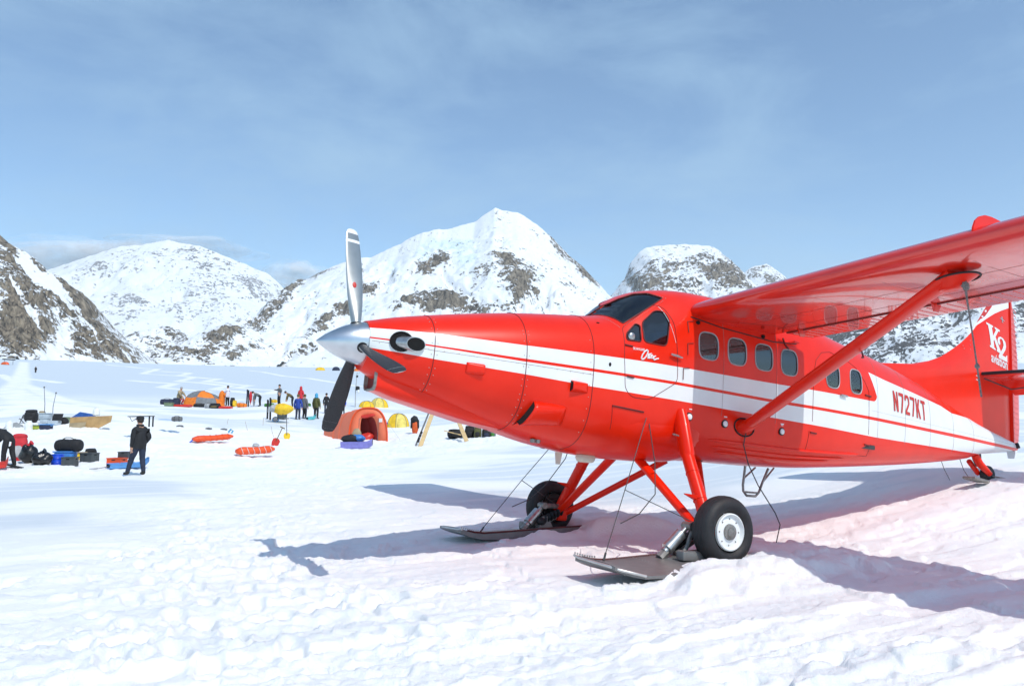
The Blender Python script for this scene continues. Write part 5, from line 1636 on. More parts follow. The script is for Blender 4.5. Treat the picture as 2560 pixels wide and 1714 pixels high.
# ================================================================== CAMP
def c5(x, y): return x / 3.3457, 840 + y / 3.3457        # picture coordinates used to place things on the snow
def c6(x, y): return 380 + x / 4.5038, 900 + y / 4.5038
def c7(x, y): return 680 + x / 3.7774, 900 + y / 3.7774
def ground(px, py):
    X, Y, k = pix(px, py)
    return Vector((X, Y, float(height(np.array([X]), np.array([Y]))[0])))
def at_depth(px, Y):
    X = (px - PW / 2) / F_PX * Y * 1.0
    return Vector((X, Y, float(height(np.array([X]), np.array([Y]))[0])))
def snapped(px_, py_, Y):
    X_, Y_, _k2 = pix(px_, py_)
    if abs(Y_ / Y - 1) > .155: return None
    return Vector((X_, Y_, float(height(np.array([X_]), np.array([Y_]))[0]) - .03))
def D5(x, y, Y=39.0, snap=True):
    """thing standing at depth Y whose base shows at (x, y)"""
    px_, py_ = c5(x, y)
    r_ = cray(px_, py_); r_ = r_ * (Y / r_[1])
    if snap:
        q_ = snapped(px_, py_, Y)
        if q_ is not None: return q_
    return Vector((r_[0], r_[1], r_[2] + CAM_H))
def cloth(name, col, rough=0.75, bump=0.5):
    return mat(name, col, rough, var=0.18, scale=5, bump=bump, bscale=14)
C = dict(
    black=cloth('black_cloth', (.012, .012, .014)), navy=cloth('navy_cloth', (.018, .025, .055)), denim=cloth('dark_denim', (.016, .024, .050)),
    grey=cloth('grey_cloth', (.13, .135, .14)), lgrey=cloth('light_grey_cloth', (.40, .40, .40)), tan=cloth('tan_cloth', (.36, .28, .17)),
    white=cloth('white_cloth', (.72, .70, .78)), olive=cloth('olive_cloth', (.085, .085, .022)), brown=cloth('brown_olive_cloth', (.13, .095, .035)),
    red=cloth('red_cloth', (.55, .025, .035)), blue=cloth('blue_cloth', (.020, .055, .30)), rblue=cloth('royal_blue_cloth', (.015, .07, .55)),
    aqua=cloth('light_blue_cloth', (.07, .36, .58)), orange=cloth('orange_cloth', (.80, .20, .015)), orange2=cloth('burnt_orange_cloth', (.62, .10, .02)),
    yellow=cloth('yellow_cloth', (.80, .50, .02)), pale_yellow=cloth('pale_yellow_cloth', (.72, .58, .14)), green=cloth('green_cloth', (.05, .19, .03)),
    skin=mat('skin', (.55, .30, .20), .6), hair=mat('dark_hair', (.02, .015, .012), .7), boot=mat('dark_boots', (.02, .018, .016), .7),
    orange_pl=mat('orange_plastic', (.80, .085, .012), .4, var=.06), red_pl=mat('red_plastic', (.60, .03, .02), .4), blue_pl=mat('blue_plastic', (.05, .20, .52), .4),
    sblue=mat('sled_blue_plastic', (.10, .30, .62), .4), purple=mat('purple_plastic', (.21, .20, .52), .35), teal=mat('teal_plastic', (.10, .48, .50), .4),
    cobalt=mat('cobalt_plastic', (.01, .07, .60), .35), dgrey=mat('dark_grey_plastic', (.055, .065, .068), .5), clear=mat('cloudy_plastic', (.42, .48, .52), .35),
    bag=mat('black_bin_liner', (.010, .010, .011), .28, bump=.9, bscale=9), wood=mat('pine_wood', (.66, .46, .22), .6, var=.12, scale=4), ply=mat('plywood', (.44, .27, .11), .65, var=.22, scale=3),
    cylw=mat('white_cylinder_paint', (.74, .75, .72), .4), tarp=cloth('blue_tarp', (.02, .09, .32), .5), gtarp=cloth('grey_tarp', (.30, .31, .31), .6),
    lime=mat('lime_plastic', (.30, .36, .03), .45), yel_pl=mat('yellow_plastic', (.85, .55, .02), .4), khaki=cloth('grey_green_cloth', (.17, .22, .13)),
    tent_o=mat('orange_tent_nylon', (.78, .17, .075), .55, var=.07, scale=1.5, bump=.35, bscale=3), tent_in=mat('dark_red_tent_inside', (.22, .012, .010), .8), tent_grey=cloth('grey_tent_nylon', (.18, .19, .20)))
def mt(k): return C[k] if k in C else M[k]

# ---------------------------------------------------------------- people
def skinmesh(verts, edges, rads, subs=1):
    me = bpy.data.meshes.new('tmp')
    me.from_pydata(verts, edges, [])
    o = bpy.data.objects.new('tmp', me); COL.objects.link(o)
    o.modifiers.new('s', 'SKIN')
    for i, r_ in enumerate(rads):
        sv = me.skin_vertices[0].data[i]
        sv.radius = r_ if isinstance(r_, tuple) else (r_, r_)
        sv.use_root = (i == 0)
    if subs:
        q = o.modifiers.new('u', 'SUBSURF'); q.levels = subs; q.render_levels = subs
    dg = bpy.context.evaluated_depsgraph_get(); dg.update()
    out = bpy.data.meshes.new_from_object(o.evaluated_get(dg))
    bpy.data.objects.remove(o); bpy.data.meshes.remove(me)
    return out
def person(label, loc, yaw, top, pants, head='hair', lean=0.0, hip=0.93, knees=((.03, .02), (.03, .02)), feet=((0, .11), (.02, -.11)), arms=(((0, .10, -.28), (.06, .10, -.54)), ((0, -.10, -.28), (.06, -.10, -.54))),
           gloves='skin', fat=1.0, H=1.0, headyaw=0, subs=1, hood=None, cap=None, fingers=False, group=None, chest_tw=0.0, face=True, trim=None):
    """local frame: faces +x, y = left"""
    V, E, Rr, K = [], [], [], []
    def add(p, r_, par, k):
        V.append(Vector(p)); Rr.append(r_); K.append(k)
        if par is not None: E.append((par, len(V) - 1))
        return len(V) - 1
    def up(d):      # point along the leaning torso
        return Vector((math.sin(lean) * d, 0, hip + math.cos(lean) * d))
    pel = add((0, 0, hip), (.165 * fat, .140 * fat), None, 'p')
    wst = add(up(.17), (.178 * fat, .150 * fat), pel, 't')
    chs = add(up(.38), (.195 * fat, .150 * fat), wst, 't')
    shd = add(up(.50), (.13 * fat, .10 * fat), chs, 't')
    fw = Vector((math.cos(lean * .6), 0, -math.sin(lean * .6)))
    nk = add(up(.575), .062, shd, 'n')
    hd0 = add(up(.66) + fw * .01, .085, nk, 'h')
    hd1 = add(up(.745) + fw * .015, .098, hd0, 'h')
    hd2 = add(up(.82) + fw * .005, .070, hd1, 'h')
    for sd, (el, wr) in zip((1, -1), arms):
        s0 = up(.455) + Vector((0, sd * .155 * fat, 0))
        a = add(s0, .092 * fat, shd, 't')
        e_ = add(s0 + Vector(el), .076 * fat, a, 't')
        wq = add(s0 + Vector(wr), .058, e_, 't')
        dr = (Vector(wr) - Vector(el)).normalized()
        h_ = add(s0 + Vector(wr) + dr * .10, .042 if not fingers else .034, wq, 'g')
        if not fingers:
            add(s0 + Vector(wr) + dr * .17, .026, h_, 'g')
    for sd, (fx, fy), (kx, kz) in zip((1, -1), feet, knees):
        hp = add((0, sd * .095, hip - .06), .112 * fat, pel, 'p')
        kn = add(((fx + 0) / 2 + kx + .0, (fy + sd * .095) / 2, (hip - .06) * .53 + .02 + kz), .086, hp, 'p')
        an = add((fx - .02, fy, .11), .068, kn, 'p')
        ft = add((fx - .03, fy, .055), .055, an, 'b')
        add((fx + .15, fy + sd * .02, .045), .045, ft, 'b')
    me = skinmesh([tuple(v) for v in V], E, Rr, subs)
    mats = [top, pants, 'skin', 'boot', gloves]
    for m_ in mats: me.materials.append(mt(m_))
    code = {'t': 0, 'p': 1, 'n': 2, 'h': 2, 'b': 3, 'g': 4}
    segs = [(V[a], V[b], K[b] if K[b] != 'n' else 'n') for a, b in E]
    for p in me.polygons:
        c_ = p.center; best = (9, 0)
        for a, b, k in segs:
            ab = b - a; t = max(0, min(1, (c_ - a).dot(ab) / max(ab.length_squared, 1e-6)))
            d = (a + ab * t - c_).length
            if d < best[0]: best = (d, k)
        m_ = code[best[1]]
        if m_ == 1 and c_.z > hip - .14 and lean < .5: m_ = 0
        if m_ == 2 and (c_ - up(.50)).length < .10: m_ = 0
        p.material_index = m_; p.use_smooth = True
    # jacket hem and folds
    for v in me.vertices:
        n_ = math.sin(v.co.z * 31 + v.co.y * 17) * math.sin(v.co.x * 23 + v.co.z * 13)
        v.co += v.normal * .006 * n_
    body = bpy.data.objects.new('body', me)
    COL.objects.link(body)
    root = thing('person', label, 'person', loc, yaw, group)
    root.scale = (H, H, H)
    body.parent = root
    hc = up(.745) + fw * .015
    if face:
        b = bmesh.new(); b.from_mesh(me)
        for pos, rr in ((hc + fw * .105 + Vector((0, 0, -.01)), .018), (hc + Vector((0, .098, -.01)), .022), (hc + Vector((0, -.098, -.01)), .022)):
            r0 = bmesh.ops.create_icosphere(b, subdivisions=1, radius=rr, matrix=Matrix.Translation(pos))
            for f in set(f for v in r0['verts'] for f in v.link_faces): f.material_index = 2; f.smooth = True
        if fingers:
            for sd, (el, wr) in zip((1, -1), arms):
                s0 = up(.455) + Vector((0, sd * .155 * fat, 0)); dr = (Vector(wr) - Vector(el)).normalized()
                hb = s0 + Vector(wr) + dr * .12
                sx = dr.cross(Vector((0, 1, 0))).normalized()
                for i, ln in enumerate((.075, .085, .08, .065)):
                    o_ = sx * (-.03 + .02 * i)
                    mbf = MB(); mbf.tube([hb + o_, hb + o_ + dr * ln * .5, hb + o_ * .9 + dr * ln * .9 + Vector((0, -sd * .02, 0))], [.010, .009, .006], 6)
                    vs_ = [b.verts.new(q) for q in mbf.v]
                    for f in mbf.f:
                        try: ff = b.faces.new([vs_[i_] for i_ in f]); ff.material_index = 4; ff.smooth = True
                        except ValueError: pass
                mbf = MB(); mbf.tube([hb - dr * .05 + sx * .03, hb - dr * .01 + sx * .06, hb + dr * .03 + sx * .065], [.012, .010, .007], 6)
                vs_ = [b.verts.new(q) for q in mbf.v]
                for f in mbf.f:
                    try: ff = b.faces.new([vs_[i_] for i_ in f]); ff.material_index = 4; ff.smooth = True
                    except ValueError: pass
        b.to_mesh(me); b.free()
    mb = MB()
    if hood:
        mb.blob(hc + Vector((-.02, 0, .005)), (.25, .235, .29), 5, .05, 14, 9)
        mb.blob(up(.60), (.26, .28, .16), 6, .05, 14, 7)
        mb.build('hood', mt(hood), root, smooth=60)
    elif cap:
        mb.lathe([(.112, -.005), (.116, .03), (.108, .075), (.075, .108), (.001, .118)], hc + Vector((-.01, 0, .02)), 'Z', 20)
        q = Matrix.Rotation(headyaw, 3, 'Z')
        br = [q @ Vector((.09 + .105 * math.cos(a) * (1 if abs(a) < 1.6 else .2), .095 * math.sin(a), 0)) for a in np.linspace(-1.57, 1.57, 12)]
        mb.loft([[hc + Vector((-.01, 0, .025)) + p for p in br], [hc + Vector((-.01, 0, .010)) + p for p in br]], 0, True)
        mb.build('cap', mt(cap), root, smooth=40)
        mb = MB(); mb.blob(hc + Vector((-.025, 0, -.02)), (.20, .205, .16), 3, .02); mb.build('hair', 'hair' in C and C['hair'], root, smooth=60)
    else:
        mb.blob(hc + Vector((-.022, 0, .03)), (.215, .215, .21), 3, .04, 14, 9)
        mb.build('hat' if head not in ('hair',) else 'hair', mt(head), root, smooth=60)
    if trim:
        mb = MB(); mb.tube([up(.575) + Vector((.075 * math.cos(q_), .085 * math.sin(q_), .01)) for q_ in np.linspace(.6, 5.7, 12)], .034, 6); mb.build('collar', mt(trim), root, smooth=60)
    return root

def facing(deg):
    """yaw so that the figure faces: 0 = picture right, 90 = away, 180 = left, 270 = camera"""
    return R(deg)

p0 = ground(*c5(1155, 1152))
person('person in black jacket, cap and dark jeans standing with back to camera', p0, facing(148), 'black', 'denim', cap='black', headyaw=R(18), lean=.03, fat=1.12, subs=2,
       feet=((.26, .20), (-.06, -.12)), knees=((.03, .0), (.02, 0)), arms=(((.02, .03, -.28), (.08, .02, -.54)), ((-.12, -.08, -.24), (.04, -.03, -.42))), fingers=True, H=1.0, trim='black')
p1 = ground(*c5(62, 1092))
person('person in black bending over at the left edge beside a red sled', p1, facing(165), 'black', 'black', head='black', lean=1.05, hip=.92, feet=((.05, .14), (-.1, -.14)), arms=(((.10, .05, -.24), (.22, .03, -.46)), ((.14, -.05, -.22), (.28, .02, -.42))), gloves='black', subs=1, H=1.0)
G_ = 'campers gathered around the tents'
def far_person(label, cx, base_y, yaw, top, pants, H=1.0, conv=c6, Y=None, **kw):
    g = ground(*conv(cx, base_y)) if Y is None else at_depth(conv(cx, base_y)[0], Y)
    return person(label, g, yaw, top, pants, H=H, group=G_, **kw)
far_person('person in tan jacket and pale cap kneeling beside the grey and orange tent', 300, 500, facing(-20), 'tan', 'red', hip=.62, lean=.30, knees=((.30, .16), (.32, .05)), feet=((.18, .15), (.05, -.15)), arms=(((.16, .05, -.2), (.36, .0, -.36)), ((.14, -.04, -.2), (.34, .02, -.38))), head='lgrey', H=1.16, fat=1.15)
far_person('person in white jacket with dark hair standing right of the grey and orange tent', 848, 516, facing(140), 'white', 'black', H=1.06, arms=(((.14, .06, -.22), (.30, -.06, -.22)), ((.14, -.06, -.22), (.30, .06, -.22))), fat=1.05)
far_person('person in grey shirt stooping low beside the white pole and upright skis', 1215, 515, facing(180), 'grey', 'black', lean=1.15, hip=.90, arms=(((.08, .05, -.26), (.14, .0, -.52)), ((.06, -.05, -.26), (.10, .0, -.52))), H=1.02)
far_person('person in grey shirt standing with one arm stretched to the left', 1430, 508, facing(225), 'grey', 'black', H=1.05, arms=(((-.04, -.20, -.20), (.10, -.12, -.40)), ((.05, -.30, -.06), (.16, -.56, -.02))) if False else (((.0, .24, -.16), (.02, .08, -.34)), ((-.05, -.30, -.06), (.02, -.58, -.04))))
far_person('person in olive-brown jacket bending over next to the red-hooded camper', 1580, 535, facing(190), 'brown', 'black', lean=1.0, hip=.9, H=1.02, arms=(((.08, .05, -.26), (.14, .0, -.5)), ((.06, -.05, -.26), (.10, .0, -.5))))
far_person('person in red jacket with a tall red hood in the group of campers', 1672, 540, facing(80), 'red', 'black', hood='red', H=1.06)
far_person('person in blue jacket and blue trousers seen from behind', 1640, 670, facing(85), 'blue', 'navy', H=1.07, fat=1.1, head='brown')
far_person('person in dark grey jacket standing against the blue-jacketed camper', 1715, 662, facing(60), 'grey', 'black', H=1.05, head='olive')
far_person('person in olive jacket with a light blue hood left of the propeller blade', 1846, 660, facing(75), 'olive', 'black', hood='aqua', H=1.10, fat=1.05)
far_person('person in dark clothes half hidden behind the black propeller blade', 1960, 600, facing(90), 'black', 'navy', H=.95)
far_person('person in bright blue jacket showing just right of the black propeller blade', 2148, 610, facing(120), 'rblue', 'black', H=.9, hood='rblue')
gs = ground(*c5(297, 303))
person('tiny distant skier in dark clothes alone on the upper snow slope', gs, facing(90), 'black', 'black', head='black', H=1.0, subs=0, face=False)

# ---------------------------------------------------------------- tents
def arch(c, ax, w_, h_, n=15, p=2.2):
    out = []
    for i in range(n):
        a = math.pi * i / (n - 1)
        u = math.copysign(abs(math.cos(a)) ** (2 / p), math.cos(a)) * w_ / 2; z = abs(math.sin(a)) ** (2 / p) * h_
        out.append(Vector(c) + ax * u + Vector((0, 0, z)))
    return out
def tunnel_tent():
    fl = ground(*c7(738, 720)); fr = ground(*c7(1095, 762))
    Yc = (fl.y + fr.y) / 2
    Yc = 46.5
    fl = at_depth(c7(735, 0)[0], Yc + .15); fr = at_depth(c7(1096, 0)[0], Yc - .15)
    zb = min(fl.z, fr.z) - .05
    mid = (fl + fr) / 2; mid.z = zb
    wd = (fr - fl).length
    ax = (fr - fl).normalized(); ax.z = 0; ax.normalize()
    back = Vector((-.62, .78, 0)).normalized()
    hgt = 2.02
    root = thing('tent', 'large coral orange tunnel tent with its dark doorway open', 'tent', mid)
    A = Vector((0, 0, 0))
    L = 3.9
    mb = MB()
    rings = []
    for t in (0, .12, .25, .38, .5, .62, .75, .88, 1.0):
        sag = 1 - .04 * math.sin(t * math.pi * 4) ** 2
        hh = hgt * (1 - .38 * t ** 1.3) * sag
        rings.append(arch(A + back * L * t + Vector((0, 0, .25 * t)), ax, wd * (1 - .18 * t), hh, 19, 2.7))
    mb.loft(rings, 0, False, closed=False)
    # rounded tail
    last = rings[-1]; tip = A + back * (L + .8) + Vector((0, 0, .35))
    mb.add(last + [tip], [(i, i + 1, len(last)) for i in range(len(last) - 1)])
    mb.build('canopy', C['tent_o'], root, smooth=50, recalc=True)
    # front wall with door hole
    fr0 = rings[0]
    n = len(fr0)
    def dpt(i):
        a = math.pi * i / (n - 1); u = math.copysign(abs(math.cos(a)) ** .55, math.cos(a)); z = abs(math.sin(a)) ** .6
        return A + ax * (u * wd * .225 + .04 * wd - .06 * wd * (z)) + Vector((0, 0, .02 + z * hgt * .74)) - back * .03
    inner = [dpt(i) for i in range(n)]
    mb = MB(); mb.add(fr0 + inner, [(i, i + 1, n + i + 1, n + i) for i in range(n - 1)]); fw_ = mb.build('front_wall', C['tent_o'], root, smooth=30)
    md = fw_.modifiers.new('thick', 'SOLIDIFY'); md.thickness = .02
    mb = MB(); mb.tube([p - back * .01 for p in fr0], .045, 8); mb.build('tent_pole', C['orange_pl'], root, smooth=60)
    for t in (3, 5):
        mb = MB(); mb.tube([p + Vector((0, 0, .01)) for p in rings[t]], .03, 6); mb.build('tent_pole', C['tent_o'], root, smooth=60)
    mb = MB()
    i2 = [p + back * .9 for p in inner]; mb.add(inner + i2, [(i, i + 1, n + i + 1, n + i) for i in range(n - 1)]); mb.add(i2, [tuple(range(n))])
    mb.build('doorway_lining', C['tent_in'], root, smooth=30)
    mb = MB()
    tp = [A + ax * u + Vector((0, 0, hgt * .76 + .05 * math.sin(u * 5))) - back * .08 for u in np.linspace(-.46, .36, 8)]
    mb.tube(tp, [.06, .10, .09, .11, .09, .10, .09, .05], 8); mb.build('rolled_door', C['red_pl'], root, smooth=60)
    mb = MB(); mb.box(A + ax * .74 + Vector((0, 0, 1.28)) - back * .045, (.2, .02, .22), rot=(0, 0, math.atan2(ax.y, ax.x))); mb.build('label_patch', C['cylw'], root)
    for u in (-.58, .58):
        mb = MB(); mb.tube([A + ax * (u + .02) + Vector((0, 0, 1.4)) - back * .03, A + ax * u + Vector((0, 0, .1)) - back * .03], .014, 5); mb.build('door_zip', C['grey'], root)
    mb = MB(); mb.blob(A + ax * .15 + back * .4 + Vector((0, 0, .25)), (.9, .6, .55), 4, .2); mb.build('sleeping_bag', C['red_pl'], root, smooth=60)
    # guy line
    mb = MB(); mb.tube([rings[0][4], fr + ax * .8 - mid - Vector((0, 0, .0)) + Vector((0, 0, .05))], .008, 5); mb.build('guy_line', C['lgrey'], root)
    return root
tunnel_tent()
def dome_tent(label, loc, w_, d_, h_, cols, yaw=0.0, n=6, group=None, seed=0, slump=0.0, door=None, off=0.0, check=False):
    root = thing('tent', label, 'tent', loc, yaw, group)
    nu, nv = n * 4, 8
    rg = random.Random(seed)
    for k in range(n):
        mb = MB()
        rings = []
        for j in range(nv + 1):
            t = j / nv
            z = h_ * math.sin(t * math.pi / 2) ** .9
            rr = math.cos(t * math.pi / 2) ** .8
            ring = []
            for i in range(5):
                a = 2 * math.pi * (k + i / 4) / n + off
                dip = 1 - .10 * math.sin(math.pi * i / 4) * math.sin(math.pi * t)
                sx = 1 - slump * max(0, math.cos(a)) * t
                ring.append((w_ / 2 * rr * math.cos(a) * dip * sx, d_ / 2 * rr * math.sin(a) * dip, z * dip * (1 - slump * .6 * max(0, math.cos(a)))))
            rings.append(ring)
        if check:
            h1 = 3
            mb.loft(rings[:h1 + 1], 0, False, closed=False); mb.build('tent_panel', C[('tent_grey', 'orange')[k % 2]], root, smooth=50)
            mb = MB(); mb.loft(rings[h1:], 0, False, closed=False); mb.build('tent_panel', C[('orange', 'tent_grey')[k % 2]], root, smooth=50)
            continue
        mb.loft(rings, 0, False, closed=False)
        mb.build('tent_panel', C[cols[k % len(cols)]], root, smooth=50)
    for k in range(0, n):
        a = 2 * math.pi * k / n + off
        mb = MB(); mb.tube([(w_ / 2 * math.cos(t * math.pi / 2) ** .8 * math.cos(a) * (1 - slump * max(0, math.cos(a)) * t), d_ / 2 * math.cos(t * math.pi / 2) ** .8 * math.sin(a), (h_ + .02) * math.sin(t * math.pi / 2) ** .9 * (1 - slump * .6 * max(0, math.cos(a)))) for t in np.linspace(0, 1, 7)], .018, 5)
        mb.build('tent_pole', C['grey'], root)
    if door:
        mb = MB(); mb.prism([(-.3, 0), (.3, 0), (.24, .5), (0, .72), (-.24, .5)], lambda u, v, d: (u, -d_ / 2 * math.cos(v / h_ * 1.2) ** .8 - .02 - d, v), .03); mb.build('tent_door', C[door], root)
    return root
g = ground(*c6(560, 522))
sc_ = g.y / F_PX / 4.5038       # metres per picture unit
dome_tent('sagging grey and orange dome tent being pitched', g + Vector((0, .6, 0)), 3.7, 2.6, 1.45, ['orange', 'tent_grey', 'orange', 'tent_grey', 'tent_grey', 'orange'], yaw=.3, seed=3, slump=.25, off=.15, check=True)
mb = MB(); mb.blob((0, 0, .75), (.55, .5, 1.5), 8, .12, 14, 10, rot=.3); mb.blob((.25, 0, 1.15), (.5, .4, .5), 9, .2)
o = mb.build('tent_flap', C['orange'], None, smooth=60, loc=ground(*c6(765, 520)) + Vector((0, .4, -.05))); tag(o, 'loose orange tent fly bunched up at the right end of the sagging tent', 'tent fly')
g = ground(*c7(1192, 628)); k7 = g.y / 52.0
dome_tent('small yellow dome tent half sunk in snow right of the coral tent', g - Vector((0, 0, .12)), 1.55 * k7, 1.4, .98 * k7, ['yellow', 'pale_yellow', 'yellow'], yaw=.5, seed=5, door='pale_yellow')
g = ground(*c7(928, 452)); k7 = g.y / 62.0
dome_tent('bright yellow tent peeping over the roof of the coral tent', g + Vector((-.35, 0, -.08)), 1.25 * k7, 1.1, .62 * k7, ['yellow'], yaw=.2, seed=6)
g = ground(*c7(1000, 448)); k7 = g.y / 62.0
dome_tent('pale yellow tent with an awning behind the coral tent', g + Vector((0, .8, -.08)), 1.45 * k7, 1.2, .86 * k7, ['pale_yellow', 'pale_yellow', 'yellow'], yaw=.2, seed=7, slump=.1)
GT = 'far tents on the crest of the snow slope'
for lab, cx, y0, w_, h_, cl, yy in (('far yellow tent on the snow crest just left of the propeller', 1890, 68, 110, 38, 'yellow', 330), ('far blue-grey pointed tent on the snow crest next to the yellow one', 2068, 70, 90, 44, 'navy', 330), ('far orange tent on the snow crest just right of the propeller blade', 2308, 88, 76, 36, 'orange', 320)):
    px_, py_ = c6(cx, y0)
    g = Vector(((px_ - PW / 2) / F_PX * yy, yy, 0)); g.z = float(height(np.array([g.x]), np.array([g.y]))[0])
    k = yy / F_PX / 4.5038
    dome_tent(lab, g + Vector((0, 0, -.2)), w_ * k, w_ * k * .7, h_ * k * 1.1, [cl], n=6, group=GT, seed=cx)
# left crest: dark shelter roof, orange tent
px_, py_ = c5(30, 142); yy = 300.0
g = Vector(((px_ - PW / 2) / F_PX * yy, yy, 0)); g.z = float(height(np.array([g.x]), np.array([g.y]))[0])
k = yy / F_PX / 3.3457
dome_tent('far red-orange tent on the crest at the left edge below the rock ridge', g, 70 * k, 40 * k, 24 * k, ['orange2', 'orange_pl'], group=GT, seed=12)
root = thing('shelter', 'dark flat-roofed shelter on posts behind the far tent at the left edge', 'shelter', g + Vector((-1.2, 4, 0)))
mb = MB(); mb.box((0, 0, 52 * k), (80 * k, 50 * k, 10 * k), rot=(R(4), R(3), 0)); mb.build('roof', C['black'], root)
mb = MB(); mb.box((0, 0, 59 * k), (84 * k, 54 * k, 4 * k), rot=(R(4), R(3), 0)); mb.build('roof_snow', M['snow'], root)
for x in (-36, 36):
    mb = MB(); mb.box((x * k, 0, 25 * k), (2 * k, 2 * k, 52 * k)); mb.build('post', C['black'], root)

# ---------------------------------------------------------------- sleds, crates, bags
def sled(label, a, b, col, wd=.5, h_=.22, group=None, strap=None):
    a = Vector(a); b = Vector(b)
    d = b - a; L = d.length; yaw = math.atan2(d.y, d.x)
    root = thing('sled', label, 'sled', a, yaw, group)
    pit = math.atan2(d.z, math.hypot(d.x, d.y))
    mb = MB(); rings = []
    for i in range(13):
        t = i / 12
        wv = wd / 2 * (1 if t < .72 else 1 - .55 * ((t - .72) / .28) ** 2)
        z = .16 * max(0, (t - .78) / .22) ** 2 + math.sin(pit) * L * t
        rings.append([(L * t, -wv, z + h_), (L * t, -wv * .86, z + .03), (L * t, -wv * .5, z), (L * t, wv * .5, z), (L * t, wv * .86, z + .03), (L * t, wv, z + h_), (L * t, wv * 1.08, z + h_ + .01), (L * t, wv * .80, z + .05), (L * t, 0, z + .04), (L * t, -wv * .80, z + .05), (L * t, -wv * 1.08, z + h_ + .01)])
    mb.loft(rings, 0, True); mb.build('hull', C[col], root, smooth=50)
    mb = MB()
    mb.tube([(L * t, s__ * wd / 2 * 1.02, h_ + .01 + math.sin(pit) * L * t) for s__ in (1,) for t in (0, .35, .7)], .015, 5); mb.build('rim_tube', C[strap or col], root)
    mb = MB(); mb.tube([(0, -.1, .1), (-.35, -.05, .03), (-.5, .25, .02), (-.2, .5, .02)], .010, 5); mb.build('tow_cord', C[strap or 'grey'], root, smooth=60)
    return root
def bundle_sled(label, a, b, col, wd=.42, h_=.36, straps='cylw', tail=None, group=None):
    a = Vector(a); b = Vector(b); d = b - a; L = d.length
    root = thing('sled', label, 'sled', a, math.atan2(d.y, d.x), group)
    dz = d.z
    mb = MB(); rings = []
    for i in range(15):
        t = i / 14
        k = min(1, (t + .05) / .16) ** .6 * min(1, (1.04 - t) / .20) ** .6
        rings.append([(L * t, wd / 2 * k * math.cos(2 * math.pi * j / 14), dz * t + .02 + h_ / 2 * (1 + k * math.sin(2 * math.pi * j / 14) * (1 if math.sin(2 * math.pi * j / 14) < 0 else .9 + .1 * math.sin(9 * t)))) for j in range(14)])
    mb.loft(rings, 0, True); mb.build('load', C[col], root, smooth=60)
    for i in range(6):
        t = .12 + .15 * i
        mb = MB(); mb.tube([(L * t + .05 * math.sin(j), (wd / 2 + .012) * math.cos(2 * math.pi * j / 12), dz * t + .02 + h_ / 2 * (1 + 1.03 * math.sin(2 * math.pi * j / 12))) for j in range(13)], .010, 5); mb.build('lashing', C[straps], root, smooth=60)
    if tail:
        mb = MB(); mb.tube([(.0, 0, .12), (-.25, -.1, -.05), (-.42, -.16, -.12)], .03, 6); mb.build('tail_cord', C[tail], root, smooth=60)
    return root
a = ground(*c5(1610, 880)); b = D5(1878, 846, a.y + .3, False); b.y += 1.1; b.z = a.z + .12
bundle_sled('slim orange loaded sled with a blue tail cord lying on rough snow', a, b, 'orange_pl', .46, .30, 'orange_pl', 'cobalt')
a = ground(*c5(1972, 1000)); b = D5(2245, 972, a.y + .3, False); b.y += .8; b.z = a.z + .06
bundle_sled('orange loaded sled with criss-cross white lashings near the trail', a, b, 'orange_pl', .46, .34, 'cylw')
a = ground(*c5(905, 1103)); b = D5(1240, 1062, a.y + .8, False); b.z = a.z + .04
sled('flat pale blue plastic sled behind the standing person in black', a, b, 'sblue', .5, .16)
a = ground(*c5(-40, 1108)); b = D5(62, 1096, a.y + .2, False)
sled('red plastic sled at the feet of the bending person on the left', a, b, 'red_pl', .5, .18)
mb = MB(); mb.box((0, 0, .05), (.62, .22, .03), rot=(0, R(12), R(8))); mb.tube([(-.3, 0, .1), (-.42, .05, 1.0)], .02, 6)
o = mb.build('shovel', C['black'], None, loc=ground(*c5(115, 1096)), smooth=40); tag(o, 'black shovel lying by the boots of the bending person on the left', 'shovel')

def crate(label, loc, size, col, yaw=0, group=None):
    root = thing('crate', label, 'crate', loc, yaw, group)
    x, y, z = size
    t = .02
    mb = MB(); mb.box((0, 0, t / 2), (x, y, t)); mb.build('base', C[col], root)
    for nm, c_, sz in (('side', (0, -y / 2 + t / 2, z / 2), (x, t, z)), ('side', (0, y / 2 - t / 2, z / 2), (x, t, z)), ('end', (-x / 2 + t / 2, 0, z / 2), (t, y - 2 * t, z)), ('end', (x / 2 - t / 2, 0, z / 2), (t, y - 2 * t, z))):
        mb = MB(); mb.box(c_, (sz[0], sz[1], sz[2] * .86), ); w_ = mb.build(nm, C[col], root)
        mb = MB(); mb.box((c_[0], c_[1], z * .97), (sz[0] + .03 if sz[0] > t else sz[0] + .03, sz[1] + .03, z * .09)); mb.build('rim', C[col], w_)
        mb = MB(); f = -1 if c_[1] < 0 or c_[0] < 0 else 1
        if sz[0] > t: mb.box((0, c_[1] + f * .012, z * .78), (x * .26, .012, z * .10))
        else: mb.box((c_[0] + f * .012, 0, z * .78), (.012, y * .3, z * .10))
        mb.build('hand_hole', C['black'] if col != 'dgrey' else M['soot_and_shade'], w_)  # black block paints the shade of the opening
        for i in range(4):
            mb = MB()
            if sz[0] > t: mb.box((-x / 2 + x * (i + .5) / 4, c_[1] + f * .010, z * .36), (.018, .016, z * .62))
            else: mb.box((c_[0] + f * .010, -y / 2 + y * (i + .5) / 4, z * .36), (.016, .018, z * .62))
            mb.build('stiffener', C[col], w_)
    return root
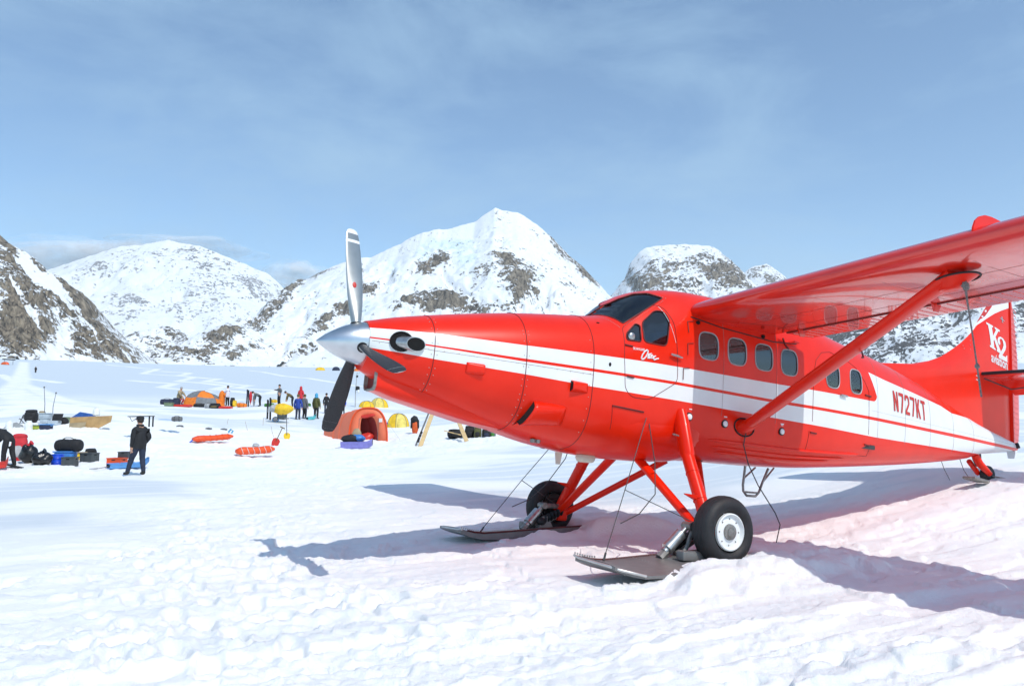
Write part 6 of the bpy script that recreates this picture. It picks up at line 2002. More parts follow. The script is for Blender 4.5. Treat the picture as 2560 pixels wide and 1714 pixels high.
def binbox(name, label, loc, size, col, yaw=0, lid=None, cat='storage bin', group=None, openlid=False):
    root = thing(name, label, cat, loc, yaw, group)
    x, y, z = size
    mb = MB(); mb.rbox((0, 0, z / 2), (x, y, z), .06, taper=.90); mb.build('tub', C[col], root, smooth=45)
    mb = MB()
    if openlid: mb.rbox((0, y / 2, z + y * .35), (x * 1.02, .04, y * .8), .015, rot=(R(-20), 0, 0))
    else: mb.rbox((0, 0, z + .02), (x * 1.06, y * 1.06, .05), .02)
    mb.build('lid', C[lid or col], root, smooth=45)
    for sx in (-1, 1):
        mb = MB(); mb.rbox((sx * x / 2 * 1.0, 0, z * .82), (.05, y * .35, .04), .012); mb.build('handle', C[lid or col], root, smooth=45)
    return root
def trashbag(label, loc, w_, h_, seed, knot=None, group=None):
    root = thing('garbage_bag', label, 'garbage bag', loc, 0, group)
    mb = MB(); mb.blob((0, 0, h_ * .46), (w_, w_ * .85, h_ * .96), seed, .13, 22, 14, zflat=.96); mb.build('sack', C['bag'], root, smooth=70)
    mb = MB(); mb.tube([(0, 0, h_ * .90), (.02, 0, h_ * .99), (.08, 0, h_ * 1.05)], [.10, .04, .09], 8); mb.build('knot', C[knot or 'bag'], root, smooth=60)
    return root
def duffel(label, loc, L, dia, col, yaw=0, group=None, tilt=0):
    root = thing('duffel_bag', label, 'duffel bag', loc, yaw, group)
    root.rotation_euler = (0, tilt, yaw)
    mb = MB(); rings = []
    for t, k in ((0, .55), (.03, .85), (.1, .97), (.3, 1.02), (.5, .98), (.7, 1.03), (.9, .98), (.97, .86), (1, .55)):
        rings.append([(L * (t - .5), dia / 2 * k * math.cos(2 * math.pi * j / 18), dia / 2 + dia / 2 * k * math.sin(2 * math.pi * j / 18) * (.96 if j % 2 else 1)) for j in range(18)])
    mb.loft(rings, 0, True); mb.build('bag_body', C[col], root, smooth=60)
    for t in (-.22, .22):
        mb = MB(); mb.tube([(L * t, dia / 2 * 1.03 * math.cos(a), dia / 2 + dia / 2 * 1.03 * math.sin(a)) for a in np.linspace(0, 2 * math.pi, 15)], .014, 5); mb.build('strap', C['black'], root, smooth=60)
    mb = MB(); mb.tube([(-L * .22, -.05, dia), (-L * .1, -.06, dia * 1.12), (L * .1, -.06, dia * 1.12), (L * .22, -.05, dia)], .014, 5); mb.build('carry_handle', C['brown'], root, smooth=60)
    return root
def backpack(label, loc, w_, h_, d_, col, yaw=0, lean=0.0, accent='grey', group=None):
    root = thing('backpack', label, 'backpack', loc, yaw, group)
    root.rotation_euler = (lean, 0, yaw)
    mb = MB(); mb.blob((0, 0, h_ * .47), (w_, d_, h_ * .94), int(w_ * 1000), .06, 18, 12, pw=.62); mb.build('main_sack', C[col], root, smooth=60)
    mb = MB(); mb.blob((0, 0, h_ * .90), (w_ * .9, d_ * .9, h_ * .22), 3, .05, 14, 8, pw=.7); mb.build('top_lid', C[col], root, smooth=60)
    mb = MB(); mb.blob((0, -d_ * .46, h_ * .34), (w_ * .62, d_ * .4, h_ * .42), 4, .04, 14, 8, pw=.7); mb.build('front_pocket', C[accent], root, smooth=60)
    for s__ in (-1, 1):
        mb = MB(); mb.tube([(s__ * w_ * .25, d_ * .46, h_ * .86), (s__ * w_ * .28, d_ * .66, h_ * .6), (s__ * w_ * .3, d_ * .45, h_ * .2)], .025, 6); mb.build('shoulder_strap', C['black'], root, smooth=60)
    return root
def gas(label, loc, r_, h_, group=None):
    root = thing('gas_cylinder', label, 'gas cylinder', loc, 0, group)
    mb = MB(); mb.lathe([(r_ * .7, 0), (r_ * .95, .03), (r_, .08), (r_, h_ * .72), (r_ * .8, h_ * .84), (r_ * .35, h_ * .88)], n=22, cap=True); mb.build('tank', C['cylw'], root, smooth=50)
    mb = MB(); mb.lathe([(r_ * .62, h_ * .85), (r_ * .62, h_ * 1.0), (r_ * .56, h_ * 1.0), (r_ * .56, h_ * .85)], n=18); mb.build('collar', C['cylw'], root, smooth=40)
    mb = MB(); mb.tube([(0, 0, h_ * .86), (0, 0, h_ * .97)], .02, 8); mb.tube([(-.05, 0, h_ * .97), (.05, 0, h_ * .97)], .02, 8); mb.build('valve', C['grey'], root, smooth=40)
    return root
def drum(label, loc, r_, h_, col, group=None):
    root = thing('drum', label, 'drum', loc, 0, group)
    mb = MB(); mb.lathe([(r_ * .93, 0), (r_, .02), (r_, h_ * .3), (r_ * 1.04, h_ * .33), (r_, h_ * .36), (r_, h_ * .66), (r_ * 1.04, h_ * .69), (r_, h_ * .72), (r_, h_ * .93), (r_ * .95, h_)], n=26, cap=True); mb.build('barrel', C[col], root, smooth=45)
    mb = MB(); mb.lathe([(r_ * 1.02, h_ * .95), (r_ * 1.04, h_ * 1.0), (r_ * .9, h_ * 1.02), (r_ * .2, h_ * 1.03)], n=26, cap=True); mb.build('lid', C[col], root, smooth=45)
    return root

# front-left luggage pile (about 27 m away)
G1 = 'luggage pile on the snow at the left'
def G5(x, y, dy=0.0):
    q = ground(*c5(x, y)); q.y += dy
    return q
u = 27.0 / F_PX / 3.3457
q = G5(150, 1040); backpack('red and grey upright pack leaning at the left end of the luggage pile', q, .50, .95, .36, 'red', yaw=.3, lean=-.12, accent='lgrey')
q = G5(236, 1068); trashbag('tall shiny black bin bag with a red twist at the top', q, 140 * u, 158 * u, 11, 'red', 'black bin bags')
q = G5(350, 1078); trashbag('squat shiny black bin bag in front of the blue tote', q, 160 * u, 112 * u, 12, None, 'black bin bags')
qb = G5(505, 1045, .3); binbox('storage_bin', 'wide steel-blue tote with the big black duffel lying on it', qb, (158 * u, .46, 92 * u), 'blue_pl')
q = Vector((qb.x + .1, qb.y, qb.z + 96 * u)); duffel('big black duffel bag lying on top of the blue tote', q, 222 * u, 108 * u, 'black', yaw=-.05)
q = G5(513, 1060, -.25); drum('bright cobalt blue drum in front of the tote', q, 47 * u, 92 * u, 'cobalt')
q = G5(612, 1068, -.2); crate('dark grey plastic crate beside the bright blue drum', q, (98 * u, .38, 76 * u), 'dgrey', .12)
q = G5(722, 1040, .2); crate('wide grey slatted crate at the right end of the luggage pile', q, (112 * u, .42, 76 * u), 'dgrey', -.15)
q = G5(630, 1015, .35); binbox('box', 'yellow box behind the dark crate in the luggage pile', q, (74 * u, .34, 62 * u), 'yel_pl', 0, 'tan', 'box')
q = G5(700, 985, .5); backpack('small black and tan pack behind the grey slatted crate', q, .42, 84 * u, .32, 'black', yaw=.4, lean=.25, accent='tan')
q = G5(965, 1088, .1); crate('orange-red crate standing on the blue sled end', q, (118 * u, .42, 72 * u), 'orange_pl', -.12)
q = G5(990, 1088, .42); q.z += 66 * u; crate('dark crate raised behind the orange-red crate', q, (80 * u, .36, 56 * u), 'dgrey', .05)

# upper-left pile by the plywood (about 39 m away)
v_ = 39.0 / F_PX / 3.3457
root = thing('plywood_sheet', 'long plywood sheet standing on edge as a windbreak', 'plywood sheet', D5(752, 765, 39.5), .04)
mb = MB(); mb.prism([(-172 * v_, .0), (60 * v_, -.05), (170 * v_, .30), (180 * v_, 104 * v_), (-168 * v_, 90 * v_)], lambda a_, b_, d: (a_, d, b_), .03); mb.build('board', C['ply'], root, smooth=0)
mb = MB(); mb.prism([(-170 * v_, -.02), (-40 * v_, -.04), (-30 * v_, 50 * v_), (-168 * v_, 40 * v_)], lambda a_, b_, d: (a_, d - .05, b_), .03); mb.build('lower_board', C['tan'], root, smooth=0)
q = D5(805, 665, 39.9, False); gas('white gas cylinder standing above the plywood windbreak', q, 28 * v_, 68 * v_)
root = thing('tarp', 'folded blue tarp heaped at the left end of the plywood', 'tarp', D5(665, 700, 39.9), 0)
mb = MB(); mb.prism([(-90 * v_, -.05), (90 * v_, -.05), (88 * v_, .10), (62 * v_, 72 * v_), (0, 82 * v_), (-30 * v_, 62 * v_), (-95 * v_, 20 * v_)], lambda a_, b_, d: (a_ + .1 * d, d, b_ - d * .1), .8); mb.build('tarp_sheet', C['tarp'], root, smooth=30)
q = D5(555, 715, 39.2); backpack('pale green stuff sack beside the folded blue tarp', q, 66 * v_, 62 * v_, .4, 'khaki', accent='lgrey')
q = D5(520, 735, 39.0); backpack('black rucksack lying beside the grey bin with a raised lid', q, 80 * v_, 62 * v_, .5, 'black', lean=-.5, accent='black')
q = D5(455, 745, 38.8); binbox('storage_bin', 'grey storage bin with its dark lid raised', q, (84 * v_, .5, 46 * v_), 'clear', 0, 'black', openlid=True)
q = D5(385, 778, 38.0); binbox('basin', 'slate-blue basin in front of the clear bins', q, (88 * v_, .42, 40 * v_), 'navy', 0, 'sblue', 'basin')
q = D5(378, 730, 38.4); binbox('storage_bin', 'cloudy clear bin lower of the stacked pair', q, (76 * v_, .42, 42 * v_), 'clear')
q2 = D5(378, 730, 38.4); q2.z += 46 * v_; binbox('storage_bin', 'cloudy clear bin upper of the stacked pair', q2, (92 * v_, .46, 40 * v_), 'clear')
q = D5(308, 766, 38.2); binbox('box', 'lime green box between the white cylinder and the basin', q, (66 * v_, .36, 34 * v_), 'lime', 0, 'khaki', 'box')
q = D5(240, 771, 37.8); gas('white gas cylinder standing left of the lime green box', q, 32 * v_, 90 * v_)
q = D5(76, 766, 37.5); gas('white gas cylinder nearest the left edge by the grey tarp', q, 27 * v_, 76 * v_)
q = D5(262, 725, 39.0); backpack('tall black pack of the luggage behind the white cylinder', q, 104 * v_, 120 * v_, .55, 'black', lean=.1, accent='black', yaw=.2)
root = thing('chair', 'folding chair with dark frame leaning in front of the tall black pack', 'chair', D5(205, 725, 38.6), -.2)
for sx in (-1, 1):
    mb = MB(); mb.tube([(sx * 36 * v_, -.1, 0), (sx * 36 * v_, .12, 84 * v_)], .02, 6); mb.tube([(sx * 36 * v_, .25, 0), (sx * 36 * v_, -.12, 48 * v_)], .02, 6); mb.build('frame', C['black'], root, smooth=60)
mb = MB(); mb.box((0, .08, 66 * v_), (70 * v_, .02, 34 * v_), rot=(R(-10), 0, 0)); mb.build('backrest', C['grey'], root)
mb = MB(); mb.box((0, 0, 42 * v_), (70 * v_, .40, .02)); mb.build('seat', C['grey'], root)
q = D5(348, 700, 39.2); backpack('beige sack showing between the black pack and the clear bins', q, 46 * v_, 90 * v_, .4, 'tan', accent='lgrey')
mb = MB()
pp = [(-20, 0), (70, 0), (150, -22), (130, -40), (60, -58), (-20, -62)]
mb.prism([(a_ * v_, -b_ * v_ * .9) for a_, b_ in pp], lambda a_, b_, d: (a_, b_ * 1.2, b_ * .75 + d + .08 * math.sin(a_ * 4)), .03)
o = mb.build('tarp', C['gtarp'], None, loc=D5(40, 755, 38.0), smooth=20); tag(o, 'grey tarp spread on the snow bank at the left edge', 'tarp')
for lab, x, y0, y1 in (('tall thin dark antenna mast behind the clear bins', 370, 700, 385), ('short thin mast right of the taller antenna mast', 440, 700, 442)):
    mb = MB(); d = (y0 - y1) * v_; mb.tube([(0, 0, -.6), (-.02, 0, d * .5), (-.12 if x < 400 else .10, 0, d)], [.022, .018, .012], 6); mb.blob((-.12 if x < 400 else .1, 0, d), (.09, .09, .10), 1, .1)
    o = mb.build('mast', C['grey'], None, loc=D5(x, y0, 40.2), smooth=60); tag(o, lab, 'mast')
# small table
root = thing('table', 'small dark folding table half buried behind the standing person', 'table', D5(1180, 722, 37.0), .06)
tv = 37.0 / F_PX / 3.3457
mb = MB(); mb.box((0, 0, 52 * tv), (184 * tv, .55, .035), rot=(0, R(-1.5), 0)); mb.build('tabletop', C['dgrey'], root)
for x in (84, 78):
    for y in (-.22, .22):
        mb = MB(); mb.tube([(x * tv, y, -.2), (x * tv, y, 52 * tv)], .02, 6); mb.build('leg', C['black'], root)
mb = MB(); mb.tube([(-80 * tv, -.2, 48 * tv), (-60 * tv, -.2, 10 * tv), (-10 * tv, -.2, 44 * tv)], .015, 6); mb.build('brace', C['black'], root)
q = D5(1480, 712, 41.0); t4 = 41.0 / F_PX / 3.3457
duffel('round grey stuff bag lying on a strip of blue tarp', q, 84 * t4, 40 * t4, 'grey', .2)
mb = MB(); mb.prism([(0, 0), (118 * t4, .06), (124 * t4, .8), (10 * t4, .7)], lambda a_, b_, d: (a_, b_, .08 + d + .05 * math.sin(a_ * 5)), .02)
o = mb.build('tarp', C['sblue'], None, loc=D5(1325, 710, 41.0), smooth=20); tag(o, 'narrow blue tarp strip beside the round grey stuff bag', 'tarp')

# gear round the grey and orange tent (about 70 m away)
def D6(x, y, Y=70.0, snap=True):
    px_, py_ = c6(x, y); r_ = cray(px_, py_); r_ = r_ * (Y / r_[1])
    if snap:
        q_ = snapped(px_, py_, Y)
        if q_ is not None: return q_
    return Vector((r_[0], r_[1], r_[2] + CAM_H))
e6 = 70.0 / F_PX / 4.5038
GG = 'camp gear scattered round the sagging tent'
duffel('long dark blue duffel bag left of the kneeling person in tan', D6(170, 500, 70), 150 * e6, 70 * e6, 'navy', .2, GG)
backpack('navy pack between the kneeling person and the green box', D6(275, 512, 69.6), 80 * e6, 92 * e6, .6, 'navy', accent='navy', group=GG)
binbox('box', 'flat grey-green box in front of the dark blue duffel', D6(190, 525, 69), (86 * e6, .6, 40 * e6), 'khaki', 0, 'khaki', 'box', GG)
for lab, x, y, w_ in (('red sleeping mat spread left of the sagging tent', 340, 528, 190), ('red sleeping mat spread right of the sagging tent', 830, 542, 130)):
    mb = MB(); mb.rbox((0, 0, .12), (w_ * e6, .8, .22), .08); o = mb.build('mat', C['red_pl'], None, loc=D6(x, y, 69), smooth=50); tag(o, lab, 'sleeping mat')
duffel('black kit bag on the snow in front of the sagging tent', D6(530, 532, 68.8), 120 * e6, 44 * e6, 'black', .1, GG)
duffel('black and white kit bag at the foot of the sagging tent', D6(640, 540, 68.8), 90 * e6, 56 * e6, 'lgrey', -.2, GG)
backpack('flattened black pack at the right foot of the sagging tent', D6(710, 542, 68.6), 120 * e6, 60 * e6, .7, 'black', accent='brown', group=GG)
mb = MB(); mb.blob((0, 0, .12), (1.0, .5, .26), 4, .2); o = mb.build('tent_flap', C['orange'], None, loc=D6(430, 515, 69), smooth=60); tag(o, 'small orange cloth bundle left of the black kit bag', 'tent fly')
backpack('upright black pack touching the white-jacketed person', D6(905, 520, 71), 50 * e6, 104 * e6, .5, 'black', accent='black', group=GG)
backpack('bright yellow stuff sack right of the white-jacketed person', D6(930, 520, 70.6), 40 * e6, 76 * e6, .5, 'yellow', accent='yellow', group=GG)
duffel('orange and white stuff sack left of the upright skis', D6(1010, 525, 70), 112 * e6, 50 * e6, 'orange', .1, GG, .1)
def skis(label, loc, L, tilt=0.0, col='black', n=1, group=None, lean=0.0, tipcol=None, w_=.09):
    root = thing('ski', label, 'ski', loc, 0, group)
    root.rotation_euler = (lean, tilt, 0)
    mb = MB(); rings = []
    for t in (0, .05, .3, .5, .7, .90, .96, 1.0):
        k = w_ / 2 * (.95 if t < .9 else 1.1 if t < .97 else .3); y = -.10 * max(0, (t - .88) / .12) ** 2 * 1.2
        rings.append([(-k, y - .012, L * t), (k, y - .012, L * t), (k, y + .012, L * t), (-k, y + .012, L * t)])
    mb.loft(rings, 0, True); mb.build('ski_blade', C[col], root, smooth=30)
    mb = MB(); mb.box((0, -.04, L * .45), (w_ * .8, .06, .30)); mb.box((0, -.06, L * .50), (w_ * .7, .05, .08)); mb.build('binding', C['grey'], root)
    return root
GS = 'skis stuck upright in the snow'
skis('upright dark ski, left one of the pair beside the red hanging jacket', D6(1062, 520, 70), 205 * e6, .04, 'navy', group=GS, w_=.12)
skis('upright dark ski, right one of the pair beside the red hanging jacket', D6(1084, 520, 70), 196 * e6, -.01, 'black', group=GS, w_=.12)
mb = MB(); mb.blob((0, 0, 95 * e6), (34 * e6, .35, 130 * e6), 21, .15, 12, 12); mb.tube([(.0, 0, 10 * e6), (-.02, 0, 160 * e6)], .03, 6)
o = mb.build('jacket', C['red'], None, loc=D6(1108, 500, 70), smooth=60); tag(o, 'red jacket hung on a pole beside the upright skis', 'jacket')
mb = MB(); mb.tube([(0, 0, -.1), (.02, 0, 165 * e6)], [.05, .04], 6); mb.blob((0, 0, 60 * e6), (.22, .15, 1.0), 4, .1)
o = mb.build('pole', C['lgrey'], None, loc=D6(1147, 516, 69), smooth=60); tag(o, 'pale wrapped pole in front of the stooping person in grey', 'pole')
duffel('flattened yellow tent bag beside the standing person in grey', D6(1372, 478, 68), 76 * e6, 42 * e6, 'yellow', .1, GG)
duffel('green tent bag behind the black upright skis', D6(1320, 525, 66), 108 * e6, 40 * e6, 'green', 0, GG)
duffel('green tent bag right of the dark grey jacketed camper', D6(1765, 520, 66), 44 * e6, 36 * e6, 'green', .6, GG)
e60 = 56.0 / F_PX / 4.5038
skis('tall black ski, left one of the pair in front of the yellow fly', D6(1298, 664, 56), 230 * e60, .01, 'black', group=GS, w_=.14)
skis('tall black ski, right one of the pair in front of the yellow fly', D6(1330, 680, 55.5), 262 * e60, -.01, 'black', group=GS, w_=.14)
# yellow fly over a dark box
root = thing('tent_fly', 'yellow and white tent fly draped over a dark grey box', 'tent fly', D6(1465, 605, 56, False), 0)
mb = MB(); mb.blob((0, 0, 55 * e60), (232 * e60, 1.5, 118 * e60), 15, .10, 24, 12); mb.build('fly_sheet', C['yellow'], root, smooth=60)
mb = MB(); mb.blob((-82 * e60, -.35, 62 * e60), (74 * e60, .9, 84 * e60), 16, .08, 16, 9); mb.build('white_panel', C['lgrey'], root, smooth=60)
binbox('box', 'dark grey box under the yellow tent fly', D6(1464, 668, 55.6), (92 * e60, .8, 66 * e60), 'dgrey', 0, None, 'box')
root = thing('snowshoe', 'blue snowshoe leaning in the snow under the yellow fly', 'snowshoe', D6(1390, 700, 54.5), .3)
mb = MB(); rg_ = [Vector((34 * e60 * math.cos(a), .1 * math.sin(a), 30 * e60 + 30 * e60 * math.sin(a))) for a in np.linspace(0, 2 * math.pi, 21)]
mb.tube(rg_, .03, 6); mb.build('frame', C['sblue'], root, smooth=60)
for i in range(4):
    mb = MB(); mb.tube([(-30 * e60, 0, (14 + 12 * i) * e60), (30 * e60, 0, (18 + 12 * i) * e60)], .03, 5); mb.build('lacing', C['navy'], root)
def shovel(label, foot, L, tilt, col, bw=.3, bh=.42, hcol='grey'):
    root = thing('shovel', label, 'shovel', foot, 0)
    root.rotation_euler = (0, tilt, 0)
    mb = MB(); mb.prism([(-bw * .35, 0), (bw * .35, 0), (bw / 2, bh * .35), (bw / 2, bh * .8), (bw * .2, bh), (-bw * .2, bh), (-bw / 2, bh * .8), (-bw / 2, bh * .35)], lambda a_, b_, d: (a_, d + .5 * a_ * a_, b_), .025); mb.build('blade', C[col], root, smooth=30)
    mb = MB(); mb.tube([(0, .01, bh * .7), (0, .02, L)], .022, 8); mb.build('shaft', C[hcol], root, smooth=60)
    mb = MB(); mb.tube([(-.13, .02, L), (.13, .02, L)], .028, 8); mb.build('grip', C[hcol], root, smooth=60)
    return root
e42 = 42.0 / F_PX / 4.5038
shovel('red snow shovel stuck slantwise in rough snow', D6(1370, 950, 42), 205 * e42 * 1.05, .42, 'red_pl', 80 * e42, 90 * e42, 'brown')
shovel('yellow snow shovel with its blade down in the snow', D6(1518, 884, 44), 235 * e42 * 1.05, -.05, 'yel_pl', 78 * e42, 76 * e42, 'grey')
mb = MB(); mb.blob((0, 0, 20 * e42), (66 * e42, .5, 44 * e42), 31, .12); o = mb.build('stuff_sack', C['lgrey'], None, loc=D6(1170, 965, 40), smooth=60); tag(o, 'pale grey lump of a stuff sack half sunk left of the red shovel', 'stuff sack')
for lab, x, y in (('small dark glove dropped on the snow below the round grey bag', 315, 755), ('small dark scrap lying alone on the rough snow', 636, 768), ('dark goggles lying beside a scrap of blue cord', 810, 775)):
    mb = MB(); mb.blob((0, 0, .06), (.42, .25, .14), x, .25); o = mb.build('glove' if x < 800 else 'goggles', C['grey'], None, loc=D6(x, y, 42), smooth=60); tag(o, lab, 'glove' if x < 800 else 'goggles')
mb = MB(); mb.tube([(-.15, 0, .05), (0, 0, .22), (.12, 0, .12), (.05, 0, .02)], .05, 6); o = mb.build('cord', C['aqua'], None, loc=D6(888, 806, 41), smooth=60); tag(o, 'scrap of bright blue cord near the orange sled', 'cord')
a = D6(1745, 672, 58); b = D6(1850, 650, a.y + .6, False)
sled('turquoise sled at the feet of the olive-jacketed person', a, Vector((b.x, a.y + .4, a.z + .1)), 'teal', .5, .2)

# right of the coral tent (about 43-46 m away)
def D7(x, y, Y=44.0, snap=True):
    px_, py_ = c7(x, y); r_ = cray(px_, py_); r_ = r_ * (Y / r_[1])
    if snap:
        q_ = snapped(px_, py_, Y)
        if q_ is not None: return q_
    return Vector((r_[0], r_[1], r_[2] + CAM_H))
e7 = 44.0 / F_PX / 3.7774
a = D7(655, 826, 43.2); b = D7(945, 818, a.y, False)
sled('purple plastic sled loaded with clothes in front of the coral tent', a, Vector((b.x, a.y + .1, a.z + .02)), 'purple', .75, .36, strap='lgrey')
mb = MB(); mb.blob((0, 0, .32), (.95, .55, .5), 8, .2); o = mb.build('jacket', C['black'], None, loc=D7(745, 806, a.y + .25, False), smooth=60); tag(o, 'black jacket heaped on the left half of the purple sled', 'jacket')
mb = MB(); mb.blob((0, 0, .34), (.75, .5, .36), 9, .15); o = mb.build('jacket', C['blue_pl'], None, loc=D7(812, 798, a.y + .3, False), smooth=60); tag(o, 'blue jacket lying over the middle of the purple sled', 'jacket')
mb = MB(); mb.blob((0, 0, .3), (.5, .35, .55), 10, .1); o = mb.build('jacket', C['tan'], None, loc=D7(800, 742, 44.2, False), smooth=60); tag(o, 'beige cloth bundle against the corner of the coral tent', 'jacket')
drum('blue drum half sunk between the coral tent and the yellow dome', D7(1106, 632, 48.5), 31 * e7, 62 * e7, 'cobalt')
root = thing('jacket', 'orange and dark grey jacket hung on an upright ski', 'jacket', D7(1350, 685, 46))
mb = MB(); mb.blob((0, 0, 88 * e7), (74 * e7, .42, 175 * e7), 33, .08, 16, 12, pw=.8); mb.build('jacket_body', C['orange2'], root, smooth=60)
mb = MB(); mb.blob((-4 * e7, -.05, 150 * e7), (84 * e7, .46, 84 * e7), 34, .12, 16, 9); mb.build('jacket_shoulders', C['black'], root, smooth=60)
for s__ in (-1, 1):
    mb = MB(); mb.tube([(s__ * 30 * e7, -.1, 150 * e7), (s__ * 38 * e7, -.12, 60 * e7)], [.09, .06], 8); mb.build('sleeve', C['black'], root, smooth=60)
def plank(name, label, a, b, w_, t_, col, cat):
    a, b = Vector(a), Vector(b)
    root = thing(name, label, cat, a)
    d = b - a
    mb = MB()
    s_ = Vector((1, 0, 0)); s_ = (s_ - d.normalized() * s_.dot(d.normalized())).normalized(); n_ = d.normalized().cross(s_)
    rings = []
    for t in (0, .9, .97, 1.0):
        k = w_ / 2 * (1 if t < .95 else .85 if t < .99 else .5)
        rings.append([d * t - s_ * k - n_ * t_ / 2, d * t + s_ * k - n_ * t_ / 2, d * t + s_ * k + n_ * t_ / 2, d * t - s_ * k + n_ * t_ / 2])
    mb.loft(rings, 0, True); mb.build('plank', C[col], root, smooth=0)
    return root, d
plank('wooden_ski', 'pale wooden plank ski leaning right, left one of the trestle pair', D7(1398, 806, 42), D7(1530, 462, 42.6), 36 * e7, .05, 'wood', 'ski')
plank('wooden_ski', 'pale wooden plank ski leaning left, right one of the trestle pair', D7(1840, 764, 42.5), D7(1738, 520, 43.5), 36 * e7, .05, 'wood', 'ski')
rt, d = plank('ski', 'thin dark ski leaning alongside the left wooden plank', D7(1352, 800, 42.2), D7(1488, 478, 42.8), 14 * e7, .03, 'grey', 'ski')
for t in (.16, .22, .30, .38):
    mb = MB(); mb.box(d * t + Vector((.03, -.05, 0)), (.12, .08, .14), rot=(0, R(24), 0)); mb.build('binding', C['black'], rt)
G4 = 'packs laid on the snow under the aircraft nose'
backpack('black pack with wooden poles lying at the left of the row', D7(1730, 722, 43), 150 * e7, 86 * e7, .7, 'black', lean=-.2, accent='black', group=G4)
mb = MB(); mb.box((0, 0, 0), (.95, .06, .05), rot=(0, R(14), 0)); o = mb.build('board', C['wood'], None, loc=D7(1705, 685, 42.6, False)); tag(o, 'short wooden board poking from the leftmost black pack', 'board')
backpack('tall black pack standing next to the right wooden plank', D7(1868, 722, 43.2), 96 * e7, 116 * e7, .55, 'black', accent='black', group=G4)
backpack('olive and black pack in the middle of the row under the nose', D7(1942, 722, 43.2), 70 * e7, 100 * e7, .5, 'olive', accent='black', group=G4)
mb = MB(); mb.tube([(0, 0, 0), (0, 0, 96 * e7)], .035, 8); o = mb.build('pole', C['cylw'], None, loc=D7(1985, 715, 42.9)); tag(o, 'white pole standing between the olive pack and the last packs', 'pole')
backpack('black pack right of the white pole', D7(2024, 718, 43.4), 74 * e7, 92 * e7, .5, 'black', accent='navy', group=G4)
backpack('dark green and black pack at the right end under the fuselage', D7(2082, 710, 43.4), 62 * e7, 80 * e7, .5, 'grey', accent='green', group=G4)
# flag mast
root = thing('mast', 'thin mast with a dark weather box and a small flag behind the propeller', 'mast', D7(786, 445, 78))
em = 78.0 / F_PX / 3.7774
mb = MB(); mb.tube([(0, 0, -.5), (0, 0, 160 * em), (.12, 0, 310 * em)], [.05, .045, .03], 6); mb.build('pole', C['lgrey'], root, smooth=60)
mb = MB(); mb.rbox((18 * em, 0, 170 * em), (32 * em, .5, 38 * em), .1); mb.build('instrument_box', C['black'], root, smooth=50)
mb = MB(); mb.rbox((26 * em, -.05, 142 * em), (20 * em, .4, 34 * em), .1); mb.build('instrument_cover', C['cylw'], root, smooth=50)
mb = MB(); mb.tube([(.1, 0, 268 * em), (.14, 0, 285 * em)], .1, 6); mb.prism([(20 * em, 300 * em), (46 * em, 322 * em), (30 * em, 310 * em)], lambda a_, b_, d: (a_, d, b_), .03); mb.build('flag', C['black'], root)
# thin wands
for x, y, L in ((1415, 800, 90), (1075, 770, 140), (845, 700, 70), (1440, 860, 150), (1310, 715, 110)):
    ew = 42.0 / F_PX / 4.5038
    mb = MB(); mb.tube([(0, 0, -.1), (rnd.uniform(-.2, .2), 0, L * ew * .6)], .010, 5)
    o = mb.build('wand', C['tan'], None, loc=D6(x if x < 1300 else x - 60, y, 42)); tag(o, {1415: 'thin bamboo wand behind the red shovel', 1075: 'long bamboo wand right of the blue cord scrap', 845: 'short bamboo wand in the snow above the dark goggles', 1440: 'bamboo wand slanting right beside the red shovel blade', 1310: 'bamboo wand rising left of the blue snowshoe'}[x], 'wand', 'bamboo wands in the trampled snow')

# ================================================================== HAZE
mb = MB(); mb.box((0, 4600, 600), (14000, 10400, 1330))
hz = mb.build('haze', [], None, smooth=0)
hm = bpy.data.materials.new('haze_air'); hm.use_nodes = True
hn = hm.node_tree; hn.nodes.remove(hn.nodes['Principled BSDF'])
pv = hn.nodes.new('ShaderNodeVolumePrincipled')
pv.inputs['Color'].default_value = (1.0, 1.0, 1.0, 1)
pv.inputs['Density'].default_value = HAZE_D
pv.inputs['Anisotropy'].default_value = 0.1
hn.links.new(pv.outputs['Volume'], hn.nodes['Material Output'].inputs['Volume'])
hz.data.materials.append(hm)
tag(hz, 'thin mountain air between the camp and the far massif', None, None, 'stuff')

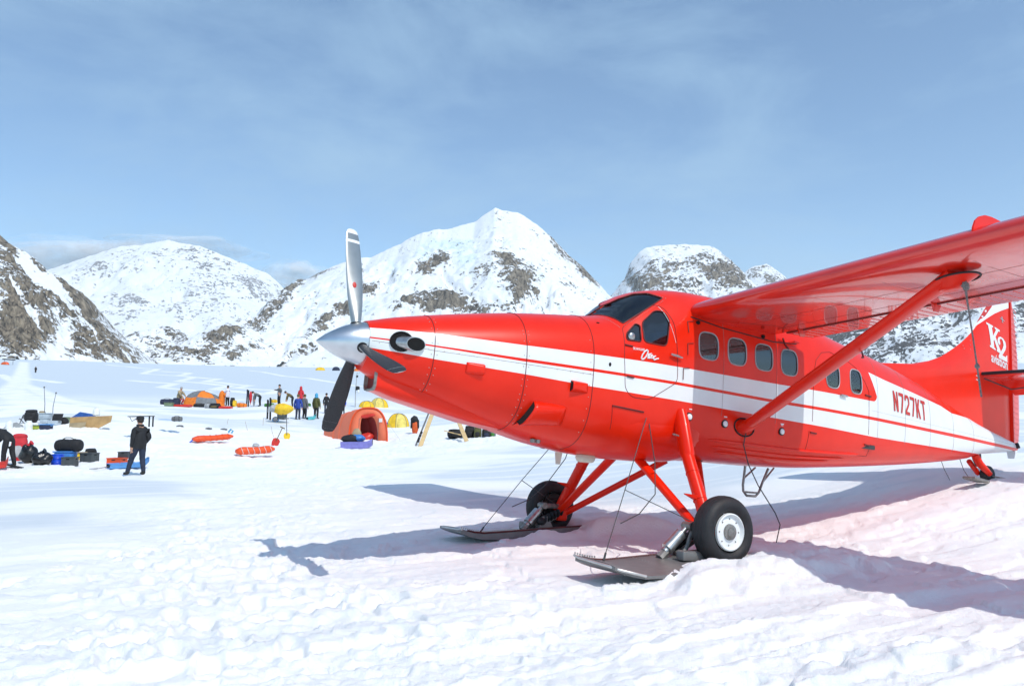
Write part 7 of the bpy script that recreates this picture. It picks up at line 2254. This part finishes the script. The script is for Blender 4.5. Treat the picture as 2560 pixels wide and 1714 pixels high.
# ================================================================== BLOWING CLOUD beyond the massif
def cloud_mat():
    m = bpy.data.materials.new('cloud_vapour'); m.use_nodes = True
    n = m.node_tree; n.nodes.remove(n.nodes['Principled BSDF']); L = n.links.new
    df = n.nodes.new('ShaderNodeBsdfDiffuse'); df.inputs['Color'].default_value = (1, 1, 1, 1)
    tl = n.nodes.new('ShaderNodeBsdfTranslucent'); tl.inputs['Color'].default_value = (1, 1, 1, 1)
    mx1 = n.nodes.new('ShaderNodeMixShader'); mx1.inputs['Fac'].default_value = .10
    L(df.outputs[0], mx1.inputs[1]); L(tl.outputs[0], mx1.inputs[2])
    tr = n.nodes.new('ShaderNodeBsdfTransparent')
    nz_ = noise_node(n, .0035, 5, .6)
    mr = n.nodes.new('ShaderNodeMapRange'); mr.inputs['From Min'].default_value = .36; mr.inputs['From Max'].default_value = .66
    mr.inputs['To Min'].default_value = 0.0; mr.inputs['To Max'].default_value = .12
    L(nz_.outputs['Fac'], mr.inputs['Value'])
    mx2 = n.nodes.new('ShaderNodeMixShader'); L(mr.outputs['Result'], mx2.inputs['Fac']); L(tr.outputs[0], mx2.inputs[1]); L(mx1.outputs[0], mx2.inputs[2])
    L(mx2.outputs[0], n.nodes['Material Output'].inputs['Surface'])
    return m
M['cloud'] = cloud_mat()
def cloud(label, px_, py_, Y, sx, sy, sz, n_, seed):
    """many thin veils of vapour nested inside one another"""
    r_ = cray(px_, py_); r_ = r_ * (Y / r_[1])
    rg = random.Random(seed); mb = MB()
    for i in range(n_):
        k = 1.0 - .75 * i / n_
        mb.blob((rg.uniform(-.35, .35) * sx * (1.1 - k), rg.uniform(-.3, .3) * sy, rg.uniform(-.2, .2) * sz * (1.1 - k)), (2 * sx * k, 2 * sy * k, 2 * sz * k), seed + i, .22, 40, 14)
    o = mb.build('cloud', 'cloud', None, smooth=180, loc=(r_[0], r_[1], r_[2] + CAM_H))
    tag(o, label, None, None, 'stuff')
cloud('banner of blown snow cloud trailing left of the distant summit', 200, 655, 12500, 2000, 900, 330, 13, 3)
cloud('thin mist lying over the distant summit ridge', 430, 625, 12500, 1300, 700, 170, 8, 8)
cloud('small pale puff of cloud in the gap right of the distant massif', 735, 690, 12500, 620, 500, 240, 9, 25)
